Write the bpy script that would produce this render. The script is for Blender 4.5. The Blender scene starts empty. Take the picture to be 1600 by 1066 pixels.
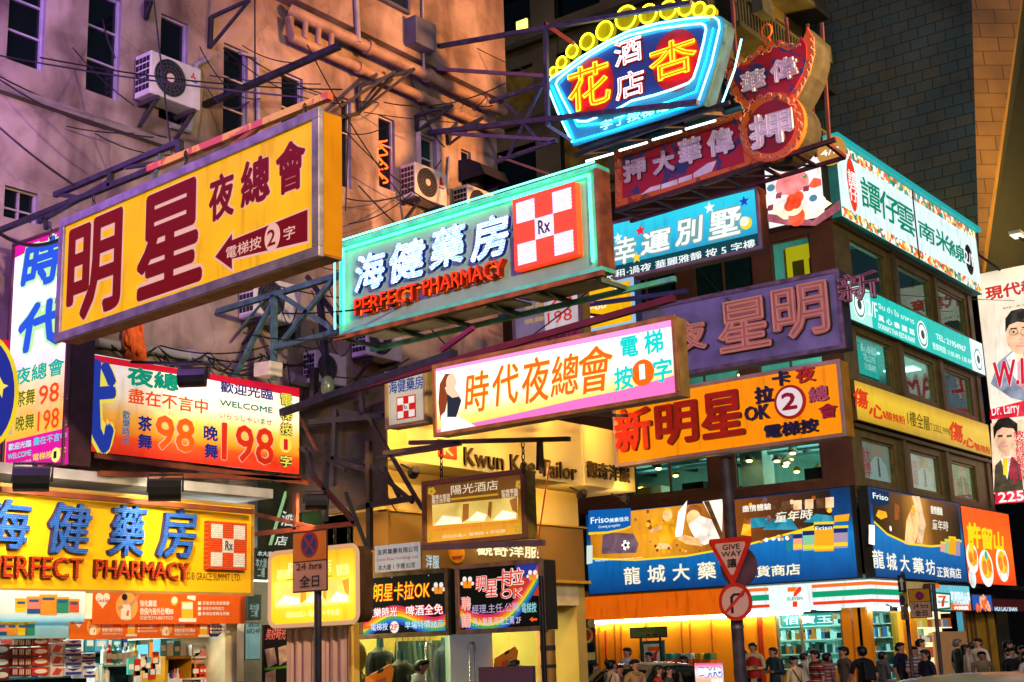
import bpy, bmesh, math, random
import numpy as np
from mathutils import Vector, Matrix
random.seed(7)
SC = bpy.context.scene
COL = SC.collection
rad = math.radians

# ------------------------------------------------------------------ camera
# World axes: x runs along the shop street, y points into the buildings, z is up (metres).
CAM = np.array([0.0, 0.0, 1.72])
F_PX, YAW, PITCH, ROLL = 2113.76, rad(36.8517), rad(13.0359), rad(-1.9812)
FW = np.array([math.cos(YAW)*math.cos(PITCH), math.sin(YAW)*math.cos(PITCH), math.sin(PITCH)])
_r = np.array([math.sin(YAW), -math.cos(YAW), 0.0]); _u = np.cross(_r, FW)
RT = math.cos(ROLL)*_r + math.sin(ROLL)*_u
UP = -math.sin(ROLL)*_r + math.cos(ROLL)*_u
cd = bpy.data.cameras.new('camera'); cam = bpy.data.objects.new('camera', cd); COL.objects.link(cam)
cd.sensor_width = 36; cd.lens = F_PX*36/1600; cd.clip_start = .1; cd.clip_end = 900
cam.matrix_world = Matrix(((RT[0], UP[0], -FW[0], CAM[0]), (RT[1], UP[1], -FW[1], CAM[1]), (RT[2], UP[2], -FW[2], CAM[2]), (0, 0, 0, 1)))
SC.camera = cam

# ------------------------------------------------------------------ dusk sky, sun, exposure
w = bpy.data.worlds.new('World'); SC.world = w; w.use_nodes = True
nt = w.node_tree; bg = nt.nodes['Background']
sky = nt.nodes.new('ShaderNodeTexSky'); sky.sky_type = 'NISHITA'; sky.sun_disc = False
sky.sun_elevation = rad(3); sky.sun_rotation = rad(200)
tint = nt.nodes.new('ShaderNodeMixRGB'); tint.blend_type = 'MULTIPLY'; tint.inputs[0].default_value = 1
tint.inputs[2].default_value = (.50, .72, 1.0, 1)
nt.links.new(sky.outputs[0], tint.inputs[1]); nt.links.new(tint.outputs[0], bg.inputs[0])
bg.inputs[1].default_value = .075
sl = bpy.data.lights.new('sun', 'SUN'); sl.energy = .42; sl.angle = rad(9); sl.color = (.70, .56, 1.0)
so = bpy.data.objects.new('sun', sl); COL.objects.link(so)
so.rotation_euler = Vector((.5, .85, -.42)).to_track_quat('-Z', 'Y').to_euler()
SC.view_settings.view_transform = 'Standard'; SC.view_settings.look = 'None'
SC.view_settings.exposure = .14; SC.view_settings.gamma = 1
SC.render.engine = 'CYCLES'
SC.cycles.use_denoising = True
SC.cycles.max_bounces = 6; SC.cycles.diffuse_bounces = 3; SC.cycles.glossy_bounces = 2; SC.cycles.transmission_bounces = 4
SC.cycles.transparent_max_bounces = 8; SC.cycles.sample_clamp_indirect = 4
SC.cycles.caustics_reflective = False; SC.cycles.caustics_refractive = False

# ------------------------------------------------------------------ helpers: placing
def ray(px, py): return FW + (px-800)/F_PX*RT - (py-533)/F_PX*UP
def onx(px, py, X): d = ray(px, py); return CAM + d*X/d[0]
def ony(px, py, Y): d = ray(px, py); return CAM + d*Y/d[1]
def dep(px, py, D): return CAM + ray(px, py)*D
def proj(P):
    v = np.asarray(P, float)-CAM; q = v@FW
    return np.array([800+F_PX*(v@RT)/q, 533-F_PX*(v@UP)/q])

class Fr:
    """an upright plane: u runs along it, v is height above P, d is the distance in front of it"""
    def __init__(s, P, ang):
        s.P = np.array(P, float); s.ang = ang
        s.e = np.array([math.cos(ang), math.sin(ang), 0]); s.n = np.array([s.e[1], -s.e[0], 0])
    def w(s, u, v, d=0): return s.P + s.e*u + s.n*d + np.array([0, 0, v])
    def uv(s, p):
        d = ray(*p); t = ((s.P-CAM)@s.n)/(d@s.n); q = CAM+d*t-s.P
        return (q@s.e, q[2])

def fit(cs, X=None, Y=None, lam=1.5):
    """upright rectangle seen at four corners; returns a frame at its lower start corner, width and height"""
    cs = np.array(cs, float)
    P = onx(*cs[0], X) if X is not None else ony(*cs[0], Y)
    a0 = -math.pi/2 if X is not None else 0.
    p = np.array([P[1] if X is not None else P[0], P[2], 0., 3., 1.])
    def rs(p):
        o = np.array([X, p[0], p[1]]) if X is not None else np.array([p[0], Y, p[1]])
        a = a0+rad(p[2]); e = np.array([math.cos(a), math.sin(a), 0])*p[3]; v = np.array([0, 0, -p[4]])
        return np.concatenate([np.ravel([proj(k) for k in (o, o+e, o+e+v, o+v)])-cs.ravel(), [p[2]*lam]])
    for i in range(40):
        r0 = rs(p); J = np.array([(rs(p+np.eye(5)[k]*1e-5)-r0)/1e-5 for k in range(5)]).T
        p = p + np.linalg.solve(J.T@J+1e-6*np.eye(5), -J.T@r0)
    o = np.array([X, p[0], p[1]-p[4]]) if X is not None else np.array([p[0], Y, p[1]-p[4]])
    return Fr(o, a0+rad(p[2])), p[3], p[4]

# ------------------------------------------------------------------ helpers: materials
def lin(h):
    if not isinstance(h, str): return tuple(h)
    h = h.lstrip('#'); c = [int(h[i:i+2], 16)/255 for i in (0, 2, 4)]
    return tuple(x/12.92 if x <= .04045 else ((x+.055)/1.055)**2.4 for x in c)
MATS = {}
def _new(key):
    m = bpy.data.materials.new(key); m.use_nodes = True; MATS[key] = m
    return m, m.node_tree, m.node_tree.nodes['Principled BSDF']
def noise(nt, scale, detail=4, coord='Object', dist=0, stretch=None):
    tc = nt.nodes.new('ShaderNodeTexCoord'); n = nt.nodes.new('ShaderNodeTexNoise')
    n.inputs['Scale'].default_value = scale; n.inputs['Detail'].default_value = detail; n.inputs['Distortion'].default_value = dist
    if stretch:
        mp = nt.nodes.new('ShaderNodeMapping'); mp.inputs['Scale'].default_value = stretch
        nt.links.new(tc.outputs[coord], mp.inputs[0]); nt.links.new(mp.outputs[0], n.inputs['Vector'])
    else: nt.links.new(tc.outputs[coord], n.inputs['Vector'])
    return n
def ramp(nt, src, stops):
    r = nt.nodes.new('ShaderNodeValToRGB'); cr = r.color_ramp
    while len(cr.elements) < len(stops): cr.elements.new(.5)
    for el, (p, c) in zip(cr.elements, stops): el.position = p; el.color = (*lin(c), 1)
    nt.links.new(src, r.inputs[0]); return r
def D(h, rough=.6, metal=0, var=.18, vs=3, bump=0, spec=.4):
    """plain surface with a little mottling and wear"""
    key = f'surface_{h}_{rough}_{metal}_{var}_{vs}_{bump}'
    if key in MATS: return MATS[key]
    m, nt, b = _new(key); c = lin(h)
    n = noise(nt, vs, 6)
    lo = tuple(max(0, x*(1-var*1.6)) for x in c); hi = tuple(min(1, x*(1+var)) for x in c)
    r = ramp(nt, n.outputs['Fac'], [(.3, lo), (.7, hi)])
    nt.links.new(r.outputs[0], b.inputs['Base Color'])
    b.inputs['Roughness'].default_value = rough; b.inputs['Metallic'].default_value = metal
    b.inputs['Specular IOR Level'].default_value = spec
    if bump:
        bp = nt.nodes.new('ShaderNodeBump'); bp.inputs['Strength'].default_value = bump; bp.inputs['Distance'].default_value = .02
        nt.links.new(n.outputs['Fac'], bp.inputs['Height']); nt.links.new(bp.outputs[0], b.inputs['Normal'])
    return m
def E(h, s=1.0, var=0, base=.18):
    """something that gives off light: lamp, tube or backlit print"""
    key = f'lit_{h}_{s}_{var}'
    if key in MATS: return MATS[key]
    m, nt, b = _new(key); c = lin(h)
    b.inputs['Base Color'].default_value = (*[x*base for x in c], 1); b.inputs['Roughness'].default_value = .45; b.inputs['Specular IOR Level'].default_value = .12
    b.inputs['Emission Color'].default_value = (*c, 1); b.inputs['Emission Strength'].default_value = s
    if var:
        n = noise(nt, 2.2, 3); mr = nt.nodes.new('ShaderNodeMapRange')
        mr.inputs['From Min'].default_value = .3; mr.inputs['From Max'].default_value = .7
        mr.inputs['To Min'].default_value = s*(1-var); mr.inputs['To Max'].default_value = s*(1+var)
        nt.links.new(n.outputs['Fac'], mr.inputs[0]); nt.links.new(mr.outputs[0], b.inputs['Emission Strength'])
        grime(nt, b, c)
    return m
def grime(nt, b, c=None, src=None):
    """dust and rain streaks that stay on a plastic sign face"""
    n = noise(nt, 3.5, 8, stretch=(2.4, 2.4, .35), dist=.4); r = ramp(nt, n.outputs['Fac'], [(.30, (.52, .46, .40)), (.47, (1, 1, 1))])
    mx = nt.nodes.new('ShaderNodeMixRGB'); mx.blend_type = 'MULTIPLY'; mx.inputs[0].default_value = .55
    if src is None: mx.inputs[1].default_value = (*c, 1)
    else: nt.links.new(src, mx.inputs[1])
    nt.links.new(r.outputs[0], mx.inputs[2]); nt.links.new(mx.outputs[0], b.inputs['Emission Color'])
def PR(h, s=.9, k=2.6):
    """ink of a photographic print on a backlit sheet: uneven, never one flat tone"""
    key = f'print_{h}_{s}'
    if key in MATS: return MATS[key]
    m, nt, b = _new(key); c = lin(h); n = noise(nt, k, 2, dist=.5)
    r = ramp(nt, n.outputs['Fac'], [(.25, tuple(x*.5 for x in c)), (.5, c), (.75, tuple(min(1, x*1.2+.05) for x in c))])
    nt.links.new(r.outputs[0], b.inputs['Base Color']); nt.links.new(r.outputs[0], b.inputs['Emission Color']); b.inputs['Emission Strength'].default_value = s; b.inputs['Roughness'].default_value = .35
    return m
def G(key, stops, s=1.0, axis=2, var=.12):
    """backlit print whose ink runs through several colours"""
    if key in MATS: return MATS[key]
    m, nt, b = _new(key)
    tc = nt.nodes.new('ShaderNodeTexCoord'); sp = nt.nodes.new('ShaderNodeSeparateXYZ')
    nt.links.new(tc.outputs['Generated'], sp.inputs[0])
    r = ramp(nt, sp.outputs[axis], stops)
    nt.links.new(r.outputs[0], b.inputs['Base Color']); nt.links.new(r.outputs[0], b.inputs['Emission Color'])
    b.inputs['Roughness'].default_value = .35
    n = noise(nt, 2.5, 3); mr = nt.nodes.new('ShaderNodeMapRange')
    mr.inputs['From Min'].default_value = .3; mr.inputs['From Max'].default_value = .7
    mr.inputs['To Min'].default_value = s*(1-var); mr.inputs['To Max'].default_value = s*(1+var)
    nt.links.new(n.outputs['Fac'], mr.inputs[0]); nt.links.new(mr.outputs[0], b.inputs['Emission Strength'])
    grime(nt, b, src=r.outputs[0])
    return m
def bricks(key, c1, c2, cm, scale, bw=.5, rh=.25, s=0, rough=.6, mortar=.02, face='y', bump=.4, dirt=None):
    if key in MATS: return MATS[key]
    m, nt, b = _new(key)
    tc = nt.nodes.new('ShaderNodeTexCoord'); sp = nt.nodes.new('ShaderNodeSeparateXYZ'); mp = nt.nodes.new('ShaderNodeCombineXYZ'); br = nt.nodes.new('ShaderNodeTexBrick')
    nt.links.new(tc.outputs['Object'], sp.inputs[0]); ax = {'x': (1, 2), 'y': (0, 2), 'z': (0, 1)}[face]
    nt.links.new(sp.outputs[ax[0]], mp.inputs[0]); nt.links.new(sp.outputs[ax[1]], mp.inputs[1]); nt.links.new(mp.outputs[0], br.inputs[0])
    for k, c in (('Color1', c1), ('Color2', c2), ('Mortar', cm)): br.inputs[k].default_value = (*lin(c), 1)
    br.inputs['Scale'].default_value = scale; br.inputs['Brick Width'].default_value = bw; br.inputs['Row Height'].default_value = rh
    br.inputs['Mortar Size'].default_value = mortar
    out = br.outputs[0]
    if dirt:
        n = noise(nt, dirt, 5); mx = nt.nodes.new('ShaderNodeMixRGB'); mx.blend_type = 'MULTIPLY'; mx.inputs[0].default_value = .75
        r = ramp(nt, n.outputs['Fac'], [(.3, (.25, .25, .25)), (.7, (1, 1, 1))])
        nt.links.new(out, mx.inputs[1]); nt.links.new(r.outputs[0], mx.inputs[2]); out = mx.outputs[0]
    nt.links.new(out, b.inputs['Base Color'])
    b.inputs['Roughness'].default_value = rough
    if s: nt.links.new(out, b.inputs['Emission Color']); b.inputs['Emission Strength'].default_value = s
    elif bump:
        bp = nt.nodes.new('ShaderNodeBump'); bp.inputs['Strength'].default_value = bump; bp.inputs['Distance'].default_value = .02; bp.invert = True
        nt.links.new(br.outputs['Fac'], bp.inputs['Height']); nt.links.new(bp.outputs[0], b.inputs['Normal'])
    return m
def plaster(key, c, stain, scale=.8):
    """old painted render: broad patches, fine grain, vertical rain streaks"""
    if key in MATS: return MATS[key]
    m, nt, b = _new(key)
    n1 = noise(nt, scale, 8, dist=.6); r1 = ramp(nt, n1.outputs['Fac'], [(.32, stain), (.6, c)])
    n2 = noise(nt, 1.6, 6, stretch=(1.6, 1.6, .3)); r2 = ramp(nt, n2.outputs['Fac'], [(.33, (.5, .44, .42)), (.5, (1, 1, 1))])
    mx = nt.nodes.new('ShaderNodeMixRGB'); mx.blend_type = 'MULTIPLY'; mx.inputs[0].default_value = .8
    nt.links.new(r1.outputs[0], mx.inputs[1]); nt.links.new(r2.outputs[0], mx.inputs[2])
    n4 = noise(nt, 1.3, 12, dist=.7); r4 = ramp(nt, n4.outputs['Fac'], [(.30, (.26, .22, .20)), (.47, (.74, .70, .68)), (.62, (1, 1, 1))])
    m4 = nt.nodes.new('ShaderNodeMixRGB'); m4.blend_type = 'MULTIPLY'; m4.inputs[0].default_value = .75
    nt.links.new(mx.outputs[0], m4.inputs[1]); nt.links.new(r4.outputs[0], m4.inputs[2])
    nt.links.new(m4.outputs[0], b.inputs['Base Color']); b.inputs['Roughness'].default_value = .85
    tv = nt.nodes.new('ShaderNodeTexCoord'); nv_ = noise(nt, 3, 4); vo = nt.nodes.new('ShaderNodeTexVoronoi'); vo.feature = 'DISTANCE_TO_EDGE'; vo.inputs['Scale'].default_value = .55
    av = nt.nodes.new('ShaderNodeMixRGB'); av.blend_type = 'ADD'; av.inputs[0].default_value = .5; nt.links.new(tv.outputs['Object'], av.inputs[1]); nt.links.new(nv_.outputs['Color'], av.inputs[2]); nt.links.new(av.outputs[0], vo.inputs['Vector'])
    r5 = ramp(nt, vo.outputs['Distance'], [(.004, (.34, .30, .28)), (.012, (1, 1, 1))]); m5 = nt.nodes.new('ShaderNodeMixRGB'); m5.blend_type = 'MULTIPLY'; m5.inputs[0].default_value = .28
    nt.links.new(m4.outputs[0], m5.inputs[1]); nt.links.new(r5.outputs[0], m5.inputs[2]); nt.links.new(m5.outputs[0], b.inputs['Base Color'])
    n3 = noise(nt, 14, 6); bp = nt.nodes.new('ShaderNodeBump'); bp.inputs['Strength'].default_value = .35; bp.inputs['Distance'].default_value = .02
    nt.links.new(n3.outputs['Fac'], bp.inputs['Height']); nt.links.new(bp.outputs[0], b.inputs['Normal'])
    return m
def peeling(key, c1, c2, thr=.5, scale=3, rough=.6):
    """old paint flaked off in patches over another colour"""
    if key in MATS: return MATS[key]
    m, nt, b = _new(key); n = noise(nt, scale, 8, dist=.8)
    r = ramp(nt, n.outputs['Fac'], [(thr-.02, c1), (thr+.02, c2)])
    nt.links.new(r.outputs[0], b.inputs['Base Color']); b.inputs['Roughness'].default_value = rough
    return m
def confetti(key, cols, scale, s):
    """printed pattern of small coloured scraps"""
    m, nt, b = _new(key)
    tc = nt.nodes.new('ShaderNodeTexCoord'); v = nt.nodes.new('ShaderNodeTexVoronoi'); v.inputs['Scale'].default_value = scale
    nt.links.new(tc.outputs['Object'], v.inputs['Vector']); sp = nt.nodes.new('ShaderNodeSeparateXYZ'); nt.links.new(v.outputs['Color'], sp.inputs[0])
    r = ramp(nt, sp.outputs[0], [(i/len(cols), c) for i, c in enumerate(cols)]); r.color_ramp.interpolation = 'CONSTANT'
    nt.links.new(r.outputs[0], b.inputs['Base Color']); nt.links.new(r.outputs[0], b.inputs['Emission Color']); b.inputs['Emission Strength'].default_value = s
    return m
def glass(key='window_glass', tintc=(.75, .9, .88), refl=.12):
    if key in MATS: return MATS[key]
    m, nt, b = _new(key); nt.nodes.remove(b); out = nt.nodes['Material Output']
    t = nt.nodes.new('ShaderNodeBsdfTransparent'); t.inputs[0].default_value = (*tintc, 1)
    g = nt.nodes.new('ShaderNodeBsdfGlossy'); g.inputs['Roughness'].default_value = .03
    lw = nt.nodes.new('ShaderNodeLayerWeight'); lw.inputs[0].default_value = .25
    ad = nt.nodes.new('ShaderNodeMath'); ad.operation = 'MULTIPLY'; ad.inputs[1].default_value = refl*3; ad.use_clamp = True
    nt.links.new(lw.outputs['Fresnel'], ad.inputs[0])
    mx = nt.nodes.new('ShaderNodeMixShader'); nt.links.new(ad.outputs[0], mx.inputs[0])
    nt.links.new(t.outputs[0], mx.inputs[1]); nt.links.new(g.outputs[0], mx.inputs[2]); nt.links.new(mx.outputs[0], out.inputs[0])
    return m

# ------------------------------------------------------------------ helpers: objects
ROOT = {}
def thing(name, label, cat, P, ang=0, group=None):
    o = bpy.data.objects.new(name, None); COL.objects.link(o); o.empty_display_size = .2
    o.location = [float(x) for x in P]; o.rotation_euler = (0, 0, ang); o['label'] = label; o['category'] = cat
    if group: o['group'] = group
    ROOT[o.name] = Matrix.Translation(Vector([float(x) for x in P])) @ Matrix.Rotation(ang, 4, 'Z')
    return o
class MB:
    def __init__(s): s.v = []; s.f = []; s.m = []
    def add(s, vs, fs, mi=0):
        k = len(s.v); s.v += [tuple(float(c) for c in x) for x in vs]; s.f += [tuple(k+i for i in f) for f in fs]; s.m += [mi]*len(fs); return s
    def hexa(s, a, mi=0): return s.add(a, [(0, 3, 2, 1), (4, 5, 6, 7), (0, 1, 5, 4), (1, 2, 6, 5), (2, 3, 7, 6), (3, 0, 4, 7)], mi)
    def box(s, p, q, mi=0):
        (a, b, c), (x, y, z) = [min(i, j) for i, j in zip(p, q)], [max(i, j) for i, j in zip(p, q)]
        return s.hexa([(a, b, c), (x, b, c), (x, y, c), (a, y, c), (a, b, z), (x, b, z), (x, y, z), (a, y, z)], mi)
    def fbox(s, F, u0, v0, u1, v1, d0, d1, mi=0):
        u0, u1 = sorted((u0, u1)); v0, v1 = sorted((v0, v1)); d0, d1 = sorted((d0, d1))
        return s.hexa([F.w(u0, v0, d1), F.w(u1, v0, d1), F.w(u1, v0, d0), F.w(u0, v0, d0), F.w(u0, v1, d1), F.w(u1, v1, d1), F.w(u1, v1, d0), F.w(u0, v1, d0)], mi)
    def prism(s, F, pts, d0, d1, mi=0):
        a = sum(pts[i][0]*pts[(i+1) % len(pts)][1]-pts[(i+1) % len(pts)][0]*pts[i][1] for i in range(len(pts)))
        if a < 0: pts = pts[::-1]
        n = len(pts); d0, d1 = sorted((d0, d1))
        vs = [F.w(u, v, d1) for u, v in pts]+[F.w(u, v, d0) for u, v in pts]
        return s.add(vs, [tuple(range(n)), tuple(range(2*n-1, n-1, -1))]+[(i, n+i, n+(i+1) % n, (i+1) % n) for i in range(n)], mi)
    def bar(s, a, b, w=.05, h=None, mi=0):
        a, b = Vector([float(x) for x in a]), Vector([float(x) for x in b]); d = (b-a).normalized(); h = h or w
        up = Vector((0, 0, 1)) if abs(d.z) < .95 else Vector((1, 0, 0))
        x = d.cross(up).normalized()*w/2; y = x.cross(d).normalized()*h/2
        return s.hexa([a-x-y, a+x-y, a+x+y, a-x+y, b-x-y, b+x-y, b+x+y, b-x+y], mi)
    def tube(s, pts, r=.02, n=6, mi=0, closed=False):
        P = [Vector([float(x) for x in p]) for p in pts]; k = len(P); rings = []; nrm = None
        for i, p in enumerate(P):
            a = P[i-1] if (i or closed) else p; b = P[(i+1) % k] if (i < k-1 or closed) else p
            d = (b-a).normalized() if (b-a).length > 1e-9 else Vector((0, 0, 1))
            if nrm is None:
                nrm = d.orthogonal().normalized()
            nrm = (nrm-d*nrm.dot(d)); nrm = nrm.normalized() if nrm.length > 1e-6 else d.orthogonal().normalized()
            c = d.cross(nrm); rr = r[i] if isinstance(r, (list, tuple)) else r
            rings.append([p+(nrm*math.cos(t*2*math.pi/n)+c*math.sin(t*2*math.pi/n))*rr for t in range(n)])
        vs = [q for g in rings for q in g]; fs = []
        for i in range(k if closed else k-1):
            j = (i+1) % k
            fs += [(i*n+t, i*n+(t+1) % n, j*n+(t+1) % n, j*n+t) for t in range(n)]
        if not closed: fs += [tuple(range(n-1, -1, -1)), tuple((k-1)*n+t for t in range(n))]
        return s.add(vs, fs, mi)
    def lathe(s, c, prof, n=12, mi=0, ax=2, sx=1, sy=1):
        """profile of (radius, height) turned about an axis through c"""
        vs = []
        for r, h in prof:
            for t in range(n):
                a, b = r*math.cos(2*math.pi*t/n)*sx, r*math.sin(2*math.pi*t/n)*sy
                vs.append({2: (c[0]+a, c[1]+b, c[2]+h), 1: (c[0]+a, c[1]-h, c[2]+b), 0: (c[0]-h, c[1]-a, c[2]+b)}[ax])
        k = len(prof); fs = [(i*n+t, i*n+(t+1) % n, (i+1)*n+(t+1) % n, (i+1)*n+t) for i in range(k-1) for t in range(n)]
        fs += [tuple(range(n-1, -1, -1)), tuple((k-1)*n+t for t in range(n))]
        return s.add(vs, fs, mi)
    def ell(s, c, rx, ry, rz, n=10, k=6, mi=0):
        return s.lathe(c, [(max(.02, math.sin(math.pi*i/k))*1, -math.cos(math.pi*i/k)*rz) for i in range(k+1)], n, mi, 2, rx, ry)
    def build(s, name, mats, parent=None, smooth=False, bevel=0):
        me = bpy.data.meshes.new(name); vs = s.v
        o = bpy.data.objects.new(name, me); COL.objects.link(o)
        if parent is not None:
            Mx = ROOT[parent.name]; o.parent = parent; ROOT[o.name] = Mx; iv = Mx.inverted()
            vs = [iv @ Vector(x) for x in vs]
        me.from_pydata([tuple(x) for x in vs], [], s.f)
        for m in (mats if isinstance(mats, (list, tuple)) else [mats]): me.materials.append(m)
        me.polygons.foreach_set('material_index', s.m)
        if smooth:
            me.polygons.foreach_set('use_smooth', [True]*len(s.f)); 
            try: me.set_sharp_from_angle(angle=rad(40))
            except Exception: pass
        me.update()
        if bevel:
            b = o.modifiers.new('bevel', 'BEVEL'); b.width = bevel; b.segments = 2; b.limit_method = 'ANGLE'
        return o
def tag(o, label, cat, group=None):
    o['label'] = label; o['category'] = cat
    if group: o['group'] = group
    return o
def struct(name, mb, mats, kind='structure'):
    o = mb.build(name, mats); o['kind'] = kind; return o
def centre(o):
    """move a single-mesh thing's origin to the bottom of its mesh"""
    me = o.data; n = len(me.vertices); a = np.empty(n*3, np.float32); me.vertices.foreach_get('co', a); a = a.reshape(-1, 3)
    c = np.array([(a[:, 0].min()+a[:, 0].max())/2, (a[:, 1].min()+a[:, 1].max())/2, a[:, 2].min()], np.float32)
    a -= c; me.vertices.foreach_set('co', a.ravel()); o.location = [float(x) for x in c]; me.update(); return o
def wall(mb, F, u0, u1, v0, v1, holes, depth=.25, mi=0, mr=None):
    """an upright sheet of wall with rectangular openings and their reveals"""
    us = sorted({u0, u1, *[c for h in holes for c in (h[0], h[2])]}); vs = sorted({v0, v1, *[c for h in holes for c in (h[1], h[3])]})
    us = [c for c in us if u0 <= c <= u1]; vs = [c for c in vs if v0 <= c <= v1]
    for i in range(len(us)-1):
        for j in range(len(vs)-1):
            mu, mv = (us[i]+us[i+1])/2, (vs[j]+vs[j+1])/2
            if any(h[0] < mu < h[2] and h[1] < mv < h[3] for h in holes): continue
            mb.add([F.w(us[i], vs[j]), F.w(us[i+1], vs[j]), F.w(us[i+1], vs[j+1]), F.w(us[i], vs[j+1])], [(0, 1, 2, 3)], mi)
    for a, b, c, e in holes:
        q = [(a, b), (c, b), (c, e), (a, e)]
        for k in range(4):
            p, r = q[k], q[(k+1) % 4]
            mb.add([F.w(*p, 0), F.w(*r, 0), F.w(*r, -depth), F.w(*p, -depth)], [(0, 3, 2, 1)], mi if mr is None else mr)
def copy_tree(o, parent=None):
    c = o.copy(); COL.objects.link(c)
    if parent is not None: c.parent = parent
    for ch in list(o.children): copy_tree(ch, c)
    return c

# ------------------------------------------------------------------ helpers: lettering
TXT = {}
def text_mesh(body, bold=0, shear=0, tube=0, res=2):
    key = (body, bold, shear, tube)
    if key in TXT: return TXT[key]
    cu = bpy.data.curves.new('lettering', 'FONT'); cu.body = body; cu.resolution_u = res; cu.shear = shear
    cu.space_line = .92; cu.align_x = 'CENTER' if '\n' in body else 'LEFT'
    if tube: cu.fill_mode = 'NONE'; cu.bevel_depth = tube; cu.bevel_resolution = 0
    else: cu.extrude = .05
    o = bpy.data.objects.new('lettering', cu); COL.objects.link(o)
    dg = bpy.context.evaluated_depsgraph_get(); me = bpy.data.meshes.new_from_object(o.evaluated_get(dg), depsgraph=dg)
    n = len(me.vertices); a = np.empty(n*3); me.vertices.foreach_get('co', a); a = a.reshape(-1, 3)
    fs = [tuple(p.vertices) for p in me.polygons]
    bpy.data.objects.remove(o); bpy.data.curves.remove(cu); bpy.data.meshes.remove(me)
    TXT[key] = (a, fs); return TXT[key]
def put_text(mb, F, body, lb, rt, d=.01, ext=.006, bold=0, shear=0, tube=0, mi=0, mi_side=None):
    """set lettering into the box from lb (u, v of its low start corner) to rt (high end corner)"""
    (u0, v0), (u1, v1) = lb, rt
    n = max(1, max(len(x) for x in body.split('\n'))); cw = abs(u1-u0)/n
    a, fs = text_mesh(body, 0, shear, (tube/max(cw, 1e-6)) if tube else 0)
    lo, hi = a.min(0), a.max(0); sp = np.maximum(hi-lo, 1e-6)
    q = (a-lo)/sp
    if tube: d0 = d; ext = tube*2
    side = [max(z)-min(z) > .5 for z in ([q[j][2] for j in f] for f in fs)]
    if not tube and mi_side is None: fs = [f for f, s_ in zip(fs, side) if not s_ and q[f[0]][2] > .5]
    # heavier weights: the same glyphs again, shifted a hair sideways and forward
    g = bold*cw; sh = [(0, 0)] if (tube or g <= 0) else [(-.9, -.7), (.9, -.7), (-.9, .7), (.9, .7), (0, 0)] if bold < .03 else [(-1, 0), (1, 0), (0, -1), (0, 1), (-.7, -.7), (.7, -.7), (-.7, .7), (.7, .7), (0, 0)]
    if tube: g = 0
    for k, (a_, b_) in enumerate(sh):
        mb.add([F.w(u0+g+(u1-u0-2*g)*x[0]+g*a_, v0+g+(v1-v0-2*g)*x[1]+g*b_, d+ext*x[2]+k*.0002) for x in q], fs, mi)
        if mi_side is not None:
            for i, s_ in enumerate(side):
                if s_: mb.m[len(mb.m)-len(fs)+i] = mi_side
    return mb

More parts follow.
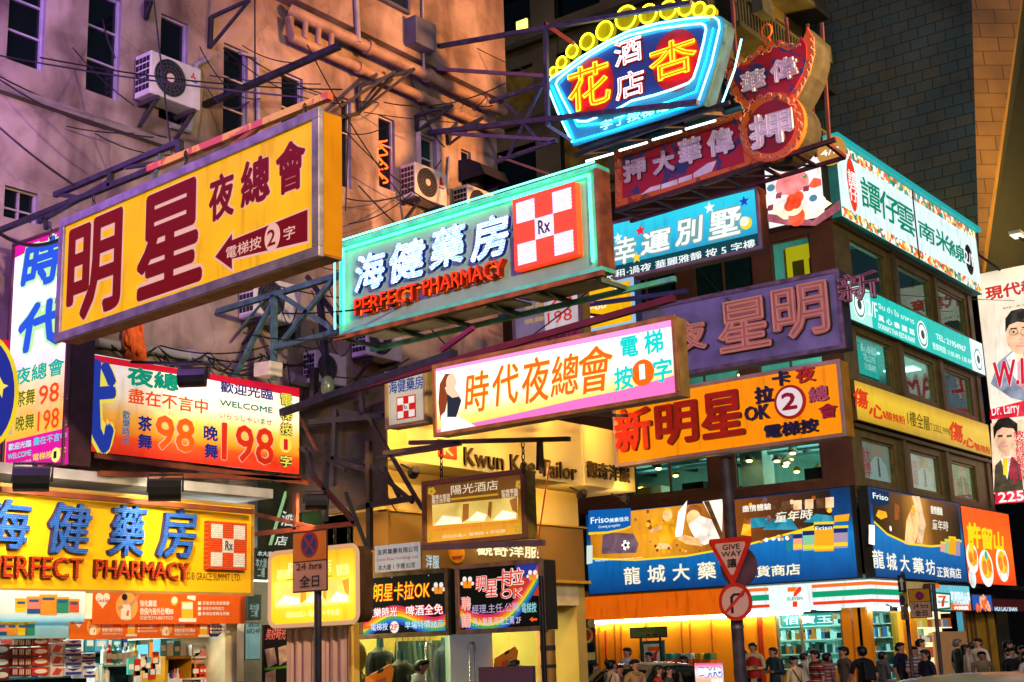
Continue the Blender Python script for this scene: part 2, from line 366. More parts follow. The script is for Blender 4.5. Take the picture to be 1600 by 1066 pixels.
class Sign:
    """a sign box: fitted upright rectangle, casing behind it, printed or painted face and lettering in front"""
    def __init__(s, name, label, cat, cs, X=None, Y=None, group=None, lam=1.5, t=.3):
        s.F, s.w, s.h = fit(cs, X, Y, lam); s.t = t
        s.o = thing(name, label, cat, s.F.P, s.F.ang, group)
    def p(s, *q): return s.F.uv(q)
    def case(s, mat, name='casing', back=.004):
        MB().fbox(s.F, .0, .0, s.w, s.h, -back, -s.t).build(name, mat, s.o, bevel=.008)
    def face(s, mat, inset=.0, d=.006, name='face_panel'):
        MB().fbox(s.F, inset, inset, s.w-inset, s.h-inset, -.002, d).build(name, mat, s.o)
    def frame(s, mat, w=.06, d0=-.02, d1=.035, name='frame'):
        b = MB(); W, H = s.w, s.h
        for a in ((-.012, -.012, W+.012, w), (-.012, H-w, W+.012, H+.012), (-.012, w, w, H-w), (W-w, w, W+.012, H-w)): b.fbox(s.F, *a, d0, d1)
        b.build(name, mat, s.o, bevel=.006)
    def text(s, body, lb, rt, mat, bold=.008, d=.01, ext=.004, out=None, shear=0, name='lettering', side=None, ow=.022):
        a, b = s.p(*lb), s.p(*rt); m = MB(); ms = [mat]
        put_text(m, s.F, body, a, b, d, ext, bold, shear, mi=0, mi_side=1 if side else None)
        if side: ms.append(side)
        if out is not None:
            n = max(1, max(len(x) for x in body.split('\n'))); g = abs(b[0]-a[0])/n*ow*1.1
            put_text(m, s.F, body, (a[0]-g, a[1]-g), (b[0]+g, b[1]+g), d-.0042, .001, bold+ow*1.3+.01, shear, mi=len(ms)); ms.append(out)
        return m.build(name, ms, s.o)
    def neon(s, body, lb, rt, mat, r=.012, d=.05, shear=0, bold=0, name='neon_tubing'):
        return put_text(MB(), s.F, body, s.p(*lb), s.p(*rt), d, tube=r, shear=shear, bold=bold).build(name, mat, s.o, smooth=True)
    def poly(s, pts, mat, d=.008, t=.004, name='printed_shape', m=None, mi=0):
        q = [s.p(*k) for k in pts]; b = m or MB(); b.prism(s.F, q, d-t, d, mi)
        if m is None: return b.build(name, mat, s.o)
    def disc(s, c, r, mat, d=.008, t=.004, name='printed_disc', m=None, mi=0, ry=None, n=28):
        """disc at pixel c, radius in metres"""
        u, v = s.p(*c); b = m or MB(); ry = ry or r
        b.prism(s.F, [(u+r*math.cos(2*math.pi*k/n), v+ry*math.sin(2*math.pi*k/n)) for k in range(n)], d-t, d, mi)
        if m is None: return b.build(name, mat, s.o)
    def tube(s, pts, mat, r=.015, d=.05, closed=False, name='neon_tube', m=None, mi=0):
        b = m or MB(); b.tube([s.F.w(*s.p(*k), d) for k in pts], r, 6, mi, closed)
        if m is None: return b.build(name, mat, s.o, smooth=True)
    def band(s, rows, mats, d=.009, name='printed_band'):
        """ribbons between successive polylines of pixels"""
        b = MB()
        for k in range(len(rows)-1):
            for i in range(len(rows[k])-1):
                q = [s.p(*x) for x in (rows[k][i], rows[k][i+1], rows[k+1][i+1], rows[k+1][i])]
                b.add([s.F.w(u, v, d) for u, v in q], [(0, 3, 2, 1)], k)
        return b.build(name, mats, s.o)
    def uvband(s, rows, mats, d=.009, name='printed_band'):
        b = MB()
        for k in range(len(rows)-1):
            for i in range(len(rows[k])-1):
                q = [(x*s.w, y*s.h) for x, y in (rows[k][i], rows[k][i+1], rows[k+1][i+1], rows[k+1][i])]
                b.add([s.F.w(u, v, d) for u, v in q], [(0, 3, 2, 1)], k)
        return b.build(name, mats, s.o)
    def px(s, n): 
        """metres that n photo pixels span upright in the middle of the sign"""
        c = s.F.w(s.w/2, s.h/2); return n/F_PX*((c-CAM)@FW)
    def checker(s, lb, rt, red, white, dark, thick=.1, rx='Rx'):
        """pharmacy cross: chequered square of lamps with the prescription mark in its middle"""
        (u0, v0), (u1, v1) = s.p(*lb), s.p(*rt); b = MB(); b.fbox(s.F, u0, v0, u1, v1, 0, thick)
        o = b.build('chequer_board', red, s.o); a, c = (u1-u0)/5.0, (v1-v0)/5.0; q = MB()
        mu, mv = (u1-u0)*.06, (v1-v0)*.06; cw, ch = (u1-u0-2*mu)/3, (v1-v0-2*mv)/3
        for i, j in ((0, 0), (2, 0), (1, 1), (0, 2), (2, 2)): q.fbox(s.F, u0+mu+i*cw, v0+mv+j*ch, u0+mu+(i+1)*cw, v0+mv+(j+1)*ch, thick, thick+.006)
        q.build('white_square', white, o)
        t = MB(); put_text(t, s.F, rx, (u0+mu+cw*1.2, v0+mv+ch*1.18), (u0+mu+cw*1.85, v0+mv+ch*1.85), thick+.008, .006, .03); t.build('lettering', dark, o)

# common surfaces
steel_dark = D('#2a2a33', .55, .3, .35, 8); steel_rust = D('#5a2c26', .75, .1, .5, 6); steel_teal = D('#3f5f60', .6, .2, .35, 7)
steel_purple = D('#4a4560', .55, .3, .3, 7); rust_orange = D('#8a4a22', .75, .1, .45, 6); alu = D('#9a97a6', .45, .5, .2, 8)
white_p = D('#d8d4cc', .5, 0, .1, 5); black_m = D('#0d0d12', .5, 0, .3, 6); cream = D('#cfc0a0', .7, 0, .15, 3)
GLASS = glass()
def beam(name, label, a, b, w=.07, mat=steel_dark, group=None, cat='beam'):
    o = MB().bar(a, b, w).build(name, mat); centre(o); return tag(o, label, cat, group)
def lattice(name, label, segs, mat, cat='sign bracket', group=None, w=.07, round_=False):
    """one welded support: its bars touch each other and are one thing with its bars as parts"""
    P = np.array([q for s_ in segs for q in s_[:2]]); c = P.mean(0); c[2] = P[:, 2].min(); o = thing(name, label, cat, c, 0, group)
    for s_ in segs:
        ww = s_[2] if len(s_) > 2 and s_[2] else w; mm = s_[3] if len(s_) > 3 else mat
        MB().bar(s_[0], s_[1], ww).build('bar', mm, o)
    return o

# ------------------------------------------------------------------ ground
struct('ground', MB().box((-150, -120, -.4), (420, 300, -.02)), D('#2a2a2a', .9))
def sheet(x0, y0, x1, y1, z): return MB().add([(x0, y0, z), (x1, y0, z), (x1, y1, z), (x0, y1, z)], [(0, 1, 2, 3)])
asph = D('#2b2a2c', .8, 0, .3, 1.5, .3)
struct('road', sheet(-100, -4, 300, 10.6, 0), asph)
struct('side_road', sheet(21.2, 10.6, 31.2, 120, -.004), asph)
paving = bricks('paving_slabs', '#4a4542', '#403c3a', '#22201f', 1.5, face='z')
struct('pavement', MB().box((-60, 10.6, -.1), (21.2, 15.4, .13)), paving)
struct('pavement', MB().box((31.2, 10.6, -.1), (200, 14.4, .13)), paving)
kerbm = D('#6a6662', .8)
struct('kerb', MB().box((-60, 10.45, -.1), (21.35, 10.6, .135)), kerbm)
struct('kerb', MB().box((31.05, 10.45, -.1), (200, 10.6, .135)), kerbm)
mk = MB()
for k in range(40): mk.add([(-20+k*6, 3.4, .004), (-17+k*6, 3.4, .004), (-17+k*6, 3.52, .004), (-20+k*6, 3.52, .004)], [(0, 1, 2, 3)])
for yy in (10.1, 10.25): mk.add([(-60, yy, .004), (21, yy, .004), (21, yy+.08, .004), (-60, yy+.08, .004)], [(0, 1, 2, 3)])
struct('road_markings', mk, D('#b8a24a', .7))

# ------------------------------------------------------------------ old apartment building (near block)
FY = Fr((0, 15, 0), 0)
apt = thing('apartment_building', 'old stained plaster apartment block with tall narrow dark windows and pipes', 'building', (10, 15, 0))
def R(F, x0, y0, x1, y1, x2=None):  # opening from pixel corners: start edge x0, top y0 (at x0) , end edge x1, bottom y1 (at x1)
    a, b = F.uv((x0, y0)), F.uv((x1, y1)); return (a[0], b[1], b[0], a[1])
tall = [R(FY, 18, -60, 67, 112), R(FY, 140, -20, 185, 158), R(FY, 252, 20, 291, 199), R(FY, 350, 66, 386, 226), R(FY, 440, 110, 473, 262),
        R(FY, 533, 150, 549, 296), R(FY, 591, 178, 618, 300)]
low = [R(FY, 8, 289, 58, 352), R(FY, 720, 232, 738, 330), R(FY, 588, -30, 634, 22), R(FY, 432, 440, 470, 545)]
arch = R(FY, 655, 210, 681, 300)
fac = MB(); wall(fac, FY, -14, 19.74, 3.95, 12.25, tall+low+[arch], .13, 0, 1)
wall(fac, Fr((0, 14.72, 0), 0), -14, 19.74, 12.25, 26, [low[2]][:0], .2)
fac.box((-14, 14.72, 12.2), (19.74, 15.3, 12.25)); fac.box((19.70, 15.02, 3.9), (19.74, 60, 26)); fac.box((-14, 15.6, 3.9), (19.5, 60, 26))
fac.build('wall', [plaster('apartment_plaster', '#a08c80', '#5e4c46'), D('#7a7280', .8)], apt)
lb = MB(); lb.fbox(FY, -14, 9.02, 12.05, 9.12, 0, .12); lb.build('ledge', D('#75685e', .8), apt)
winfr = D('#8d8792', .5, .4); dkglass = D('#07070c', .12, 0, .2, 2, 0, .6)
def window(h, F, parent, panes=2, fm=winfr, gm=dkglass, inset=-.11, fw=.026, sill=None, horiz=(.5,)):
    b = MB(); a, c, e, g = h
    b.fbox(F, a, c, a+fw, g, inset, inset+.05); b.fbox(F, e-fw, c, e, g, inset, inset+.05)
    b.fbox(F, a+fw, c, e-fw, c+fw, inset, inset+.05); b.fbox(F, a+fw, g-fw, e-fw, g, inset, inset+.05)
    for q in horiz: b.fbox(F, a+fw, c+(g-c)*q-fw/2, e-fw, c+(g-c)*q+fw/2, inset+.001, inset+.045)
    for k in range(1, panes): u = a+(e-a)*k/panes; b.fbox(F, u-fw/2, c+fw, u+fw/2, g-fw, inset+.002, inset+.043)
    o = b.build('window', fm, parent)
    MB().fbox(F, a+.01, c+.01, e-.01, g-.01, inset-.004, inset+.008).build('pane', gm, o)
    if sill: MB().fbox(F, a-.08, c-.07, e+.08, c, -.02, .07).build('sill', sill, o)
    return o
for k, h in enumerate(tall): window(h, FY, apt, 1, D('#a79cae', .5, .3), E('#3a1006', .5) if k == 9 else dkglass, horiz=((.33, .66) if k in (0, 1, 3) else (.62,)))
window(low[0], FY, apt, 2, D('#8d8080', .6), dkglass, horiz=(.35,)); window(low[1], FY, apt, 1); window(low[3], FY, apt, 1)
window(arch, FY, apt, 1, D('#b9a6a0', .5), D('#0d2a2c', .15), horiz=(.6,))
am = MB(); a_, c_, e_, g_ = arch; cu_ = (a_+e_)/2; ra = (e_-a_)/2+.06
am.tube([FY.w(a_-.06, c_, .03)]+[FY.w(cu_+ra*math.cos(t), g_+ra*1.1*math.sin(t)-.02, .03) for t in np.linspace(math.pi, 0, 12)]+[FY.w(e_+.06, c_, .03)], .05, 6); am.build('arched_surround', D('#a58f90', .8), apt)
# upper openings over the pipes
F2 = Fr((0, 14.72, 0), 0)
for q in (R(F2, 590, -60, 632, 18),):
    b = MB(); b.fbox(F2, q[0], q[1], q[2], q[3], -.0, .02); o = b.build('window', D('#1a2430', .2), apt)
    b = MB(); [b.fbox(F2, *k, .02, .09) for k in ((q[0]-.06, q[1]-.06, q[0], q[3]), (q[2], q[1]-.06, q[2]+.06, q[3]), (q[0], q[1]-.06, q[2], q[1]))]; b.build('frame', D('#4a4a60', .5), o)
# red neon glimpsed through the narrow window
rw = tall[6]; RX = MB(); cu = (rw[0]+rw[2])/2; ht = rw[3]-rw[1]
RX.tube([FY.w(cu+.12*math.sin(t*3.1), rw[1]+ht*(.1+.62*t/6.5), -.10) for t in np.linspace(0, 6.5, 40)], .016)
RX.tube([FY.w(cu-.12+.1*math.cos(t*2.3), rw[1]+ht*(.15+.5*t/6), -.09) for t in np.linspace(0, 6, 40)], .014)
rn = RX.build('neon_scroll', E('#ff4a10', 5)); centre(rn); tag(rn, 'red orange neon scroll glowing inside a narrow apartment window', 'neon sign')
# pipes
def pipe(name, label, pts, r, mat, group=None, cat='pipe'):
    b = MB(); b.tube(pts, r, 10); 
    for p, q in zip(pts[:-1], pts[1:]):
        L = float(np.linalg.norm(np.array(q)-np.array(p))); d = (np.array(q)-np.array(p))/max(L, 1e-6)
        for k in range(1, int(L/1.6)+1): c = np.array(p)+d*k*1.6; b.tube([c-d*.05, c+d*.05], r*1.3, 10)
    o = b.build(name, mat, smooth=True); centre(o); return tag(o, label, cat, group)
pm = D('#8f7460', .6, 0, .25, 4); PY = 14.86
pipe('drain_pipe', 'upper of two thick cream drain pipes running along the apartment wall', [(14.1, PY, 12.05), (14.25, PY-.1, 11.98), (19.66, PY-.12, 11.98)], .105, pm, 'drain pipes on the apartment wall')
pipe('drain_pipe', 'lower of two thick cream drain pipes running along the apartment wall', [(14.1, PY, 11.9), (14.1, PY-.04, 11.56), (19.66, PY-.04, 11.56)], .085, pm, 'drain pipes on the apartment wall')
for k, (x, z) in enumerate(((14.35, 11.78), (14.65, 11.78), (14.95, 11.78))):
    pipe('pipe_stub', 'short upright pipe joining the two drain pipes near their elbow', [(x, PY-.1, 11.6), (x, PY-.12, 11.95)], .05, pm, 'pipe stubs between the drain pipes')
def y_(px, py, Y=14.95): return ony(px, py, Y)
vp = [('grey conduit climbing the plaster beside the drain pipe elbow', [y_(555, -30, 14.68), y_(560, 66, 14.68)], .05),
      ('thin conduit dropping beside the grey wall box', [y_(660, -20, 14.68), y_(662, 108, 14.68)], .025),
      ('bent conduit beside the upper air conditioner', [y_(325, 92), y_(306, 102), y_(302, 180), y_(296, 205), y_(266, 196)], .045),
      ('white conduit loop above a narrow dark window', [y_(375, 82), y_(402, 92), y_(404, 215)], .04),
      ('slim pipe rising by the arched window', [y_(698, 300), y_(702, 245)], .03),
      ('thick drain pipe above the black name boards', [y_(455, 590), y_(600, 628)], .09),
      ('rusty pipe above the white banner', [y_(150, 535), y_(330, 560)], .07)]
for lab, pts, r in vp: pipe('conduit', lab, pts, r, D('#8a8790', .6, .2))
o = MB().fbox(F2, *F2.uv((632, 72)), *F2.uv((663, 46)), 0, .28).build('wall_box', D('#55586c', .5, .2), bevel=.02); centre(o); tag(o, 'grey metal box fixed to the orange lit plaster', 'electrical box')
# window awning
aw = thing('window_awning', 'small black cloth awning over the last apartment window', 'awning', ony(742, 262, 15)); b = MB()
uA, vA = FY.uv((716, 240)); uB, _ = FY.uv((738, 250))
prof = [(0, .42), (.25, .38), (.5, .24), (.62, .0), (.6, .0), (.48, .2), (.24, .33), (0, .37)]
for i in range(len(prof)): 
    p, q = prof[i], prof[(i+1) % len(prof)]
    b.add([FY.w(uA, vA-.55+p[1], p[0]), FY.w(uA+.75, vA-.55+p[1], p[0]), FY.w(uA+.75, vA-.55+q[1], q[0]), FY.w(uA, vA-.55+q[1], q[0])], [(0, 1, 2, 3)])
for uu in (uA, uA+.75): b.add([FY.w(uu, vA-.55+p[1], p[0]) for p in prof[:4]]+[FY.w(uu, vA-.55, 0)], [(0, 1, 2, 3, 4)])
b.build('canopy', D('#141420', .8), aw)

# ------------------------------------------------------------------ air conditioners
ac_white = D('#b9b2ac', .5, 0, .15, 4); ac_dark = D('#15151c', .5)
def make_ac(label, mark=None):
    t = thing('air_conditioner', label, 'air conditioner', (0, 0, 0), 0, 'air conditioners on the apartment wall'); Fa = Fr((0, -.4, 0), 0)
    MB().box((0, -.4, 0), (.86, -.06, .62)).build('casing', ac_white, t, bevel=.015)
    b = MB(); b.prism(Fa, [(.32+.26*math.cos(k*math.pi/16), .31+.26*math.sin(k*math.pi/16)) for k in range(32)], .0, .008); g = b.build('fan_recess', ac_dark, t)
    b = MB()
    for r in (.07, .12, .17, .22, .26): b.tube([Fa.w(.32+r*math.cos(k*math.pi/16), .31+r*math.sin(k*math.pi/16), .02) for k in range(32)], .0045, 4, 0, True)
    for k in range(16): b.tube([Fa.w(.32+.05*math.cos(k*math.pi/8), .31+.05*math.sin(k*math.pi/8), .018), Fa.w(.32+.26*math.cos(k*math.pi/8), .31+.26*math.sin(k*math.pi/8), .018)], .004, 4)
    b.build('fan_grille', D('#4a484c', .5), t)
    b = MB(); b.lathe((.32, -.4, .31), [(.065, 0), (.06, .03)], 16, 0, 1); b.build('fan_hub', D('#c9a79a', .5), t)
    b = MB()
    for i in range(4):
        for j in range(5): b.box((-.006, -.37+i*.075, .08+j*.1), (0, -.31+i*.075, .155+j*.1))
    b.build('side_vent', ac_dark, t)
    b = MB()
    for x in (.1, .72):
        b = MB(); b.box((x, -.42, -.06), (x+.05, .0, -.003)); b.hexa([(x, -.05, -.35), (x+.05, -.05, -.35), (x+.05, 0, -.35), (x, 0, -.35), (x, -.4, -.07), (x+.05, -.4, -.07), (x+.05, -.34, -.07), (x, -.34, -.07)]); b.build('bracket', D('#3a3536', .7, .2), t)
    if mark:
        b = MB()
        if mark == 1:
            for k in range(3):
                a = math.pi/2+k*2*math.pi/3; c = (.72, .47); h = .035
                p = lambda rr, da: (c[0]+rr*math.cos(a+da), c[1]+rr*math.sin(a+da))
                b.prism(Fa, [c, p(h*.9, .52), p(h*1.6, 0), p(h*.9, -.52)], 0, .005)
            b.fbox(Fa, .66, .385, .79, .405, 0, .005, 1)
        else: b.prism(Fa, [(.66, .36), (.76, .36), (.76, .42), (.72, .44), (.74, .5), (.68, .52), (.66, .45)], 0, .005); b.fbox(Fa, .64, .3, .78, .325, 0, .005, 1)
        b.build('badge', [D('#b01818', .4), D('#2c5a8a', .4)], t)
    return t
ac1 = make_ac('air conditioner with three red diamonds between tall dark windows', 1)
ac2 = make_ac('air conditioner with a red badge under the narrow red lit window', 2)
ac3 = make_ac('air conditioner half hidden behind the green neon pharmacy sign')
def put_ac(o, px, py, sc=1, Y=15):
    P = ony(px, py, Y); o.location = [float(x) for x in P]; o.scale = (sc, sc, sc); return o
put_ac(ac1, 205, 157, 1.05); put_ac(ac2, 622, 313, 1.0); put_ac(ac3, 705, 345, 1.0)
for lab, px, py, sc in (('air conditioner behind the green truss beside the yellow nightclub sign', 368, 500, 1.02), ('air conditioner under the neon pharmacy sign with rusty cage', 545, 560, 1.0), ('air conditioner low on the wall behind the small cable clutter', 470, 600, .8)):
    c = copy_tree(ac3); c['label'] = lab; put_ac(c, px, py, sc)

# ================================================================== projecting signs over the street
NG = 'signs projecting over the street'
def ngon(c, r, n=28): return [(c[0]+r*math.cos(2*math.pi*k/n), c[1]+r*math.sin(2*math.pi*k/n)) for k in range(n)]

# --- big yellow nightclub sign
s = Sign('nightclub_sign', 'big yellow sign box with dark red characters and a red arrow pointing at the wall', 'sign', [(98, 346), (503, 171), (500, 397), (91, 537)], X=8.5, group=NG, t=.25)
s.case(D('#8a5a2a', .6, .1, .3, 5)); s.face(E('#fbb212', .86, .1), .03); MB().fbox(s.F, s.w-.02, .02, s.w+.008, s.h-.02, -.03, -.24).build('end_panel', E('#e8900c', .5, .2), s.o); s.frame(D('#8d8494', .5, .4, .3, 6), .085, -.02, .04)
red, pk = D('#8c1414', .4, 0, .06), E('#f0b8a8', .75)
dr = E('#8c0c12', .5)
for q in (('明', (104, 511), (195, 322)), ('星', (214, 474), (321, 270))): s.text(*q, dr, .03, .014, out=pk, ow=.012)
for q in (('夜', (328, 351), (369, 263)), ('總', (378, 328), (425, 237)), ('會', (433, 310), (480, 211))): s.text(*q, dr, .035, .014, out=pk, ow=.018)
s.poly([(334, 403), (366, 360), (366, 373), (484, 325), (484, 380), (366, 408), (366, 427)], pk, .011, name='arrow_outline')
s.poly([(338, 402), (364, 366), (364, 376), (482, 328), (482, 377), (364, 405), (364, 421)], dr, .014, name='arrow')
s.text('電梯按', (356, 407), (411, 368), pk, .01, .018); s.disc((427.5, 371), .11, pk, .018, ry=.135); s.text('2', (421, 387), (434, 357), dr, .03, .022); s.text('字', (446, 378), (464, 351), pk, .01, .018)

# --- tall white dance hall sign
s = Sign('dance_hall_sign', 'tall white and pink sign box with blue brush characters and the price 98', 'sign', [(20, 382), (110, 350), (107, 726), (7, 744)], X=9.3, group=NG, t=.36)
s.case(D('#3a1c24', .6, .1, .3, 5)); s.face(G('print_dance_hall', [(0, '#f0a030'), (.2, '#f8b440'), (.4, '#f4d9a0'), (.55, '#eef4f2'), (1, '#e6f4f6')], .84), .02)
s.frame(D('#5a3038', .5, .2), .03)
mg, blu, gr, tl, og = E('#e0189a', .9), E('#2458d8', .9), E('#b8f0a0', .95), E('#10b0a0', .9), E('#e84818', .95)
s.poly([(21, 384), (108, 352), (108, 362), (21, 405)], mg, .009, name='pink_band'); s.poly([(11, 691), (107.5, 668), (107, 725), (8, 743)], mg, .009, name='pink_band')
for q in (('時', (33, 458), (104, 362)), ('代', (28, 556), (108, 458))): s.text(*q, blu, .03, .014, out=gr, shear=.12, ow=.03)
s.text('夜總會', (25, 604), (103, 557), tl, .02, .014); s.text('98', (62, 634), (95, 596), og, .02, .014); s.text('198', (60, 675), (95, 636), og, .02, .014)
ol, yl = E('#5a5a20', .7), E('#e8d850', .9)
for q in (('茶舞', (27, 638), (57, 606)), ('晚舞', (26, 676), (56, 645))): s.text(*q, ol, .01, .014, out=yl)
s.text('元', (97, 627), (107, 613), pk); s.text('元', (96, 668), (106, 654), pk)
s.text('歡\n樂\n時\n間', (15.5, 680), (24, 616), E('#1890c8', .9), .02, .014)
lb_ = E('#b8ecf8', .95); s.text('歡迎光臨', (15, 705), (51, 687), lb_, .015, .014); s.text('盡在不言中', (54, 697), (106, 674), E('#38d0e8', .95), .015, .014)
s.text('WELCOME', (14, 719), (51, 703), E('#60e0e0', .9), .02, .014); s.text('いらっしゃいませ', (14, 731), (51, 717), E('#f0c0e0', .9), .01, .014)
s.text('電梯按', (53, 721), (84, 704), yl, .015, .014); s.disc((88.5, 711), .085, E('#f0f080', .95), .014); s.text('1', (86, 717), (91, 705), black_m, .03, .018); s.text('字', (94, 713), (105, 697), yl, .015, .014)

# --- white banner along the wall
s = Sign('banner', 'wide white to orange banner greeting visitors with prices 98 and 198', 'banner', [(92, 546), (467, 607), (467, 742), (92, 699)], Y=14.2, t=.06)
s.case(D('#5a2c26', .7)); s.face(G('print_banner', [(0, '#e02818'), (.17, '#e84818'), (.24, '#f08418'), (.42, '#f6b048'), (.62, '#f2dcc0'), (1, '#ecdcda')], .72), 0, .006, 'sheet')
rd, nv, tq, gn = E('#d81830', .8), E('#183088', .6), E('#0a8a80', .7), E('#109878', .75)
s.poly([(92, 546), (467, 607), (467, 621), (320, 592), (92, 557)], rd, .009, name='red_stripe')
s.text('夜總', (197, 601), (279, 585), gn, .03); s.text('盡在不言中', (199, 630), (324, 625), E('#e85010', .8), .02)
s.text('歡迎光臨', (343, 613), (425.5, 609), nv, .02); s.text('WELCOME', (342, 634), (425, 637), tq, .03); s.text('いらっしゃいませ', (342, 654), (424, 656), tq, .01)
s.text('98', (241, 702), (304, 656), E('#f06010', .85), .04, out=pk); s.text('198', (345, 719), (427, 671), E('#e03010', .8), .03, out=pk)
for q in (('茶', (214, 673), (237, 652)), ('舞', (214, 701), (237, 680)), ('晚', (317, 688), (340, 667)), ('舞', (318, 716), (340, 695))): s.text(*q, nv, .03)
s.text('歡\n樂\n時\n光', (189, 694), (203, 643), E('#1878a8', .7), .02)
for q in (('電', (437.5, 634), (456, 617)), ('梯', (437.5, 656), (456, 640)), ('按', (437.5, 679), (456, 662)), ('字', (437, 730), (455, 713))): s.text(*q, yl, .02, out=E('#384820', .4), ow=.05)
s.disc((445.5, 695), .115, yl); s.text('1', (442, 703), (448.5, 687), rd, 0, .014)
s.text('代', (88, 702), (182, 566), E('#2840b0', .7), .05, out=yl, shear=.1, ow=.03)

# --- another banner far along the same wall, its blue figure against yellow
s = Sign('banner', 'blue and yellow banner cut by the photo edge beside the tall white sign', 'banner', [(-60, 520), (13, 532), (8, 690), (-66, 684)], Y=14.0, t=.06)
s.case(D('#6a2020', .7)); s.face(E('#d81838', .7), 0); s.disc((-22, 612), .36, E('#2030a0', .6), .012, ry=.62); s.disc((-22, 612), .42, E('#e8d020', .8), .009, ry=.68)
s.poly([(-2, 588), (4, 600), (12, 603), (4, 608), (2, 622), (-4, 609)], yl, .015)

# --- pharmacy neon sign
s = Sign('pharmacy_neon_sign', 'pale green neon sign box with glowing blue characters and red orange lettering', 'neon sign', [(535, 387), (935, 257), (941, 424), (537, 519)], X=12.5, group=NG, t=.62)
F = s.F; W, H = s.w, s.h
grn = D('#6fae96', .5, .1, .2, 5)
b = MB(); b.fbox(F, 0, 0, W, H, -.004, -.05); b.build('back_panel', D('#7c9c88', .55, 0, .15, 2), s.o)
b = MB()
for a in ((-.02, H-.03, W+.02, H+.02), (-.02, -.02, W+.02, .03), (-.02, .03, .03, H-.03)): b.fbox(F, *a, .05, -.2)
b.build('casing', D('#58c0a4', .5, .1, .2, 5), s.o)
b = MB(); b.fbox(F, W-.03, .03, W+.02, H-.03, .05, -.2); b.build('end_panel', D('#7a3d22', .7, 0, .35, 5), s.o)
for du in (.075,): s.o; t_ = MB().tube([F.w(*q, .06) for q in ((du, .1), (du, H-.09), (W-.09, H-.09), (W-.09, .1))], .017, 6); t_.build('border_tube', E('#30ffc0', 9), s.o, smooth=True)
MB().tube([F.w(*q, .1) for q in ((-.05, H-.02), (-.05, .06))], .014, 6).build('border_tube', E('#50ffd8', 5), s.o, smooth=True)
MB().tube([F.w(*q, .08) for q in ((-.02, H+.035), (W+.01, H+.035))], .012, 6).build('border_tube', E('#70ffd8', 3), s.o, smooth=True)
led = bricks('blue_lamp_dots', '#78acff', '#c4dcff', '#2838b8', 14, .5, .5, 2.2, mortar=.05)
navy = D('#141c6c', .4)
for q in (('海', (560, 461), (608, 389)), ('健', (614, 447), (671, 369)), ('藥', (677, 426), (733, 347)), ('房', (741, 414), (800, 331))): s.text(*q, led, .03, .012, .06, side=navy, shear=.12)
orr = E('#ff3a08', 1.0); ors = D('#7a1c08', .4)
for q in (('PERFECT', (563, 495), (660, 444)), ('PHARMACY', (670, 464), (795, 406))): s.text(*q, orr, .02, .012, .1, side=ors)
hl = E('#ff5a10', 2.2)
for q in (('PERFECT', (563, 495), (660, 444)), ('PHARMACY', (670, 464), (795, 406))): s.neon(*q, hl, .008, .02)
s.checker((813, 426), (906, 287), bricks('red_lamp_dots', '#ff4210', '#f83608', '#a01c04', 14, .3, .3, 1.0, mortar=.03), bricks('white_lamp_dots', '#d8d0f0', '#ffffff', '#8880a8', 14, .3, .3, .75, mortar=.04), black_m, .1)
# open lamp tray under the box
tray = thing('sign_support_frame', 'green welded ladder frame hanging under the neon pharmacy sign', 'sign bracket', F.w(W/2, -.12, -.3), F.ang)
gb, rb_ = D('#58b494', .55, .1, .3, 6), D('#8a4a1c', .65, .1, .4, 6)
b = MB(); b.bar(F.w(-.1, -.06, .06), F.w(W+.05, -.06, .06), .06); b.build('bar', rb_, tray)
MB().bar(F.w(-.1, -.1, -.62), F.w(W+.55, -.1, -.62), .06).build('bar', gb, tray)
for k in range(6): MB().bar(F.w(.05+k*W/5.2, -.085, .04), F.w(.05+k*W/5.2, -.085, -.62), .05).build('bar', D('#6a7a60', .6, .2, .3), tray)
b = MB(); [b.fbox(F, .3+k*W/3.2, -.055, .3+k*W/3.2+W/3.6, -.03, -.12, -.5) for k in range(3)]; b.build('lamp_tray', D('#c8c4a0', .5), tray)

# --- white pink dance hall light box in the middle
s = Sign('dance_hall_light_box', 'glowing white and pink light box with orange brush characters and a turquoise lift note', 'sign', [(679, 573), (1057, 493), (1060, 617), (680, 684)], X=11.5, group=NG, t=.2)
s.case(D('#a07838', .5, .2, .3, 5)); s.face(G('print_light_box', [(0, '#ffb040'), (.2, '#ffc870'), (.45, '#fff0d8'), (.65, '#f4f8fc'), (1, '#e8f6fc')], .92, 2, .05), .02)
s.frame(D('#a0663a', .5, .2, .3, 6), .035, -.01, .03)
pnk = E('#ff78c8', .95); W, H = s.w, s.h
s.uvband([[(.012, .985), (.988, .985)], [(.012, .915), (.988, .87)]], [E('#ff98d8', 1)], .009, 'pink_band')
s.uvband([[(0.012, .09), (.2, .10), (.4, .13), (.6, .17), (.8, .19), (.988, .26)], [(.012, .025), (.2, .025), (.4, .025), (.6, .025), (.8, .025), (.988, .025)]], [pnk], .009, 'pink_band')
org = E('#f06810', .98); yel = E('#fff0a0', 1.0)
for q in (('時', (728, 648), (765, 577)), ('代', (772, 637), (811, 566)), ('夜', (818, 633), (860, 554)), ('總', (862, 622), (905, 550)), ('會', (908, 618), (958, 536))): s.text(*q, org, .012, .014, shear=.15, out=yel, ow=.02)
tq2 = E('#10d0c8', 1)
for q in (('電', (972, 561), (998, 523)), ('梯', (1009, 556), (1037, 513)), ('按', (962, 612), (990, 570)), ('字', (1023, 600), (1051, 557))): s.text(*q, tq2, .03, .014)
s.disc((1005.5, 582.5), .135, org, .013); s.text('1', (1001.5, 594), (1009, 569), E('#ffffff', 1), 0, .02)
hair, skin, drk, wht = E('#8a4020', .9), E('#f4c8a8', 1), E('#283040', .8), E('#f4f4f4', 1)
b = MB()
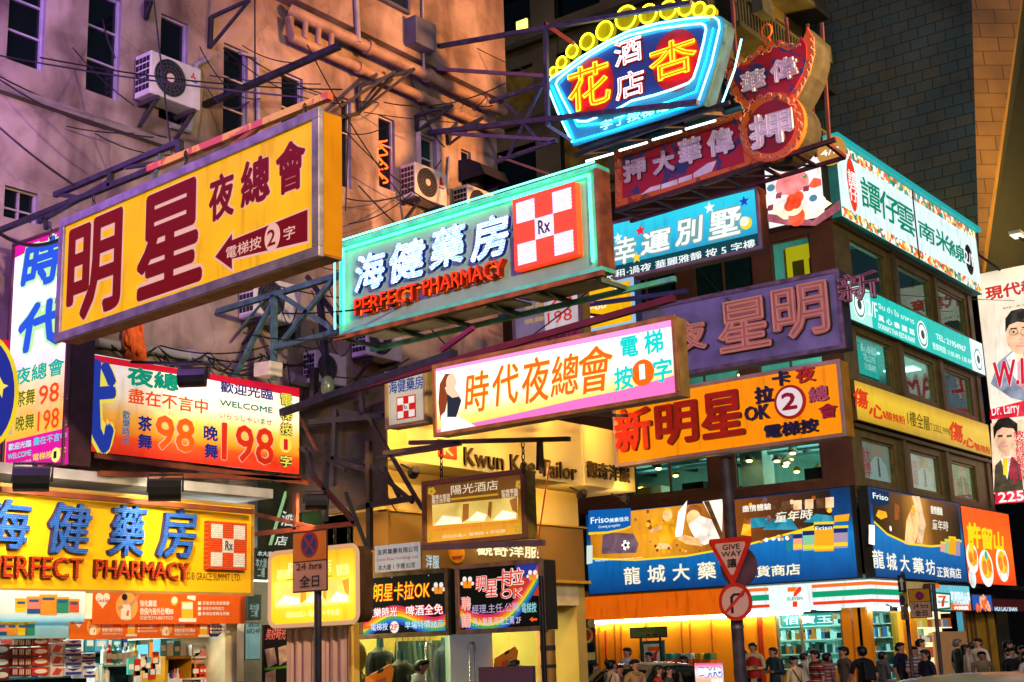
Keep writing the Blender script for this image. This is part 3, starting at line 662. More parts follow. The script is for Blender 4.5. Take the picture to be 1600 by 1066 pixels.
s.poly([(690, 662), (686, 630), (688, 600), (697, 584), (709, 584), (714, 598), (702, 605), (699, 630), (694, 655)], 0, .0112, m=b, mi=0)
s.poly([(696, 606), (711, 596), (712, 608), (722, 622), (720, 630), (704, 628)], 0, .012, m=b, mi=1); s.disc((706, 598), .075, 0, .0124, m=b, mi=1, ry=.1)
s.poly([(700, 616), (708, 622), (718, 620), (722, 626), (714, 652), (700, 652)], 0, .0132, m=b, mi=2); s.poly([(690, 650), (700, 640), (716, 650), (744, 666), (690, 677)], 0, .0126, m=b, mi=3)
b.build('printed_woman', [hair, skin, drk, wht], s.o)

# --- small pharmacy box
s = Sign('pharmacy_box_sign', 'small cream sign box with blue pharmacy characters over a red chequered cross', 'sign', [(605, 583), (667, 571), (667, 661), (604, 669)], X=13, group=NG, t=.2)
s.case(D('#8a7440', .5, .2)); s.face(E('#d8ccb0', .6, .1), .02); s.frame(D('#a58a50', .5, .2), .035)
s.text('海健藥房', (609, 617), (662, 586), E('#1848a0', .6), .02)
s.checker((621, 657), (650, 616), E('#d82020', .7), E('#f0e8d8', .8), black_m, .012)

# --- brown hotel box and its yellow twin
def hotel(s, photo, ttl, l1, l2, gl, l3, l4, mats):
    tx, gold, ph, bed, wd, orn = mats
    s.text('陽光酒店', *ttl, tx, 0, .012); s.text('豪華大套房\n獨立洗手間', *l1, tx, .005, .012); s.text('配備電腦\n寬頻上網', *l2, tx, .005, .012)
    s.poly(gl, gold, .012, name='gold_rule')
    s.poly(photo, ph, .011, name='printed_room'); (x0, y0), (x1, y1), (x2, y2), (x3, y3) = photo
    P = lambda u, v: (x0+(x1-x0)*u+(x3-x0)*v, y0+(y1-y0)*u+(y3-y0)*v)
    b = MB(); s.poly([P(.02, .98), P(.12, .55), P(.32, .7), P(.34, .98)], 0, .0125, m=b); s.poly([P(.4, .9), P(.52, .5), P(.64, .7), P(.6, .98)], 0, .0125, m=b); s.poly([P(.7, .98), P(.82, .55), P(.97, .75), P(.97, .98)], 0, .0125, m=b)
    s.poly([P(.34, .98), P(.36, .1), P(.43, .1), P(.42, .8)], 0, .0122, m=b, mi=1); s.poly([P(.64, .7), P(.66, .1), P(.7, .1), P(.68, .9)], 0, .0122, m=b, mi=1); s.poly([P(.9, .1), P(.99, .0), P(.99, .75), P(.93, .6)], 0, .0124, m=b, mi=1)
    b.build('printed_beds', [bed, wd], s.o)
    s.text('訂房電話 (852)3188-5220 / (852)3188-5221', *l3, orn, .01, .013); s.text('請由此進入 電梯按 4 字全層', *l4, tx, .005, .013)
s = Sign('hotel_sign', 'brown backlit hotel box with photographs of rooms hanging on chains before the tailor', 'sign', [(663, 752), (824, 736), (820, 844), (662, 851)], X=13, group=NG, t=.22)
s.case(D('#9a7c28', .5, .2, .3, 5)); s.face(G('print_hotel', [(0, '#c89020'), (.3, '#b47c20'), (.6, '#7a4c14'), (1, '#5c3a10')], .85), .02); s.frame(D('#8a5a3a', .5, .3), .05)
hm = (E('#f0dcb8', .9), E('#d0a020', .8), PR('#e8c860', .85), PR('#f8f0c8', 1), PR('#a86818', .7), E('#f08020', .9))
hotel(s, [(676, 789), (810, 777), (809, 812), (677, 822)], ((706, 774), (779, 750)), ((676, 788), (704, 771)), ((785, 779), (810, 763)), [(705, 779), (779, 771), (779, 774), (705, 782)], ((675, 831), (810, 813)), ((692, 842), (790, 827)), hm)
gold = E('#d8a830', .75)
for cx, cy in ((675, 768), (812, 757), (672, 838), (811, 827)):
    b = MB()
    for k in range(5): a = k*1.3; s.disc((cx+4*math.cos(a), cy+4*math.sin(a)), .025, 0, .0112, m=b, n=10)
    b.build('gold_ornament', gold, s.o)
s = Sign('hotel_sign', 'rounded yellow hotel box behind the no stopping plate', 'sign', [(422, 865), (560, 852), (560, 972), (423, 979)], X=11.4, group=NG, t=.24)
def rrect(w_, h_, r): return [(cx+r*math.cos(a), cy+r*math.sin(a)) for cx, cy, a0 in ((w_-r, r, -90), (w_-r, h_-r, 0), (r, h_-r, 90), (r, r, 180)) for a in [rad(a0+k*15) for k in range(7)]]
b = MB(); b.prism(s.F, rrect(s.w, s.h, .1), -.24, -.002); b.build('casing', D('#4a3018', .6, .2, .4, 5), s.o)
q = rrect(s.w-.05, s.h-.05, .08); b = MB(); b.prism(s.F, [(u+.025, v+.025) for u, v in q], -.001, .006); b.build('face_panel', G('print_hotel_yellow', [(0, '#f0b810'), (.5, '#f6d038'), (1, '#d89a10')], .98), s.o)
b = MB(); b.tube([s.F.w(u, v, .01) for u, v in rrect(s.w, s.h, .1)], .026, 6, 0, True); b.build('frame', E('#f0b888', .6), s.o)
hm2 = (E('#fff0b0', 1.1), E('#e0b020', .8), PR('#f0d060', 1), PR('#fff8d0', 1.15), PR('#d89818', .8), E('#fff0a0', 1.05))
hotel(s, [(430, 911), (548, 903), (548, 940), (430, 948)], ((452, 900), (519, 873)), ((434, 907), (455, 889)), ((527, 900), (546, 881)), [(450, 905), (520, 899), (520, 901), (450, 907)], ((432, 953), (546, 935)), ((448, 966), (531, 951)), hm2)

# --- name plate and two karaoke boxes
s = Sign('name_plate', 'small white company plate with purple, red and black lettering above a karaoke box', 'sign', [(587, 853), (657, 847), (657, 889), (585, 895)], X=13.6, t=.03)
s.case(D('#c9c0b0', .5)); s.face(E('#d9d0c8', .5, .05), 0); s.text('友昇集團有限公司', (591, 868), (654, 853), D('#5a1c6c', .5), .02); s.text('Loyal Rise Holdings Ltd', (590, 879), (654, 867), D('#c03020', .5), .01); s.text('本大廈 1 字樓 B2室', (592, 892), (650, 878), D('#241820', .5), .02)  # weak emission put into the plate face to brighten it
rain = ['#e03060', '#f06020', '#f8a020', '#f8d838', '#48b058', '#2080d0', '#3048b0']
mug_o, mug_w = E('#f09020', .9), E('#f0e8e0', .9)
def mug(s, c, k=1):
    b = MB(); x, y = c
    for dx, sg in ((-4.2*k, -1), (4.2*k, 1)):
        s.poly([(x+dx-3.2*k, y-4*k), (x+dx+3.2*k, y-5*k), (x+dx+3*k-sg*1.2*k, y+8*k), (x+dx-3*k-sg*1.2*k, y+8*k)], 0, .0125, m=b, mi=0)
        s.disc((x+dx, y-6*k), s.px(4*k), 0, .0135, m=b, mi=1, n=12); s.disc((x+dx+sg*4*k, y+1*k), s.px(3*k), 0, .0118, m=b, mi=1, n=10)
    b.build('printed_beer_mugs', [mug_o, mug_w], s.o)
s = Sign('karaoke_sign', 'black karaoke box with orange characters, rainbow and beer mugs, under the company plate', 'sign', [(564, 901), (702, 888), (702, 993), (564, 996)], X=14, group='black karaoke boxes', t=.3)
s.case(D('#2c2820', .6, .2)); s.face(E('#0c1410', .5, .2), .03); s.frame(D('#7c6a48', .4, .5, .3, 7), .05)
rows = [[(.03+x*.94, min(.97, max(.02, .33+.16*math.sin(3.6-x*5.4)+.15*x**4-k*.042+.0))) for x in np.linspace(0, 1, 18)] for k in range(8)]
s.uvband(rows, [E(c, .8) for c in rain], .0085, 'rainbow')
s.text('明星卡拉OK', (585, 941), (672, 906), E('#ffd020', 1), .005, .013, out=E('#e83010', .9), shear=.1, ow=.03)
s.text('歡樂時光', (573, 966), (622, 948), E('#ffffff', .9), .01, .013, out=E('#d82030', .8), ow=.04); s.text('啤酒全免', (636, 963), (693, 943), E('#ffffff', .9), .01, .013, out=E('#d82030', .8), ow=.04)
s.text('電梯按', (581, 986), (607, 973), E('#d8e8ff', .9), .01, .013, out=E('#2040a0', .7)); s.text('早場特價98元', (634, 983), (694, 968), E('#c8f0ff', .9), .01, .013, out=E('#2080b0', .7), ow=.03)
s.disc((617, 980), .08, E('#f8f0e8', .8), .0125); s.text('2F', (611, 985), (623, 975), E('#e03020', .8), .02, .016)
s.poly([(567, 980), (573, 975), (573, 978), (580, 977.5), (580, 982), (573, 982.5), (573, 985)], E('#f06020', .9), .012, name='arrow'); mug(s, (686, 920)); mug(s, (573, 930))
st = MB()
for k in range(22): s.disc((random.uniform(572, 698), random.uniform(896, 936)), s.px(random.choice((.6, .8, 1.1))), 0, .0105, m=st, n=6)
st.build('printed_stars', mug_w, s.o)
s = Sign('karaoke_sign', 'black karaoke hiring notice box with scribbled red title over a rainbow by the brown post', 'sign', [(715, 885), (849, 874), (849, 985), (715, 989)], X=13.2, group='black karaoke boxes', t=.28)
s.case(D('#332c22', .6, .2)); s.face(E('#0e120e', .5, .2), .03); s.frame(D('#8a6a58', .4, .4, .3, 7), .045)
rows = [[(.03+x*.94, min(.97, max(.02, .52-.28*math.sin(.35+x*3.0)+.38*x**3.2-k*.042))) for x in np.linspace(0, 1, 18)] for k in range(8)]
s.uvband(rows, [E(c, .75) for c in rain], .0085, 'rainbow')
s.uvband([[(.6, .62), (.8, .78), (.97, .7)], [(.6, .6), (.8, .5), (.97, .48)]], [E('#d84010', .7)], .0082, 'glow_patch'); s.uvband([[(.7, .97), (.85, .97), (.97, .97)], [(.7, .9), (.85, .7), (.97, .78)]], [E('#3040a8', .6)], .0083, 'glow_patch')
rw_ = E('#f0d8d0', .9); ro_ = E('#e83820', .85)
for q in (('明', (744, 925), (761, 900)), ('星', (760, 933), (777, 905)), ('卡', (778, 922), (797, 889)), ('拉', (795, 915), (819, 887)), ('OK', (783, 936), (817, 919))): s.text(*q, ro_, .01, .013, out=rw_, ow=.03, shear=.1)
for q in (('聘', (722, 954), (736, 932)), ('請', (722, 981), (736, 958))): s.text(*q, E('#f09080', .85), .02, .013, out=rw_)
s.text('經理,主任,公關', (739, 960), (812, 941), E('#c8b8e0', .8), 0, .013); s.text('電梯按', (817, 958), (839, 941), E('#a0e0e0', .85), .01, .013, out=E('#206070', .6)); s.text('月入數萬,可達上萬 2F', (740, 979), (815, 962), E('#e0d0e8', .85), 0, .013)
s.poly([(828, 968), (833, 964), (833, 966.5), (840, 966), (840, 969.5), (833, 970), (833, 972)], E('#f06020', .9), .012, name='arrow'); mug(s, (731, 911)); mug(s, (833, 900), .9)

# --- turquoise guest house sign
s = Sign('guest_house_sign', 'turquoise sign box with white characters, coloured stars and a yellow moon', 'sign', [(957, 347), (1185, 291), (1190, 388), (957, 440)], X=19.9, group=NG, t=.3)
s.case(D('#5a3020', .6, .1, .3)); s.face(G('print_guest_house', [(0, '#0f7088'), (.4, '#1898b4'), (.75, '#20b4c8'), (1, '#28c4d0')], .95), .02); s.frame(D('#7a6a72', .5, .3), .05)
s.uvband([[(.01, .25), (.99, .25)], [(.01, .02), (.99, .02)]], [E('#0a4a52', .7)], .009, 'dark_band')
ww = E('#e8f4f0', 1); ws = E('#88b0a8', .7)
for q in (('幸', (961, 416), (994, 366)), ('運', (1002, 401), (1048, 355)), ('別', (1056, 387), (1099, 335)), ('墅', (1108, 377), (1158, 321))): s.text(*q, ww, .025, .014, out=ws, shear=.12, ow=.03)
s.text('時租·過夜 華麗雅靜 按 5 字樓', (946, 440), (1180, 373), ww, .015, .013)
def star(s, c, r, mat):
    u, v = s.p(*c); MB().prism(s.F, [(u+(r if k % 2 == 0 else r*.42)*math.sin(k*math.pi/5), v+(r if k % 2 == 0 else r*.42)*math.cos(k*math.pi/5)) for k in range(10)], .01, .014).build('printed_star', mat, s.o)
star(s, (1001, 361), .11, E('#e02828', .9)); star(s, (995, 403), .11, E('#f8d020', 1)); star(s, (1109, 325), .11, ww); star(s, (1163, 315), .1, E('#2048c0', .8)); star(s, (966, 372), .1, ww)
s.disc((1166, 349), .11, E('#f8d028', 1), .012); s.disc((1163.5, 346.5), .085, E('#f8f0d0', 1), .015)

# --- grey purple nightclub sign with unlit pink tubing, and orange one under it
s = Sign('nightclub_sign', 'faded grey purple sign with unlit pink tube characters above the orange sign', 'neon sign', [(945, 497), (1309, 418), (1322, 547), (955, 601)], X=19.9, group=NG, t=.35)
s.case(D('#4a4454', .6, .2, .3)); s.face(D('#78749c', .55, .1, .25, 2.2), .02); s.frame(D('#6c5a6a', .55, .2, .4, 6), .06)
pkt, pkd = D('#d08a80', .35), D('#a86060', .5)
for q in (('夜', (1052, 556), (1107, 498)), ('星', (1128, 556), (1204, 461)), ('明', (1214, 537), (1295, 438))):
    s.text(*q, D('#b07070', .5), .04, .012, .08, side=D('#3a2a3a', .6)); s.neon(*q, E('#f09888', .35), .018, .1, bold=.02)  # weak emission put into the unlit tubes
for q in (('會', (960, 580), (1006, 520)), ('總', (1008, 570), (1050, 510))): s.text(*q, D('#b07070', .5), .04, .012, .08)
s.neon('新', (1312, 477), (1374, 420), D('#b07888', .35), .016, .05, name='neon_tubing'); s.text('新', (1312, 477), (1374, 420), D('#6a4048', .6), .01, -.05, .05)
s = Sign('nightclub_sign', 'bright orange sign with red characters and a white disc holding the number 2', 'sign', [(962, 628), (1311, 558), (1323, 683), (960, 727)], X=19.5, group=NG, t=.3)
s.case(D('#d0901c', .5, .1, .2)); s.face(E('#fa8c06', .92, .06), .02); s.frame(D('#b0907c', .5, .3), .05)
orl = D('#c82408', .4); side_o = D('#5a1408', .5); nvy = D('#181c4c', .4)
for q in (('新', (966, 710), (1020, 633)), ('明', (1029, 700), (1091, 624)), ('星', (1101, 689), (1162, 607))): s.text(*q, orl, .03, .012, .07, side=side_o)
for q in (('卡', (1210, 606), (1236, 578)), ('拉', (1183, 633), (1210, 602)), ('OK', (1167, 660), (1204, 631)), ('電梯按', (1198, 687), (1280, 653))): s.text(*q, nvy, .03, .012, .06, side=D('#0a0c24', .5))
s.text('夜', (1247, 601), (1275, 571), orl, .02, .012, .06, side=side_o); s.text('總', (1267, 631), (1296, 601), D('#d86880', .4), .02, .012, .06, side=side_o); s.text('會', (1283, 656), (1310, 629), D('#c02840', .4), .02, .012, .06, side=side_o)
s.disc((1236, 628.5), .27, orl, .05, .04, 'disc_rim'); s.disc((1236, 628.5), .225, E('#f0dce0', .75), .056, .004, 'disc_face'); s.text('2', (1225, 643), (1247, 612), E('#a81830', .5), .05, .06)

# --- old price board seen under the neon sign and small yellow box
s = Sign('price_board', 'unlit lilac price board half hidden under the green neon ladder frame', 'sign', [(803, 452), (908, 424), (908, 545), (803, 566)], X=17, t=.25)
s.case(D('#8a6a30', .6)); s.face(E('#8c7a98', .45, .25), .02); s.frame(D('#5a4a50', .6), .04)  # emission put into the unlit board's face and print
s.uvband([[(.02, .27), (.98, .27)], [(.02, .02), (.98, .02)]], [E('#a02858', .5)], .009, 'pink_band'); s.uvband([[(.47, .98), (.96, .98)], [(.47, .3), (.96, .3)]], [E('#d0c4c8', .75, .2)], .0085, 'pale_band')
s.text('夜總會', (826, 462), (880, 440), E('#9a2030', .6), .02, .013)
s.text('98', (856, 481), (894, 451), E('#d02818', .8), .01, .013); s.text('198', (857, 508), (894, 481), E('#c83020', .8), .01, .013)
s.text('茶舞', (821, 486), (851, 470), E('#c0a060', .6), .02, .013); s.text('晚舞', (821, 508), (851, 493), E('#c0a060', .6), .02, .013); s.text('WELCOME', (811, 539), (845, 527), E('#d0b0b8', .6), .01, .013); s.text('電梯按1字', (854, 535), (903, 514), E('#201420', .4), .01, .013)
s = Sign('food_sign', 'small bright yellow box with white outlined characters under the turquoise sign', 'sign', [(918, 452), (990, 433), (990, 502), (918, 520)], X=19, t=.25)
s.case(D('#2a3a6a', .5)); s.face(E('#f8b808', .9, .1), .02); s.frame(E('#90c8f0', .8), .03)
for q in (('米', (920, 485), (928, 468)), ('線', (920, 508), (928, 490)), ('00', (930, 485), (948, 474)), ('卜', (962, 462), (974, 446))): s.text(*q, E('#f8f4e0', 1), .03, .013)

# ================================================================== shaped neon signs
class Shaped(Sign):
    def __init__(s, name, label, cat, X, lb, rt, group=None):
        a, b = onx(*lb, X), onx(*rt, X); s.F = Fr((X, a[1], a[2]), -math.pi/2); s.w = a[1]-b[1]; s.h = b[2]-a[2]
        s.o = thing(name, label, cat, s.F.P, s.F.ang, group)
Z1 = lambda pts: [(850+x/4.44, y/4.44) for x, y in pts]
s = Shaped('hotel_neon_sign', 'fan shaped cyan neon sign with red glowing characters and a row of yellow discs', 'neon sign', 18, (860, 235), (1140, 160), NG)
F = s.F
out = Z1([(28, 590), (60, 545), (150, 480), (260, 395), (420, 300), (600, 205), (800, 150), (1000, 120), (1190, 105), (1235, 118), (1262, 165), (1245, 290), (1190, 480), (1130, 690), (1115, 735), (880, 815), (600, 900), (400, 960), (215, 1022), (195, 1000)])
s.poly(out, D('#3c90a8', .5, 0, .1, 2), .0, .05, 'back_panel')
b = MB(); q = [s.p(*k) for k in out]; n = len(q)
for i in range(n):
    a_, c_ = q[i], q[(i+1) % n]; b.add([F.w(*a_, .03), F.w(*c_, .03), F.w(*c_, -.3), F.w(*a_, -.3)], [(0, 1, 2, 3)])
b.build('casing', D('#24506c', .5, .2, .3, 5), s.o)
cy = E('#10c8ff', 8); wcy = E('#80ecff', 4.5)
ring = Z1([(30, 590), (62, 548), (150, 492), (260, 408), (420, 312), (600, 222), (800, 170), (1000, 138), (1185, 122), (1222, 150), (1228, 200), (1170, 450), (1085, 700)])
s.tube(ring, wcy, .018, .05, name='border_tube'); s.tube(Z1([(30, 592), (110, 790), (205, 990)]), wcy, .018, .05, name='border_tube')
loop = Z1([(95, 590), (110, 560), (180, 500), (330, 392), (470, 312), (600, 255), (800, 208), (1000, 182), (1100, 172), (1130, 186), (1136, 215), (1120, 300), (1080, 460), (1050, 550), (1015, 585), (900, 630), (780, 668), (620, 708), (540, 755), (480, 780)])
s.tube(loop, wcy, .02, .06, name='inner_tube'); s.tube(Z1([(380, 822), (310, 850), (250, 850), (200, 800), (140, 690), (95, 590)]), wcy, .02, .06, name='inner_tube')
s.tube(Z1([(110, 640), (240, 880), (470, 850), (640, 790), (900, 700), (1060, 640), (1130, 420), (1180, 200)]), cy, .012, .03, name='glow_tube')
s.tube(Z1([(60, 600), (215, 985), (500, 905), (800, 800), (1080, 715)]), cy, .014, .03, name='glow_tube'); s.tube(Z1([(200, 450), (420, 312), (620, 230), (900, 175), (1150, 140)]), cy, .01, .03, name='glow_tube')
blue = D('#284c90', .5, 0, .1, 2); s.poly(Z1([(110, 590), (200, 500), (340, 400), (480, 325), (610, 275), (800, 228), (1090, 192), (1112, 210), (1040, 540), (1000, 570), (780, 650), (610, 690), (470, 765), (380, 805), (260, 832), (220, 790)]), blue, .006, .004, 'inner_panel')
for q in (('花', (894, 182), (957, 92)), ('杏', (1021, 135), (1092, 54))):
    s.text(*q, E('#ff7a08', 1.1), .035, .05, .05, side=E('#d83808', .8)); s.neon(*q, E('#ffc020', 3), .012, .1, bold=.03)
    (x0, y0), (x1, y1) = q[1], q[2]; u, v = s.p((x0+x1)/2, (y0+y1)/2)
    MB().prism(F, [(u+.44*math.cos(t), v+.54*math.sin(t)) for t in np.linspace(0, 6.283, 24)[:-1]], .007, .01).build('red_backing', D('#c02028', .5), s.o)  # red disc colour stands in for the glow round the characters
    for k in (.14, .24): MB().tube([F.w(u+k*math.cos(t), v+k*1.2*math.sin(t), .035) for t in np.linspace(0, 6.283, 20)[:-1]], .013, 5, 0, True).build('halo_tube', E('#ff0410', 12), s.o)
for q in (('酒', (965, 110), (1006, 56)), ('店', (967, 162), (1010, 107))):
    s.text(*q, E('#e84810', .9), .03, .03, .05, side=D('#a82808', .4)); s.neon(*q, E('#f4f4ff', 2.2), .009, .085, bold=.01)
s.neon('字了按梯電', (940, 206), (1046, 158), E('#a0ffd8', 2.2), .006, .03)
yc = [(78, 505, 36), (135, 440, 46), (208, 362, 53), (312, 296, 64), (432, 220, 74), (580, 130, 92), (735, 105, 74), (873, 75, 70), (995, 62, 62), (1088, 72, 52), (1162, 90, 42)]
ymat = E('#c8b808', .55, .3)
for k, (x, y, r) in enumerate(yc):
    c = (850+x/4.44, y/4.44); rm = s.px(r/4.44); u, v = s.p(*c); b = MB()
    b.prism(F, [(u+rm*math.cos(2*math.pi*t/24), v+rm*1.02*math.sin(2*math.pi*t/24)) for t in range(24)], -.05-.01*(k % 2), .03+.01*(k % 2)); o = b.build('yellow_disc', ymat, s.o)
    MB().tube([F.w(u+rm*.9*math.cos(2*math.pi*t/24), v+rm*.92*math.sin(2*math.pi*t/24), .06) for t in range(24)], .016, 5, 0, True).build('ring_tube', E('#fff420', 5), o, smooth=True)
for k in range(4):
    v0 = s.p(905+k*52, 243-k*17); MB().tube([F.w(v0[0], v0[1]-.05, -.2), F.w(v0[0]+.55, v0[1]-.05, -.2)], .018, 6).build('underside_tube', E('#d8ffff', 4), s.o)
s.tube(Z1([(1303, 225), (1255, 440), (1170, 670)]), wcy, .016, -.32, name='rear_tube')

# --- pawn shop sign
Z2 = lambda pts: [(950+x/3.44, 30+y/3.44) for x, y in pts]
s = Shaped('pawn_shop_sign', 'peeling dark red pawn sign shaped like a bat holding a disc', 'neon sign', 19.3, (960, 325), (1272, 45), NG)
F = s.F
peel = peeling('peeling_red_blue', '#a8142c', '#34386c', .56, 3.2); rim = peeling('peeling_orange', '#d86420', '#8a3c18', .6, 5)
rect = [(35, 705), (715, 490), (850, 770), (40, 1012)]; grey = D('#343e3a', .6, .1, .3, 4)
s.poly(Z2(rect), rim, .0, .25, 'board_rim'); s.poly(Z2([(75, 742), (705, 540), (735, 770), (80, 965)]), peel, .012, .01, 'board')
bat = [(770, 500), (725, 475), (680, 415), (648, 345), (638, 270), (657, 205), (678, 245), (735, 232), (790, 178), (825, 140), (850, 165), (872, 122), (930, 112), (990, 142), (1045, 125), (1075, 45), (1108, 105), (1112, 190), (1085, 295), (1040, 385), (1000, 450)]
s.poly(Z2(bat), rim, .02, .02, 'bat_rim'); cx_, cy_ = 880, 300
s.poly(Z2([(cx_+(x-cx_)*.83, cy_+(y-cy_)*.80) for x, y in bat]), peel, .034, .01, 'bat_panel')
c0 = Z2([(888, 585)])[0]; u, v = s.p(*c0); ru, rv = s.px(51), s.px(54)
b = MB(); b.prism(F, [(u+ru*1.05*math.cos(2*math.pi*t/36), v+rv*math.sin(2*math.pi*t/36)) for t in range(36)], -.05, .06); b.build('disc_rim', rim, s.o)
b = MB(); b.prism(F, [(u+ru*.79*math.cos(2*math.pi*t/36), v+rv*.77*math.sin(2*math.pi*t/36)) for t in range(36)], .05, .072); b.build('disc', peeling('peeling_red', '#8c1024', '#4a1c34', .68, 3), s.o)
b = MB(); q = [s.p(*k) for k in Z2(bat)]
for i in range(len(q)): a_, c_ = q[i], q[(i+1) % len(q)]; b.add([F.w(*a_, .0), F.w(*c_, .0), F.w(*c_, -.6), F.w(*a_, -.6)], [(0, 1, 2, 3)])
q = [(u+ru*1.04*math.cos(2*math.pi*t/36), v+rv*.99*math.sin(2*math.pi*t/36)) for t in range(36)]
for i in range(36): a_, c_ = q[i], q[(i+1) % 36]; b.add([F.w(*a_, .04), F.w(*c_, .04), F.w(*c_, -.6), F.w(*a_, -.6)], [(0, 1, 2, 3)])
b.build('casing', grey, s.o)
unl, unl2 = D('#f0dcea', .35), D('#d8c4e0', .35); sd = D('#38304a', .6)
for q in (('押', (978, 289), (1011, 245)), ('大', (1024, 277), (1056, 233))): s.text(*q, unl, .05, .014, .05, side=sd); s.neon(*q, unl2, .01, .08, bold=.03)
for q in (('華', (1065, 263), (1098, 212)), ('偉', (1110, 250), (1148, 197))): s.text(*q, unl2, .05, .014, .05, side=sd); s.neon(*q, unl, .012, .08, bold=.03)
for q in (('華', (1163, 152), (1199, 107)), ('偉', (1209, 135), (1249, 87))): s.text(*q, unl2, .05, .036, .05, side=sd); s.neon(*q, unl, .012, .1, bold=.03)
q = ('押', (1178, 240), (1243, 168)); s.text(*q, D('#f4e4f0', .35), .06, .074, .05, side=sd); s.neon(*q, unl, .012, .13, bold=.03)
b = MB()
for p in ([(180, 945), (230, 905), (285, 890), (280, 915)], [(290, 890), (375, 862), (375, 890), (290, 915)], [(382, 858), (455, 835), (452, 862), (382, 885)], [(462, 830), (540, 775), (585, 762), (560, 820), (462, 858)]): s.poly(Z2(p), 0, .02, .02, m=b)
b.build('arrow', unl, s.o)
def fret(path, n, amp, closed=False):
    """key-pattern tubing along a line of pixels"""
    P = np.array(path); d = np.r_[0, np.cumsum(np.hypot(*np.diff(P, axis=0).T))]; o = []
    for k in range(n):
        a, c = (k+.08)/n*d[-1], (k+.92)/n*d[-1]; L = []
        for t, h in ((a, -1), (a, 1), ((a+c)/2, 1), ((a+c)/2, -.2), (c, -.2), (c, -1), (a*.3+c*.7, -1)):
            x, y = np.interp(t, d, P[:, 0]), np.interp(t, d, P[:, 1]); x2, y2 = np.interp(t+.5, d, P[:, 0]), np.interp(t+.5, d, P[:, 1])
            if (x2, y2) == (x, y): x2, y2 = 2*x-np.interp(t-.5, d, P[:, 0]), 2*y-np.interp(t-.5, d, P[:, 1])
            nx, ny = -(y2-y), (x2-x); l = max(1e-6, math.hypot(nx, ny)); L.append((x+nx/l*amp*h, y+ny/l*amp*h))
        o.append(L)
    return o
b = MB(); tubm = D('#c89888', .35)
for path, n, a_, dd in ((Z2([(55, 730), (705, 512)]), 13, 2.6, .05), (Z2([(58, 725), (60, 990)]), 5, 2.6, .05), (Z2(bat[:6]), 7, 2.2, .07), (Z2([(690, 262), (800, 190), (850, 190), (930, 140), (1050, 150)]), 8, 2.2, .07), (Z2(bat[16:]), 9, 2.2, .07),
                        ([(c0[0]+47*math.cos(t), c0[1]+49*math.sin(t)) for t in np.linspace(0, 2*math.pi, 40)], 20, 2.6, .1)):
    for L in fret(path, n, a_): s.tube(L, 0, .009, dd, m=b)
b.build('fret_tubing', tubm, s.o)
b = MB(); rc = s.p(1198, 49); b.tube([F.w(rc[0]+.09*math.cos(t), rc[1]+.12*math.sin(t), .0) for t in np.linspace(0, 6.28, 16)], .02, 6); b.tube([F.w(rc[0]+.05*math.cos(t), rc[1]-.2+.06*math.sin(t), .0) for t in np.linspace(0, 6.28, 16)], .02, 6); b.build('hanging_ring', rim, s.o)

# ================================================================== street sign plates and posts
poster_post = D('#4a4048', .6, .3, .3, 6)
def no_stop(s, c, r, ry, d=.008):
    rb, bb = D('#b01c20', .4, 0, .05), D('#1c2c7c', .4, 0, .05); u, v = s.p(*c); b = MB()
    s.disc(c, r, 0, d, m=b, mi=0, ry=ry); s.disc(c, r*.78, 0, d+.003, m=b, mi=1, ry=ry*.78)
    for sg in (-1, 1):
        t = math.pi/4*sg; ca, sa = math.cos(t), math.sin(t); L, h = .8, .09
        b.prism(s.F, [(u+r*(x*ca-y*sa), v+ry*(x*sa+y*ca)) for x, y in ((-L, -h), (L, -h), (L, h), (-L, h))], d+.003, d+.005, 0)
    b.build('no_stopping_symbol', [rb, bb], s.o)
s = Sign('no_stopping_sign', 'orange over pink no stopping plate reading 24 hrs on a grey post by the alley', 'road sign', [(457, 832), (511, 827), (511, 922), (457, 928)], X=8.6, t=.012)
MB().fbox(s.F, 0, 0, s.w, s.h, -.014, -.002).build('plate_edge', D('#3a2030', .5), s.o, bevel=.004)
MB().fbox(s.F, .012, .012, s.w-.012, s.h*.5-.006, -.002, .003).build('lower_plate', D('#e89c80', .45, 0, .05), s.o); MB().fbox(s.F, .012, s.h*.5+.006, s.w-.012, s.h-.012, -.002, .003).build('upper_plate', D('#f07c14', .45, 0, .05), s.o)
no_stop(s, (484, 851), s.w*.25, s.w*.27, .006); s.text('24 hrs', (464, 892), (504, 877), D('#5a1c1c', .5), .02, .005); s.text('全日', (469, 919), (500, 897), D('#3a1c1c', .5), .02, .005)
c = s.F.w(s.w*.62, s.h*.2, -.05); b = MB(); b.tube([(c[0], c[1], .1), (c[0], c[1], c[2])], .035, 10); b.build('post', D('#4e4248', .5, .3, .2, 6), s.o, smooth=True)
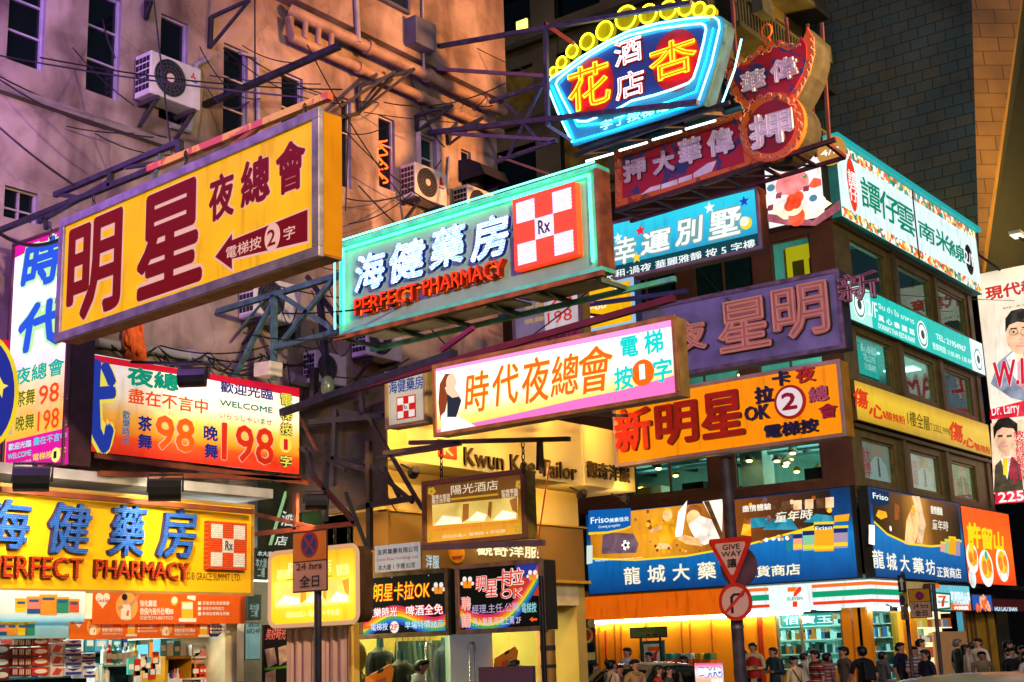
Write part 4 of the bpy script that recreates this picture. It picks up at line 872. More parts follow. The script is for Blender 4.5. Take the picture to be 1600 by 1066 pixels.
# give way
s = Sign('give_way_sign', 'red triangular give way plate with a round plate behind it on a tall post', 'road sign', [(1109, 842), (1177, 838), (1177, 910), (1109, 914)], X=19.6, t=.02)
F, W, H = s.F, s.w, s.h; rdm, pkm = D('#e02a18', .4, 0, .05), D('#f2bcac', .45, 0, .04)
s.disc((1151, 885), W*.42, D('#6a4a5a', .45, .4, .3), -.06, .02, 'round_back_plate')
def rtri(ins): c = (W/2, H*.63); return [(c[0]+(x-c[0])*ins, c[1]+(y-c[1])*ins) for x, y in ((W*.46, .0), (W*.54, .0), (W, H*.92), (W*.97, H), (W*.03, H), (0, H*.92))]
b = MB(); b.prism(F, rtri(1), -.015, 0); b.build('triangle_plate', rdm, s.o); b = MB(); b.prism(F, rtri(.70), 0, .004); b.build('triangle_face', pkm, s.o)
s.text('GIVE\nWAY', (1128, 871), (1158, 849), black_m, .02, .007); s.text('讓', (1137, 888), (1151, 872), black_m, .02, .007)
c = F.w(W*.42, 0, -.16); b = MB(); zt = onx(1128, 716, c[0])[2]; b.tube([(c[0], c[1], .1), (c[0], c[1], zt)], .1, 12); b.build('post', poster_post, s.o, smooth=True)
for k in range(3):
    b = MB(); b.tube([(c[0], c[1], 2.0+k*.55), (c[0], c[1], 2.05+k*.55)], .108, 12); b.build('clamp_band', D('#6a6470', .4, .6), s.o)
sgw = s
s = Sign('no_right_turn_sign', 'round red rimmed no right turn plate below the give way triangle', 'road sign', [(1123, 914), (1175, 911), (1175, 967), (1123, 970)], X=19.55, t=.02)
u, v = s.w/2, s.h/2; b = MB(); pts = lambda r: [(u+r*math.cos(2*math.pi*t/32), v+r*math.sin(2*math.pi*t/32)) for t in range(32)]
b.prism(s.F, pts(s.w/2), -.015, 0); b.build('rim_plate', rdm, s.o); b = MB(); b.prism(s.F, pts(s.w*.40), 0, .004); b.build('face', pkm, s.o)
k = s.w; b = MB(); b.prism(s.F, [(u+x*k, v+y*k) for x, y in ((-.14, -.3), (-.06, -.3), (-.06, .1), (.0, .16), (.2, .16), (.2, .1), (.3, .19), (.2, .28), (.2, .22), (-.04, .22), (-.14, .13))], .004, .006); b.build('turn_arrow', black_m, s.o)
b = MB(); a = math.radians(42); ca, sa = math.cos(a), math.sin(a); b.prism(s.F, [(u+k*(x*ca-y*sa), v+k*(x*sa+y*ca)) for x, y in ((-.42, -.04), (.42, -.04), (.42, .04), (-.42, .04))], .007, .010); b.build('slash', rdm, s.o)
# far no stopping plates
s = Sign('no_stopping_sign', 'yellow over pink no stopping plate reading 24 hrs in front of the convenience store corner', 'road sign', [(1420, 922), (1454, 917), (1455, 964), (1421, 968)], X=22.6, t=.012)
MB().fbox(s.F, 0, 0, s.w, s.h, -.014, -.002).build('plate_edge', D('#3a2a20', .5), s.o)
MB().fbox(s.F, .012, .012, s.w-.012, s.h*.54, -.002, .003).build('lower_plate', D('#b8937c', .45, 0, .05), s.o); MB().fbox(s.F, .012, s.h*.56, s.w-.012, s.h-.012, -.002, .003).build('upper_plate', D('#b88a1c', .45, 0, .05), s.o)
no_stop(s, (1437, 931), s.w*.2, s.w*.2, .006); s.text('24 hrs', (1427, 951), (1450, 942), black_m, .02, .005); s.text('全日', (1430, 963), (1449, 953), black_m, .02, .005)
a0 = onx(1458, 912, 22.7); a1 = onx(1471, 1052, 22.7); b = MB(); b.tube([(a0[0], a0[1], a0[2]), (a1[0], a1[1], a1[2]), (a1[0], a1[1]-.02, .1)], .035, 8); b.build('post', poster_post, s.o, smooth=True); b = MB(); b.bar(s.F.w(s.w*.8, s.h*.9, -.03), (a0[0], a0[1], s.F.w(0, s.h*.9)[2]), .03); b.build('bracket', poster_post, s.o)
s = Sign('one_way_sign', 'narrow edge on pair of plates with an upward arrow on a thin post', 'road sign', [(1404, 899), (1414, 898), (1420, 968), (1406, 970)], X=23.4, t=.02)
MB().fbox(s.F, 0, s.h*.62, s.w, s.h, -.02, 0).build('upper_plate', D('#142440', .5), s.o); MB().fbox(s.F, 0, s.h*.32, s.w, s.h*.6, -.02, 0).build('middle_plate', D('#a8801c', .5), s.o); MB().fbox(s.F, 0, 0, s.w, s.h*.31, -.02, 0).build('lower_plate', D('#a8906c', .5), s.o)
u = s.w/2; b = MB(); b.prism(s.F, [(u-.02, s.h*.66), (u+.02, s.h*.66), (u+.02, s.h*.85), (u+.05, s.h*.85), (u, s.h*.95), (u-.05, s.h*.85), (u-.02, s.h*.85)], .002, .005); b.build('arrow', D('#d0c8a0', .5), s.o)
s.disc((1410, 938), .05, D('#1c2c5c', .4), .004, ry=.085); s.text('24 hrs', (1407, 957), (1414, 952), black_m, 0, .004); s.text('全日', (1407, 966), (1415, 959), black_m, 0, .004)
c = s.F.w(s.w*.6, 0, -.06); b = MB(); b.tube([(c[0], c[1], .1), (c[0], c[1], c[2]+s.h+.05)], .035, 8); b.build('post', poster_post, s.o, smooth=True)
# street name plate
s = Sign('street_name_sign', 'green framed street name plate on two thin posts before the orange shopfront', 'road sign', [(984, 981), (1042, 979), (1042, 996), (984, 998)], X=29, t=.03)
s.case(D('#1c5a3c', .5)); MB().fbox(s.F, .04, .03, s.w-.04, s.h-.03, -.002, .006).build('plate', D('#7c8a50', .5, 0, .1), s.o)
s.text('Shantung Street', (997, 988), (1030, 983), black_m, .005, .009); s.text('山 東 街', (1000, 995), (1027, 990), black_m, .02, .009)
for k in (.26, .78): c = s.F.w(s.w*k, 0, -.05); b = MB(); b.tube([(c[0], c[1], .1), (c[0], c[1], c[2]+.05)], .03, 8); b.build('post', D('#2a3028', .5, .3), s.o, smooth=True)

# ================================================================== brackets, beams, cables
BG = 'steel supports of the street signs'
X = lambda x, p: onx(*p, x); Y = lambda y, p: ony(*p, y)
lattice('sign_support_frame', 'black and rusty truss above the big yellow nightclub sign', [
    (X(8.9, (0, 360)), X(8.9, (234, 266)), .06, steel_dark), (X(8.9, (86, 305)), X(8.9, (280, 222)), .06), (X(8.9, (280, 220)), X(8.9, (281, 246)), .07), (X(8.9, (173, 271)), X(8.9, (172, 292)), .06), (X(8.9, (86, 303)), X(8.9, (125, 309)), .05), (X(8.9, (196, 262)), X(8.9, (250, 254)), .04),
    (X(8.9, (60, 347)), X(8.9, (172, 284)), .05), (X(8.9, (233, 265)), X(8.9, (516, 150)), .075, peeling('peeling_red_yellow', '#b0482c', '#c89c28', .5, 4)), (X(8.9, (252, 240)), X(8.9, (240, 283)), .035, steel_teal), (X(8.9, (362, 231)), X(8.9, (406, 197)), .05, rust_orange), (X(8.9, (70, 340)), X(8.9, (73, 358)), .05)], steel_dark, group=BG)
lattice('wall_strut', 'long black pole slanting out from the plaster near the upper air conditioner', [(X(12.5, (309, 169)), X(12.5, (530, 72)), .085), (X(12.5, (304, 160)), X(12.5, (313, 180)), .12)], steel_dark, group=BG)
tx = 12.75
lattice('sign_support_frame', 'teal painted crossed truss carrying the green neon pharmacy sign', [
    (X(tx, (340, 487)), X(tx, (538, 428)), .075), (X(tx, (432, 543)), X(tx, (530, 517)), .065), (X(tx, (428, 462)), X(tx, (428, 595)), .075), (X(tx, (434, 458)), X(tx, (524, 517)), .06), (X(tx, (523, 434)), X(tx, (436, 540)), .06), (X(tx, (365, 592)), X(tx, (428, 468)), .06), (X(tx, (375, 515)), X(tx, (412, 470)), .03)], steel_teal, group=BG)
tx = 17.7
lattice('sign_support_frame', 'tall purple grey scaffold of poles holding the fan shaped neon sign', [
    (X(tx, (632, 82)), X(tx, (1080, 4)), .075), (X(tx, (684, 108)), X(tx, (853, 119)), .06, D('#7a5a6c', .6, .2)), (X(tx, (852, 34)), X(tx, (856, 196)), .07), (X(tx, (633, 212)), X(tx, (1090, 160)), .085), (X(tx, (706, 209)), X(tx, (868, 219)), .06, D('#6a5a7c', .6, .2)),
    (X(tx, (765, 160)), X(tx, (852, 130)), .06), (X(tx, (790, 160)), X(tx, (848, 227)), .05), (X(tx, (846, 136)), X(tx, (794, 244)), .045), (X(tx, (775, 253)), X(tx, (870, 220)), .06), (X(tx, (852, 37)), X(tx, (896, 68)), .07, D('#c0602c', .6)), (X(tx, (856, 196)), X(tx, (892, 219)), .05, D('#6a8aa8', .5)), (X(tx, (780, 245)), X(tx, (866, 275)), .04, D('#8a5a4a', .6))], steel_purple, group=BG)
lattice('sign_support_frame', 'dark ladder frame under the fan shaped neon sign', [(X(18.1, (900, 243)), X(18.1, (1140, 160)), .06), (X(18.6, (935, 240)), X(18.6, (1160, 168)), .06, D('#2a5c60', .5, .2))]+[(X(18.1, (910+k*60, 240-k*21)), X(18.6, (950+k*60, 236-k*19)), .06) for k in range(4)], steel_dark, group=BG)
lattice('sign_support_frame', 'rusty lattice under the dark red pawn shop sign', [(X(19.3, (962, 330)), X(19.3, (1306, 218)), .07), (X(19.85, (985, 346)), X(19.85, (1320, 246)), .06), (X(19.3, (1290, 222)), X(19.85, (1320, 246)), .06)]+[(X(19.3, (965+k*55, 329-k*18)), X(19.85, (1000+k*55, 342-k*16.5)), .05) for k in range(6)]+[(X(19.3, (965+k*55, 329-k*18)), X(19.85, (1055+k*55, 325-k*16.5)), .03) for k in range(5)], D('#4a2428', .7, .1, .4, 6), group=BG)
for k, (a, c) in enumerate((((1228, 28), (1248, 225)), ((1262, 38), (1275, 245)), ((1284, 36), (1296, 226)), ((1144, 0), (1150, 90)))):
    beam('steel_rod', ['outer thin upright rod behind the bat sign', 'thin upright rod touching the bat sign side', 'thin upright rod nearest the stone tower', 'short rod rising beyond the cyan neon sign'][k], X(20, a), X(20, c), .05, D('#5a3a40', .6, .2), BG)
tx = 11.9
lattice('sign_support_frame', 'dark red beam reaching from the wall to the glowing white light box', [(X(tx, (440, 645)), X(tx, (712, 552)), .085, steel_dark), (X(tx, (490, 626)), X(tx, (1054, 466)), .07, D('#5a1420', .6, .1)), (X(tx, (690, 548)), X(tx, (740, 512)), .05, D('#6a1444', .6)), (X(tx, (700, 570)), X(tx, (735, 560)), .04)], D('#3a1420', .6), group=BG)
lattice('sign_support_frame', 'blue grey beam with a pale wrap crossing behind the light box', [(X(18.6, (780, 495)), X(18.6, (1075, 455)), .07, D('#2a3458', .6, .2)), (X(18.6, (862, 484)), X(18.6, (950, 495)), .045), (X(18.6, (910, 474)), X(18.6, (930, 471)), .085, D('#9a78a0', .6))], steel_dark, group=BG)
tx = 12.6
lattice('sign_support_frame', 'dark rusty triangular frame over the no stopping plate', [(X(tx, (395, 835)), X(tx, (556, 818)), .06, D('#6a2c20', .6)), (X(tx, (556, 818)), X(tx, (490, 745)), .06, D('#3a1418', .6)), (X(tx, (490, 745)), X(tx, (480, 700)), .05), (X(tx, (395, 803)), X(tx, (500, 826)), .05, steel_rust), (X(tx, (510, 690)), X(tx, (508, 815)), .06), (X(tx, (463, 770)), X(tx, (462, 828)), .06, steel_rust), (X(tx, (480, 700)), X(tx, (540, 735)), .05), (X(tx, (540, 770)), X(tx, (575, 860)), .04)], steel_dark, group=BG)
tx = 13.4
lattice('sign_support_frame', 'dark pipes crossing in front of the yellow tailor wall above the company plate', [(X(tx, (505, 802)), X(tx, (648, 778)), .07), (X(tx, (570, 720)), X(tx, (645, 785)), .05), (X(tx, (575, 650)), X(tx, (660, 795)), .045), (X(tx, (576, 690)), X(tx, (578, 860)), .07, D('#4a3a20', .6)), (X(tx, (590, 715)), X(tx, (690, 700)), .045), (X(tx, (600, 730)), X(tx, (625, 780)), .04)], D('#332c26', .6, .2), group=BG)
lattice('sign_support_frame', 'jumble of black angle irons between the banner and the cream pharmacy box', [(X(13.6, (470, 640)), X(13.6, (580, 600)), .07), (X(13.6, (485, 660)), X(13.6, (600, 650)), .08), (X(13.6, (525, 640)), X(13.6, (520, 760)), .07), (X(13.6, (530, 642)), X(13.6, (605, 655)), .06), (X(13.6, (470, 700)), X(13.6, (575, 735)), .07), (X(13.6, (492, 575)), X(13.6, (490, 625)), .09), (X(13.6, (500, 470)), X(13.6, (515, 625)), .08), (X(13.6, (480, 432)), X(13.6, (535, 510)), .06), (X(13.6, (470, 640)), X(13.6, (515, 605)), .07), (X(13.6, (565, 612)), X(13.6, (567, 650)), .06)], steel_dark, group=BG)
lattice('sign_support_frame', 'steel arm under the white light box over the tailor sign', [(X(12.2, (640, 692)), X(12.2, (890, 686)), .05), (X(12.2, (600, 708)), X(12.2, (720, 693)), .05), (X(12.2, (845, 690)), X(12.2, (846, 740)), .04)], D('#6a5a40', .6, .2), group=BG)
lattice('sign_support_frame', 'purple rail under the brown hotel box', [(X(13, (662, 856)), X(13, (850, 848)), .07, D('#5a4450', .6)), (X(12.7, (843, 690)), X(12.7, (842, 735)), .05)], steel_dark, group=BG)
bk = [((559, 136), (648, 108), (561, 176)), ((651, 180), (708, 164), (652, 205)), ((700, 210), (755, 184), (702, 226)), ((330, 27), (390, 0), (328, 75)), ((230, 0), (238, 0), (229, 30)), ((495, 190), (617, 112), (560, 178))]
for k, (a, c, e) in enumerate(bk):
    lattice('wall_bracket', ['triangular iron bracket above the narrow red lit window', 'triangular iron bracket above the arched window', 'triangular iron bracket beside the black awning', 'large triangular iron bracket above the third tall window', 'iron stub bracket at the second tall window', 'wide iron bracket reaching out beside the yellow sign top'][k], [(Y(14.95, a), Y(14.4, c), .05), (Y(14.4, c), Y(14.95, e), .04), (Y(14.95, a), Y(14.95, e), .06)], steel_dark, 'wall bracket', 'iron brackets on the plaster')
rg0 = random.Random(2); b = MB(); P0 = Y(14.7, (208, 540))
for k in range(34): t = k/34; b.ell((P0[0]+rg0.uniform(-.16, .16)*(1-.6*t), P0[1]+rg0.uniform(-.1, .1), P0[2]-.32+t*.6), rg0.uniform(.02, .06), .05, rg0.uniform(.08, .2), 6, 5)
o = b.build('cloth_bundle', D('#d05a1c', .8, 0, .3, 8), smooth=True); centre(o); tag(o, 'crumpled orange cloth bundle hanging above the white banner', 'cloth')
o = MB().bar(X(12.7, (406, 580)), X(12.7, (432, 576)), .24, .2).build('junction_box', D('#b8b09c', .5, 0, .15), bevel=.015); centre(o); tag(o, 'cream junction box on the crossed truss above the banner end', 'electrical box')
o = MB().ell(X(13.3, (512, 604)), .1, .1, .16).build('bulkhead_lamp', D('#5c6c54', .3, .2, .3), smooth=True); centre(o); tag(o, 'dusty unlit bulkhead lamp among the black angle irons', 'lamp')
# hanging chains
def chain(label, a, b, group='sign chains'):
    a, b = np.array(a), np.array(b); L = np.linalg.norm(b-a); n = max(3, int(L/.07)); m = MB()
    for k in range(n):
        c = a+(b-a)*(k+.5)/n; d = (b-a)/L; o = np.array([1, 0, 0]) if k % 2 else np.array([0, 1, 0])
        m.tube([c+d*.045*math.sin(t)+o*.02*math.cos(t) for t in np.linspace(0, 2*math.pi, 9)[:-1]], .008, 4, 0, True)
    o = m.build('chain', D('#2a2624', .5, .5)); centre(o); return tag(o, label, 'chain', group)
for k, (px, y0, y1) in enumerate(((78, 348, 372), (146, 306, 330), (290, 238, 260), (476, 165, 184))): chain(['chain at the wall end of the big yellow sign', 'second chain from the wall holding the big yellow sign', 'middle chain holding the big yellow sign', 'chain at the street end of the big yellow sign'][k], X(8.85, (px, y0)), X(8.85, (px+1, y1)))
for k, (px, y0, y1) in enumerate(((689, 690, 752), (817, 690, 738))): chain(['chain at the wall end of the brown hotel box', 'chain at the street end of the brown hotel box'][k], X(13, (px, y0)), X(13, (px+1, y1)))
for k, px in enumerate((523, 545)): chain(['inner chain above the rounded yellow hotel box', 'outer chain above the rounded yellow hotel box'][k], X(11.5, (px, 826)), X(11.5, (px, 854)))
# cables
def cable(a, b, sag=.15, r=.012, label='thin black cable sagging between wall and signs', mat=None, group='overhead cables', n=14):
    a, b = np.array(a), np.array(b); pts = [a+(b-a)*t-np.array([0, 0, sag*4*t*(1-t)]) for t in np.linspace(0, 1, n)]
    o = MB().tube(pts, r, 5).build('cable', mat or black_m, smooth=True); centre(o); return tag(o, label, 'cable', group)
cab = [((0, 120), 14.9, (260, 215), 14.9, .1), ((0, 125), 14.8, (240, 215), 13, .15), ((0, 87), 14.6, (470, 152), 10, .05), ((0, 200), 12, (116, 290), 9, .02), ((62, 90), 13.5, (535, 140), 12, .1), ((385, 88), 14.9, (590, 160), 14.9, .2), ((480, 70), 13.5, (640, 320), 14.9, .2), ((540, 205), 14.9, (700, 330), 13, .15), ((560, 290), 12, (830, 470), 11, .3), ((545, 350), 14.5, (690, 250), 14.8, .25),
       ((600, 160), 14.9, (790, 130), 12, .2), ((540, 310), 14.6, (640, 300), 14.5, .1), ((720, 150), 14.9, (770, 165), 14, .1), ((700, 120), 14.9, (760, 150), 14.5, .4), ((380, 430), 14.6, (610, 470), 12.5, .1), ((440, 490), 12, (640, 470), 10.9, .05), ((380, 520), 14, (540, 525), 12, .08), ((470, 570), 14.6, (640, 560), 13, .25), ((640, 470), 13, (780, 590), 11, .2), ((300, 560), 14.4, (420, 585), 14, .1), ((250, 540), 14.6, (420, 540), 14.5, .12),
       ((870, 40), 17, (880, 260), 17, 0), ((850, 118), 17, (1110, 96), 12.3, .02), ((780, 560), 13.5, (960, 420), 9, .05), ((700, 640), 14, (690, 720), 14, .1), ((560, 640), 14.2, (620, 800), 13, .2), ((1080, 400), 16, (1140, 470), 10, .1), ((1070, 330), 16, (1180, 380), 10, .1), ((1330, 455), 13.5, (1600, 470), 13, .05), ((160, 30), 14.9, (180, 90), 12, .05), ((238, -20), 12.5, (268, 240), 12.5, 0), ((398, -20), 13, (399, 215), 13, 0), ((545, 180), 14, (540, 330), 14, .02), ((630, 80), 14.9, (695, 230), 14.9, .3)]
for a, ya, c, yc_, sg in cab: cable(Y(ya, a), Y(yc_, c), sg, .011)
for k in range(18):
    a = (random.uniform(385, 600), random.uniform(430, 640)); c = (a[0]+random.uniform(20, 90), a[1]+random.uniform(-30, 60)); cable(Y(14.8, a), Y(random.uniform(13.8, 14.8), c), random.uniform(.1, .5), .010, 'thin cable drooping in the tangle beside the crossed truss')
for k in range(12):
    a = (random.uniform(150, 420), random.uniform(535, 560)+0); c = (a[0]+random.uniform(30, 120), a[1]+random.uniform(-5, 25)); cable(Y(14.9, a), Y(14.7, c), random.uniform(.05, .25), .014, 'dirty cable looping along the wall above the white banner')
rs = random.Random(4)
for k in range(7):
    a = (rs.uniform(385, 600), rs.uniform(430, 700)); L = rs.uniform(30, 90); t = rs.choice((-.25, -.2, 1.1, -1.2)); beam('angle_iron', 'thin rusty angle iron in the tangle between the yellow sign and the tailor', Y(14.4, a), Y(rs.uniform(13.2, 14.2), (a[0]+L*math.cos(t), a[1]+L*math.sin(t))), .035, rs.choice((steel_rust, rust_orange, D('#6a5a4a', .7, .2, .4))), 'thin angle irons')
for k in range(16):
    a = (rs.uniform(0, 760), rs.uniform(60, 420)); cable(Y(14.9, a), Y(rs.uniform(12, 14.6), (a[0]+rs.uniform(60, 200), a[1]+rs.uniform(10, 90))), rs.uniform(.02, .3), .009, 'very thin dark wire strung across the plaster wall')
cable(X(9.0, (0, 365)), X(9.0, (98, 372)), .12, .025, 'thick black cable draped over the tall white sign top')
cable(Y(13, (826, 968)), Y(12.2, (860, 720)), -.1, .012, 'orange wire dangling past the karaoke hiring box', D('#a84018', .5))

# ================================================================== lamps (visible fixtures carry their own light; unseen ones are added)
def spot(name, P, to, power, col, ang=80, blend=.6, size=.08):
    l = bpy.data.lights.new(name, 'SPOT'); l.energy = power; l.color = lin(col) if isinstance(col, str) else col; l.spot_size = rad(ang); l.spot_blend = blend; l.shadow_soft_size = size
    o = bpy.data.objects.new(name, l); COL.objects.link(o); o.location = [float(x) for x in P]
    o.rotation_euler = (Vector([float(x) for x in to])-o.location).to_track_quat('-Z', 'Y').to_euler(); return o
def area(name, P, to, power, col, sx, sy):
    l = bpy.data.lights.new(name, 'AREA'); l.energy = power; l.color = lin(col) if isinstance(col, str) else col; l.shape = 'RECTANGLE'; l.size = sx; l.size_y = sy
    o = bpy.data.objects.new(name, l); COL.objects.link(o); o.location = [float(x) for x in P]
    o.rotation_euler = (Vector([float(x) for x in to])-o.location).to_track_quat('-Z', 'Y').to_euler(); return o
def flood(label, P, to, power, col, size=1.0, group='floodlights', ang=100, arm=None):
    """black box floodlight: curved hood, glass and yoke, lamp inside"""
    P = np.array(P, float); t = thing('floodlight', label, 'floodlight', P, 0, group); d = np.array(to, float)-P; d /= np.linalg.norm(d)
    x = np.cross(d, [0, 0, 1]); x /= np.linalg.norm(x); y = np.cross(x, d); k = .3*size; prof = [(-.5, 0), (-.5, .25), (-.38, .5), (-.1, .68), (.25, .66), (.48, .4), (.5, 0)]
    b = MB(); n = len(prof); vs = [P+x*sx*k*.72+y*a*k-d*c*k for sx in (-1, 1) for a, c in prof]
    b.add(vs, [tuple(range(n-1, -1, -1)), tuple(range(n, 2*n))]+[(i, i+1, n+i+1, n+i) for i in range(n-1)]); b.build('housing', D('#16161c', .45, .2, .2, 6), t)
    b = MB(); b.add([P+x*a*k*.68+y*c*k*.46+d*.004 for a, c in ((-1, -1), (1, -1), (1, 1), (-1, 1))], [(0, 1, 2, 3)]); b.build('lens', E('#ffe8b0', 6), t)
    b = MB(); b.tube([P+x*k*.78, P+x*k*.78+y*k*.85, P-x*k*.78+y*k*.85, P-x*k*.78], .014*size+.004, 5); b.build('yoke', steel_dark, t)
    if arm is not None: b = MB(); b.bar(P+y*k*.85, arm, .035); b.build('arm', steel_dark, t)
    spot('flood_lamp', P+d*.03, to, power, col, ang); return t
def bullet(label, P, to, power, col):
    P = np.array(P, float); d = np.array(to, float)-P; d /= np.linalg.norm(d); t = thing('spotlight', label, 'spotlight', P, 0, 'small spotlights over the tailor')
    b = MB(); b.tube([P-d*.16, P-d*.1, P], [.05, .07, .085], 10); b.build('housing', D('#3a3026', .5, .3), t, True)
    b = MB(); b.tube([P, P+d*.006], .07, 10); b.build('lens', E('#fff0c0', 12), t); b = MB(); b.bar(P-d*.1, P-d*.1+np.array([0, .25, .12]), .025); b.build('arm', steel_dark, t)
    spot('spot_lamp', P+d*.03, to, power, col, 120, .8, .05)
# floodlights
flood('black hooded floodlight with violet sheen on the white banner', Y(13.2, (303, 592)), Y(14.2, (360, 680)), 60, '#ffd8a0', .8, arm=Y(14.1, (205, 566)))
flood('wide black floodlight above the yellow pharmacy signboard', Y(12.75, (258, 768)), Y(13.6, (262, 830)), 150, '#fff0c8', .85, arm=Y(13.9, (250, 745)))
flood('black floodlight hanging below the tall white sign', Y(12.75, (50, 752)), Y(13.6, (60, 830)), 110, '#fff0c8', .85, arm=Y(13.9, (60, 735)))
flood('dark floodlight hanging over the alley beside the rusty frame', Y(12.6, (493, 786)), Y(14.5, (470, 900)), 260, '#ffc070', .65)
# street lamp added across the road, out of the picture, to warm the upper plaster
sl_ = thing('street_lamp', 'tall grey street lamp with an orange sodium head across the road', 'street lamp', (19.5, -1.5, 0)); b = MB(); b.tube([(19.5, -1.5, 0), (19.5, -1.5, 10), (19.3, -.2, 10.6), (19.2, .5, 10.6)], .09, 10); b.build('post', D('#6a6a6c', .5, .5), sl_)
b = MB(); b.box((19.0, .3, 10.45), (19.4, 1.2, 10.62)); b.build('head', D('#6a6a6c', .5, .5), sl_); b = MB(); b.box((19.05, .35, 10.43), (19.35, 1.1, 10.446)); b.build('lens', E('#ffb060', 20), sl_)
spot('street_lamp_light', (19.2, .8, 10.35), (17.6, 15, 12.3), 30000, (1, .38, .10), 46, .9, .3)
spot('street_lamp_light', (19.2, .8, 10.35), (35, 14, 8), 14000, (1, .74, .34), 52, .9, .3)  # added fill for the corner building
sl3 = thing('street_lamp', 'third street lamp with orange head far along the road', 'street lamp', (50, -1, 0)); b = MB(); b.tube([(50, -1, 0), (50, -1, 10), (49.8, 0, 10.6), (49.8, .8, 10.6)], .09, 10); b.build('post', D('#6a6a6c', .5, .5), sl3)
b = MB(); b.box((49.6, .6, 10.45), (50, 1.5, 10.62)); b.build('head', D('#6a6a6c', .5, .5), sl3); b = MB(); b.box((49.65, .65, 10.43), (49.95, 1.4, 10.446)); b.build('lens', E('#ffb060', 20), sl3)
spot('street_lamp_light', (49.8, 1.1, 10.35), (48, 14, 22), 80000, (1, .58, .12), 60, .9, .3)  # unseen lamp added to light the tower's warm flank
sl2 = thing('street_lamp', 'second street lamp with warm white head further back along the road', 'street lamp', (4, -3, 0)); b = MB(); b.tube([(4, -3, 0), (4, -3, 7.5), (4.2, -2, 8), (4.3, -1.2, 8)], .09, 10); b.build('post', D('#6a6a6c', .5, .5), sl2)
b = MB(); b.box((4.1, -1.6, 7.9), (4.5, -.6, 8.05)); b.build('head', D('#6a6a6c', .5, .5), sl2); b = MB(); b.box((4.15, -1.5, 7.88), (4.45, -.7, 7.896)); b.build('lens', E('#ffd8a0', 15), sl2)
spot('street_lamp_light', (4.3, -1.1, 7.8), (10.6, 15, 5.9), 12500, (1, .74, .36), 50, .9, .25)  # unseen lamp added to brighten the lower plaster

spot('street_lamp_light', (4.3, -1.1, 7.8), (19, 10.5, 7.2), 7500, (1, .80, .66), 70, .9, .25)  # added fill for the projecting sign faces
# violet neon sign added out of the picture to tint the wall
vs_ = thing('neon_sign', 'violet neon sign box hanging from the wall beyond the photo edge', 'neon sign', (4.6, 11.2, 8.2)); MB().box((4.5, 11.2, 8.2), (4.7, 13.2, 10.6)).build('casing', D('#2a2030', .5), vs_)
for k in range(5): MB().tube([(4.74, 11.4+k*.4, 8.4), (4.74, 11.4+k*.4, 10.4)], .02, 6).build('neon_tube', E('#a050ff', 12), vs_)
area('neon_sign_light', (4.85, 12.2, 9.4), (9.5, 15, 10), 1100, (.50, .20, 1), 1.8, 2.2)

# ================================================================== pharmacy
ph = thing('pharmacy_shop', 'bright open fronted pharmacy shop under a yellow fascia', 'shop', (6, 14.2, 0))
b = MB(); b.box((-4, 18, .12), (12.2, 18.1, 3.4)); b.box((12.1, 13.9, .12), (12.3, 18, 3.4)); b.build('wall', D('#c9b890', .7), ph)
b = MB(); b.box((-4, 13.7, 3.3), (12.3, 18, 3.4)); b.build('ceiling', D('#c8c4b8', .8), ph); b = MB(); b.box((-4, 13.6, .13), (12.3, 18, .15)); b.build('floor', D('#8a8478', .4), ph)
b = MB(); [b.box((3+k*2.2, 14.6, 3.27), (4.4+k*2.2, 16.9, 3.3)) for k in range(5)]; b.build('ceiling_light', E('#f4fff4', 14), ph)
s = Sign('pharmacy_signboard', 'long yellow shop signboard with blue studded characters and a chequered cross', 'shop sign', [(-60, 752), (393, 792), (393, 929), (-60, 921)], Y=13.6, t=.3)
s.case(D('#a88a50', .5, .1)); s.face(D('#f2b812', .4, 0, .05, 1.2), 0, .01); 
b = MB(); b.fbox(s.F, -.02, -.02, s.w+.02, .02, -.02, .03); b.fbox(s.F, -.02, s.h-.02, s.w+.02, s.h+.02, -.02, .03); b.fbox(s.F, s.w-.02, .02, s.w+.02, s.h-.02, -.02, .03); b.build('frame', D('#b08a50', .5, .2), s.o)
bl2 = bricks('blue_studs', '#2e6cd0', '#4886e0', '#0f2c80', 20, .5, .5, .0, rough=.35, mortar=.07, bump=.8); nv2 = D('#0e1c5c', .4)
for q in (('海', (-34, 857), (44, 783)), ('健', (69, 865), (139, 789)), ('藥', (163, 869), (224, 792)), ('房', (239, 871), (302, 797))): s.text(*q, bl2, .016, .014, .07, side=nv2, shear=.12)
rs_ = bricks('red_studs', '#d84018', '#e85020', '#6a1404', 16, .5, .5, .0, rough=.35, mortar=.07, bump=.8)
for q in (('PERFECT', (-22, 902), (126, 873)), ('PHARMACY', (143, 903), (291, 880))): s.text(*q, rs_, .02, .014, .06, side=D('#5a1004', .4))
s.text('O/B GRACE SUMMIT LTD.', (290, 906), (375, 897), D('#3a2810', .5), .0, .014)
s.checker((317, 890), (378, 819), bricks('orange_studs', '#e04810', '#e85818', '#902808', 14, .4, .4, 0, rough=.4, mortar=.05), bricks('white_studs', '#d8d0c8', '#f0e8e0', '#a8a0a0', 14, .4, .4, 0, rough=.4, mortar=.04), D('#1c2c5c', .4), .1)
b = MB().box((-4, 13.45, 3.86), (12.5, 15, 3.98)); o = b.build('canopy', D('#a8a4a4', .7, 0, .15)); centre(o); tag(o, 'pale concrete canopy slab between the yellow signboard and the white banner', 'canopy')
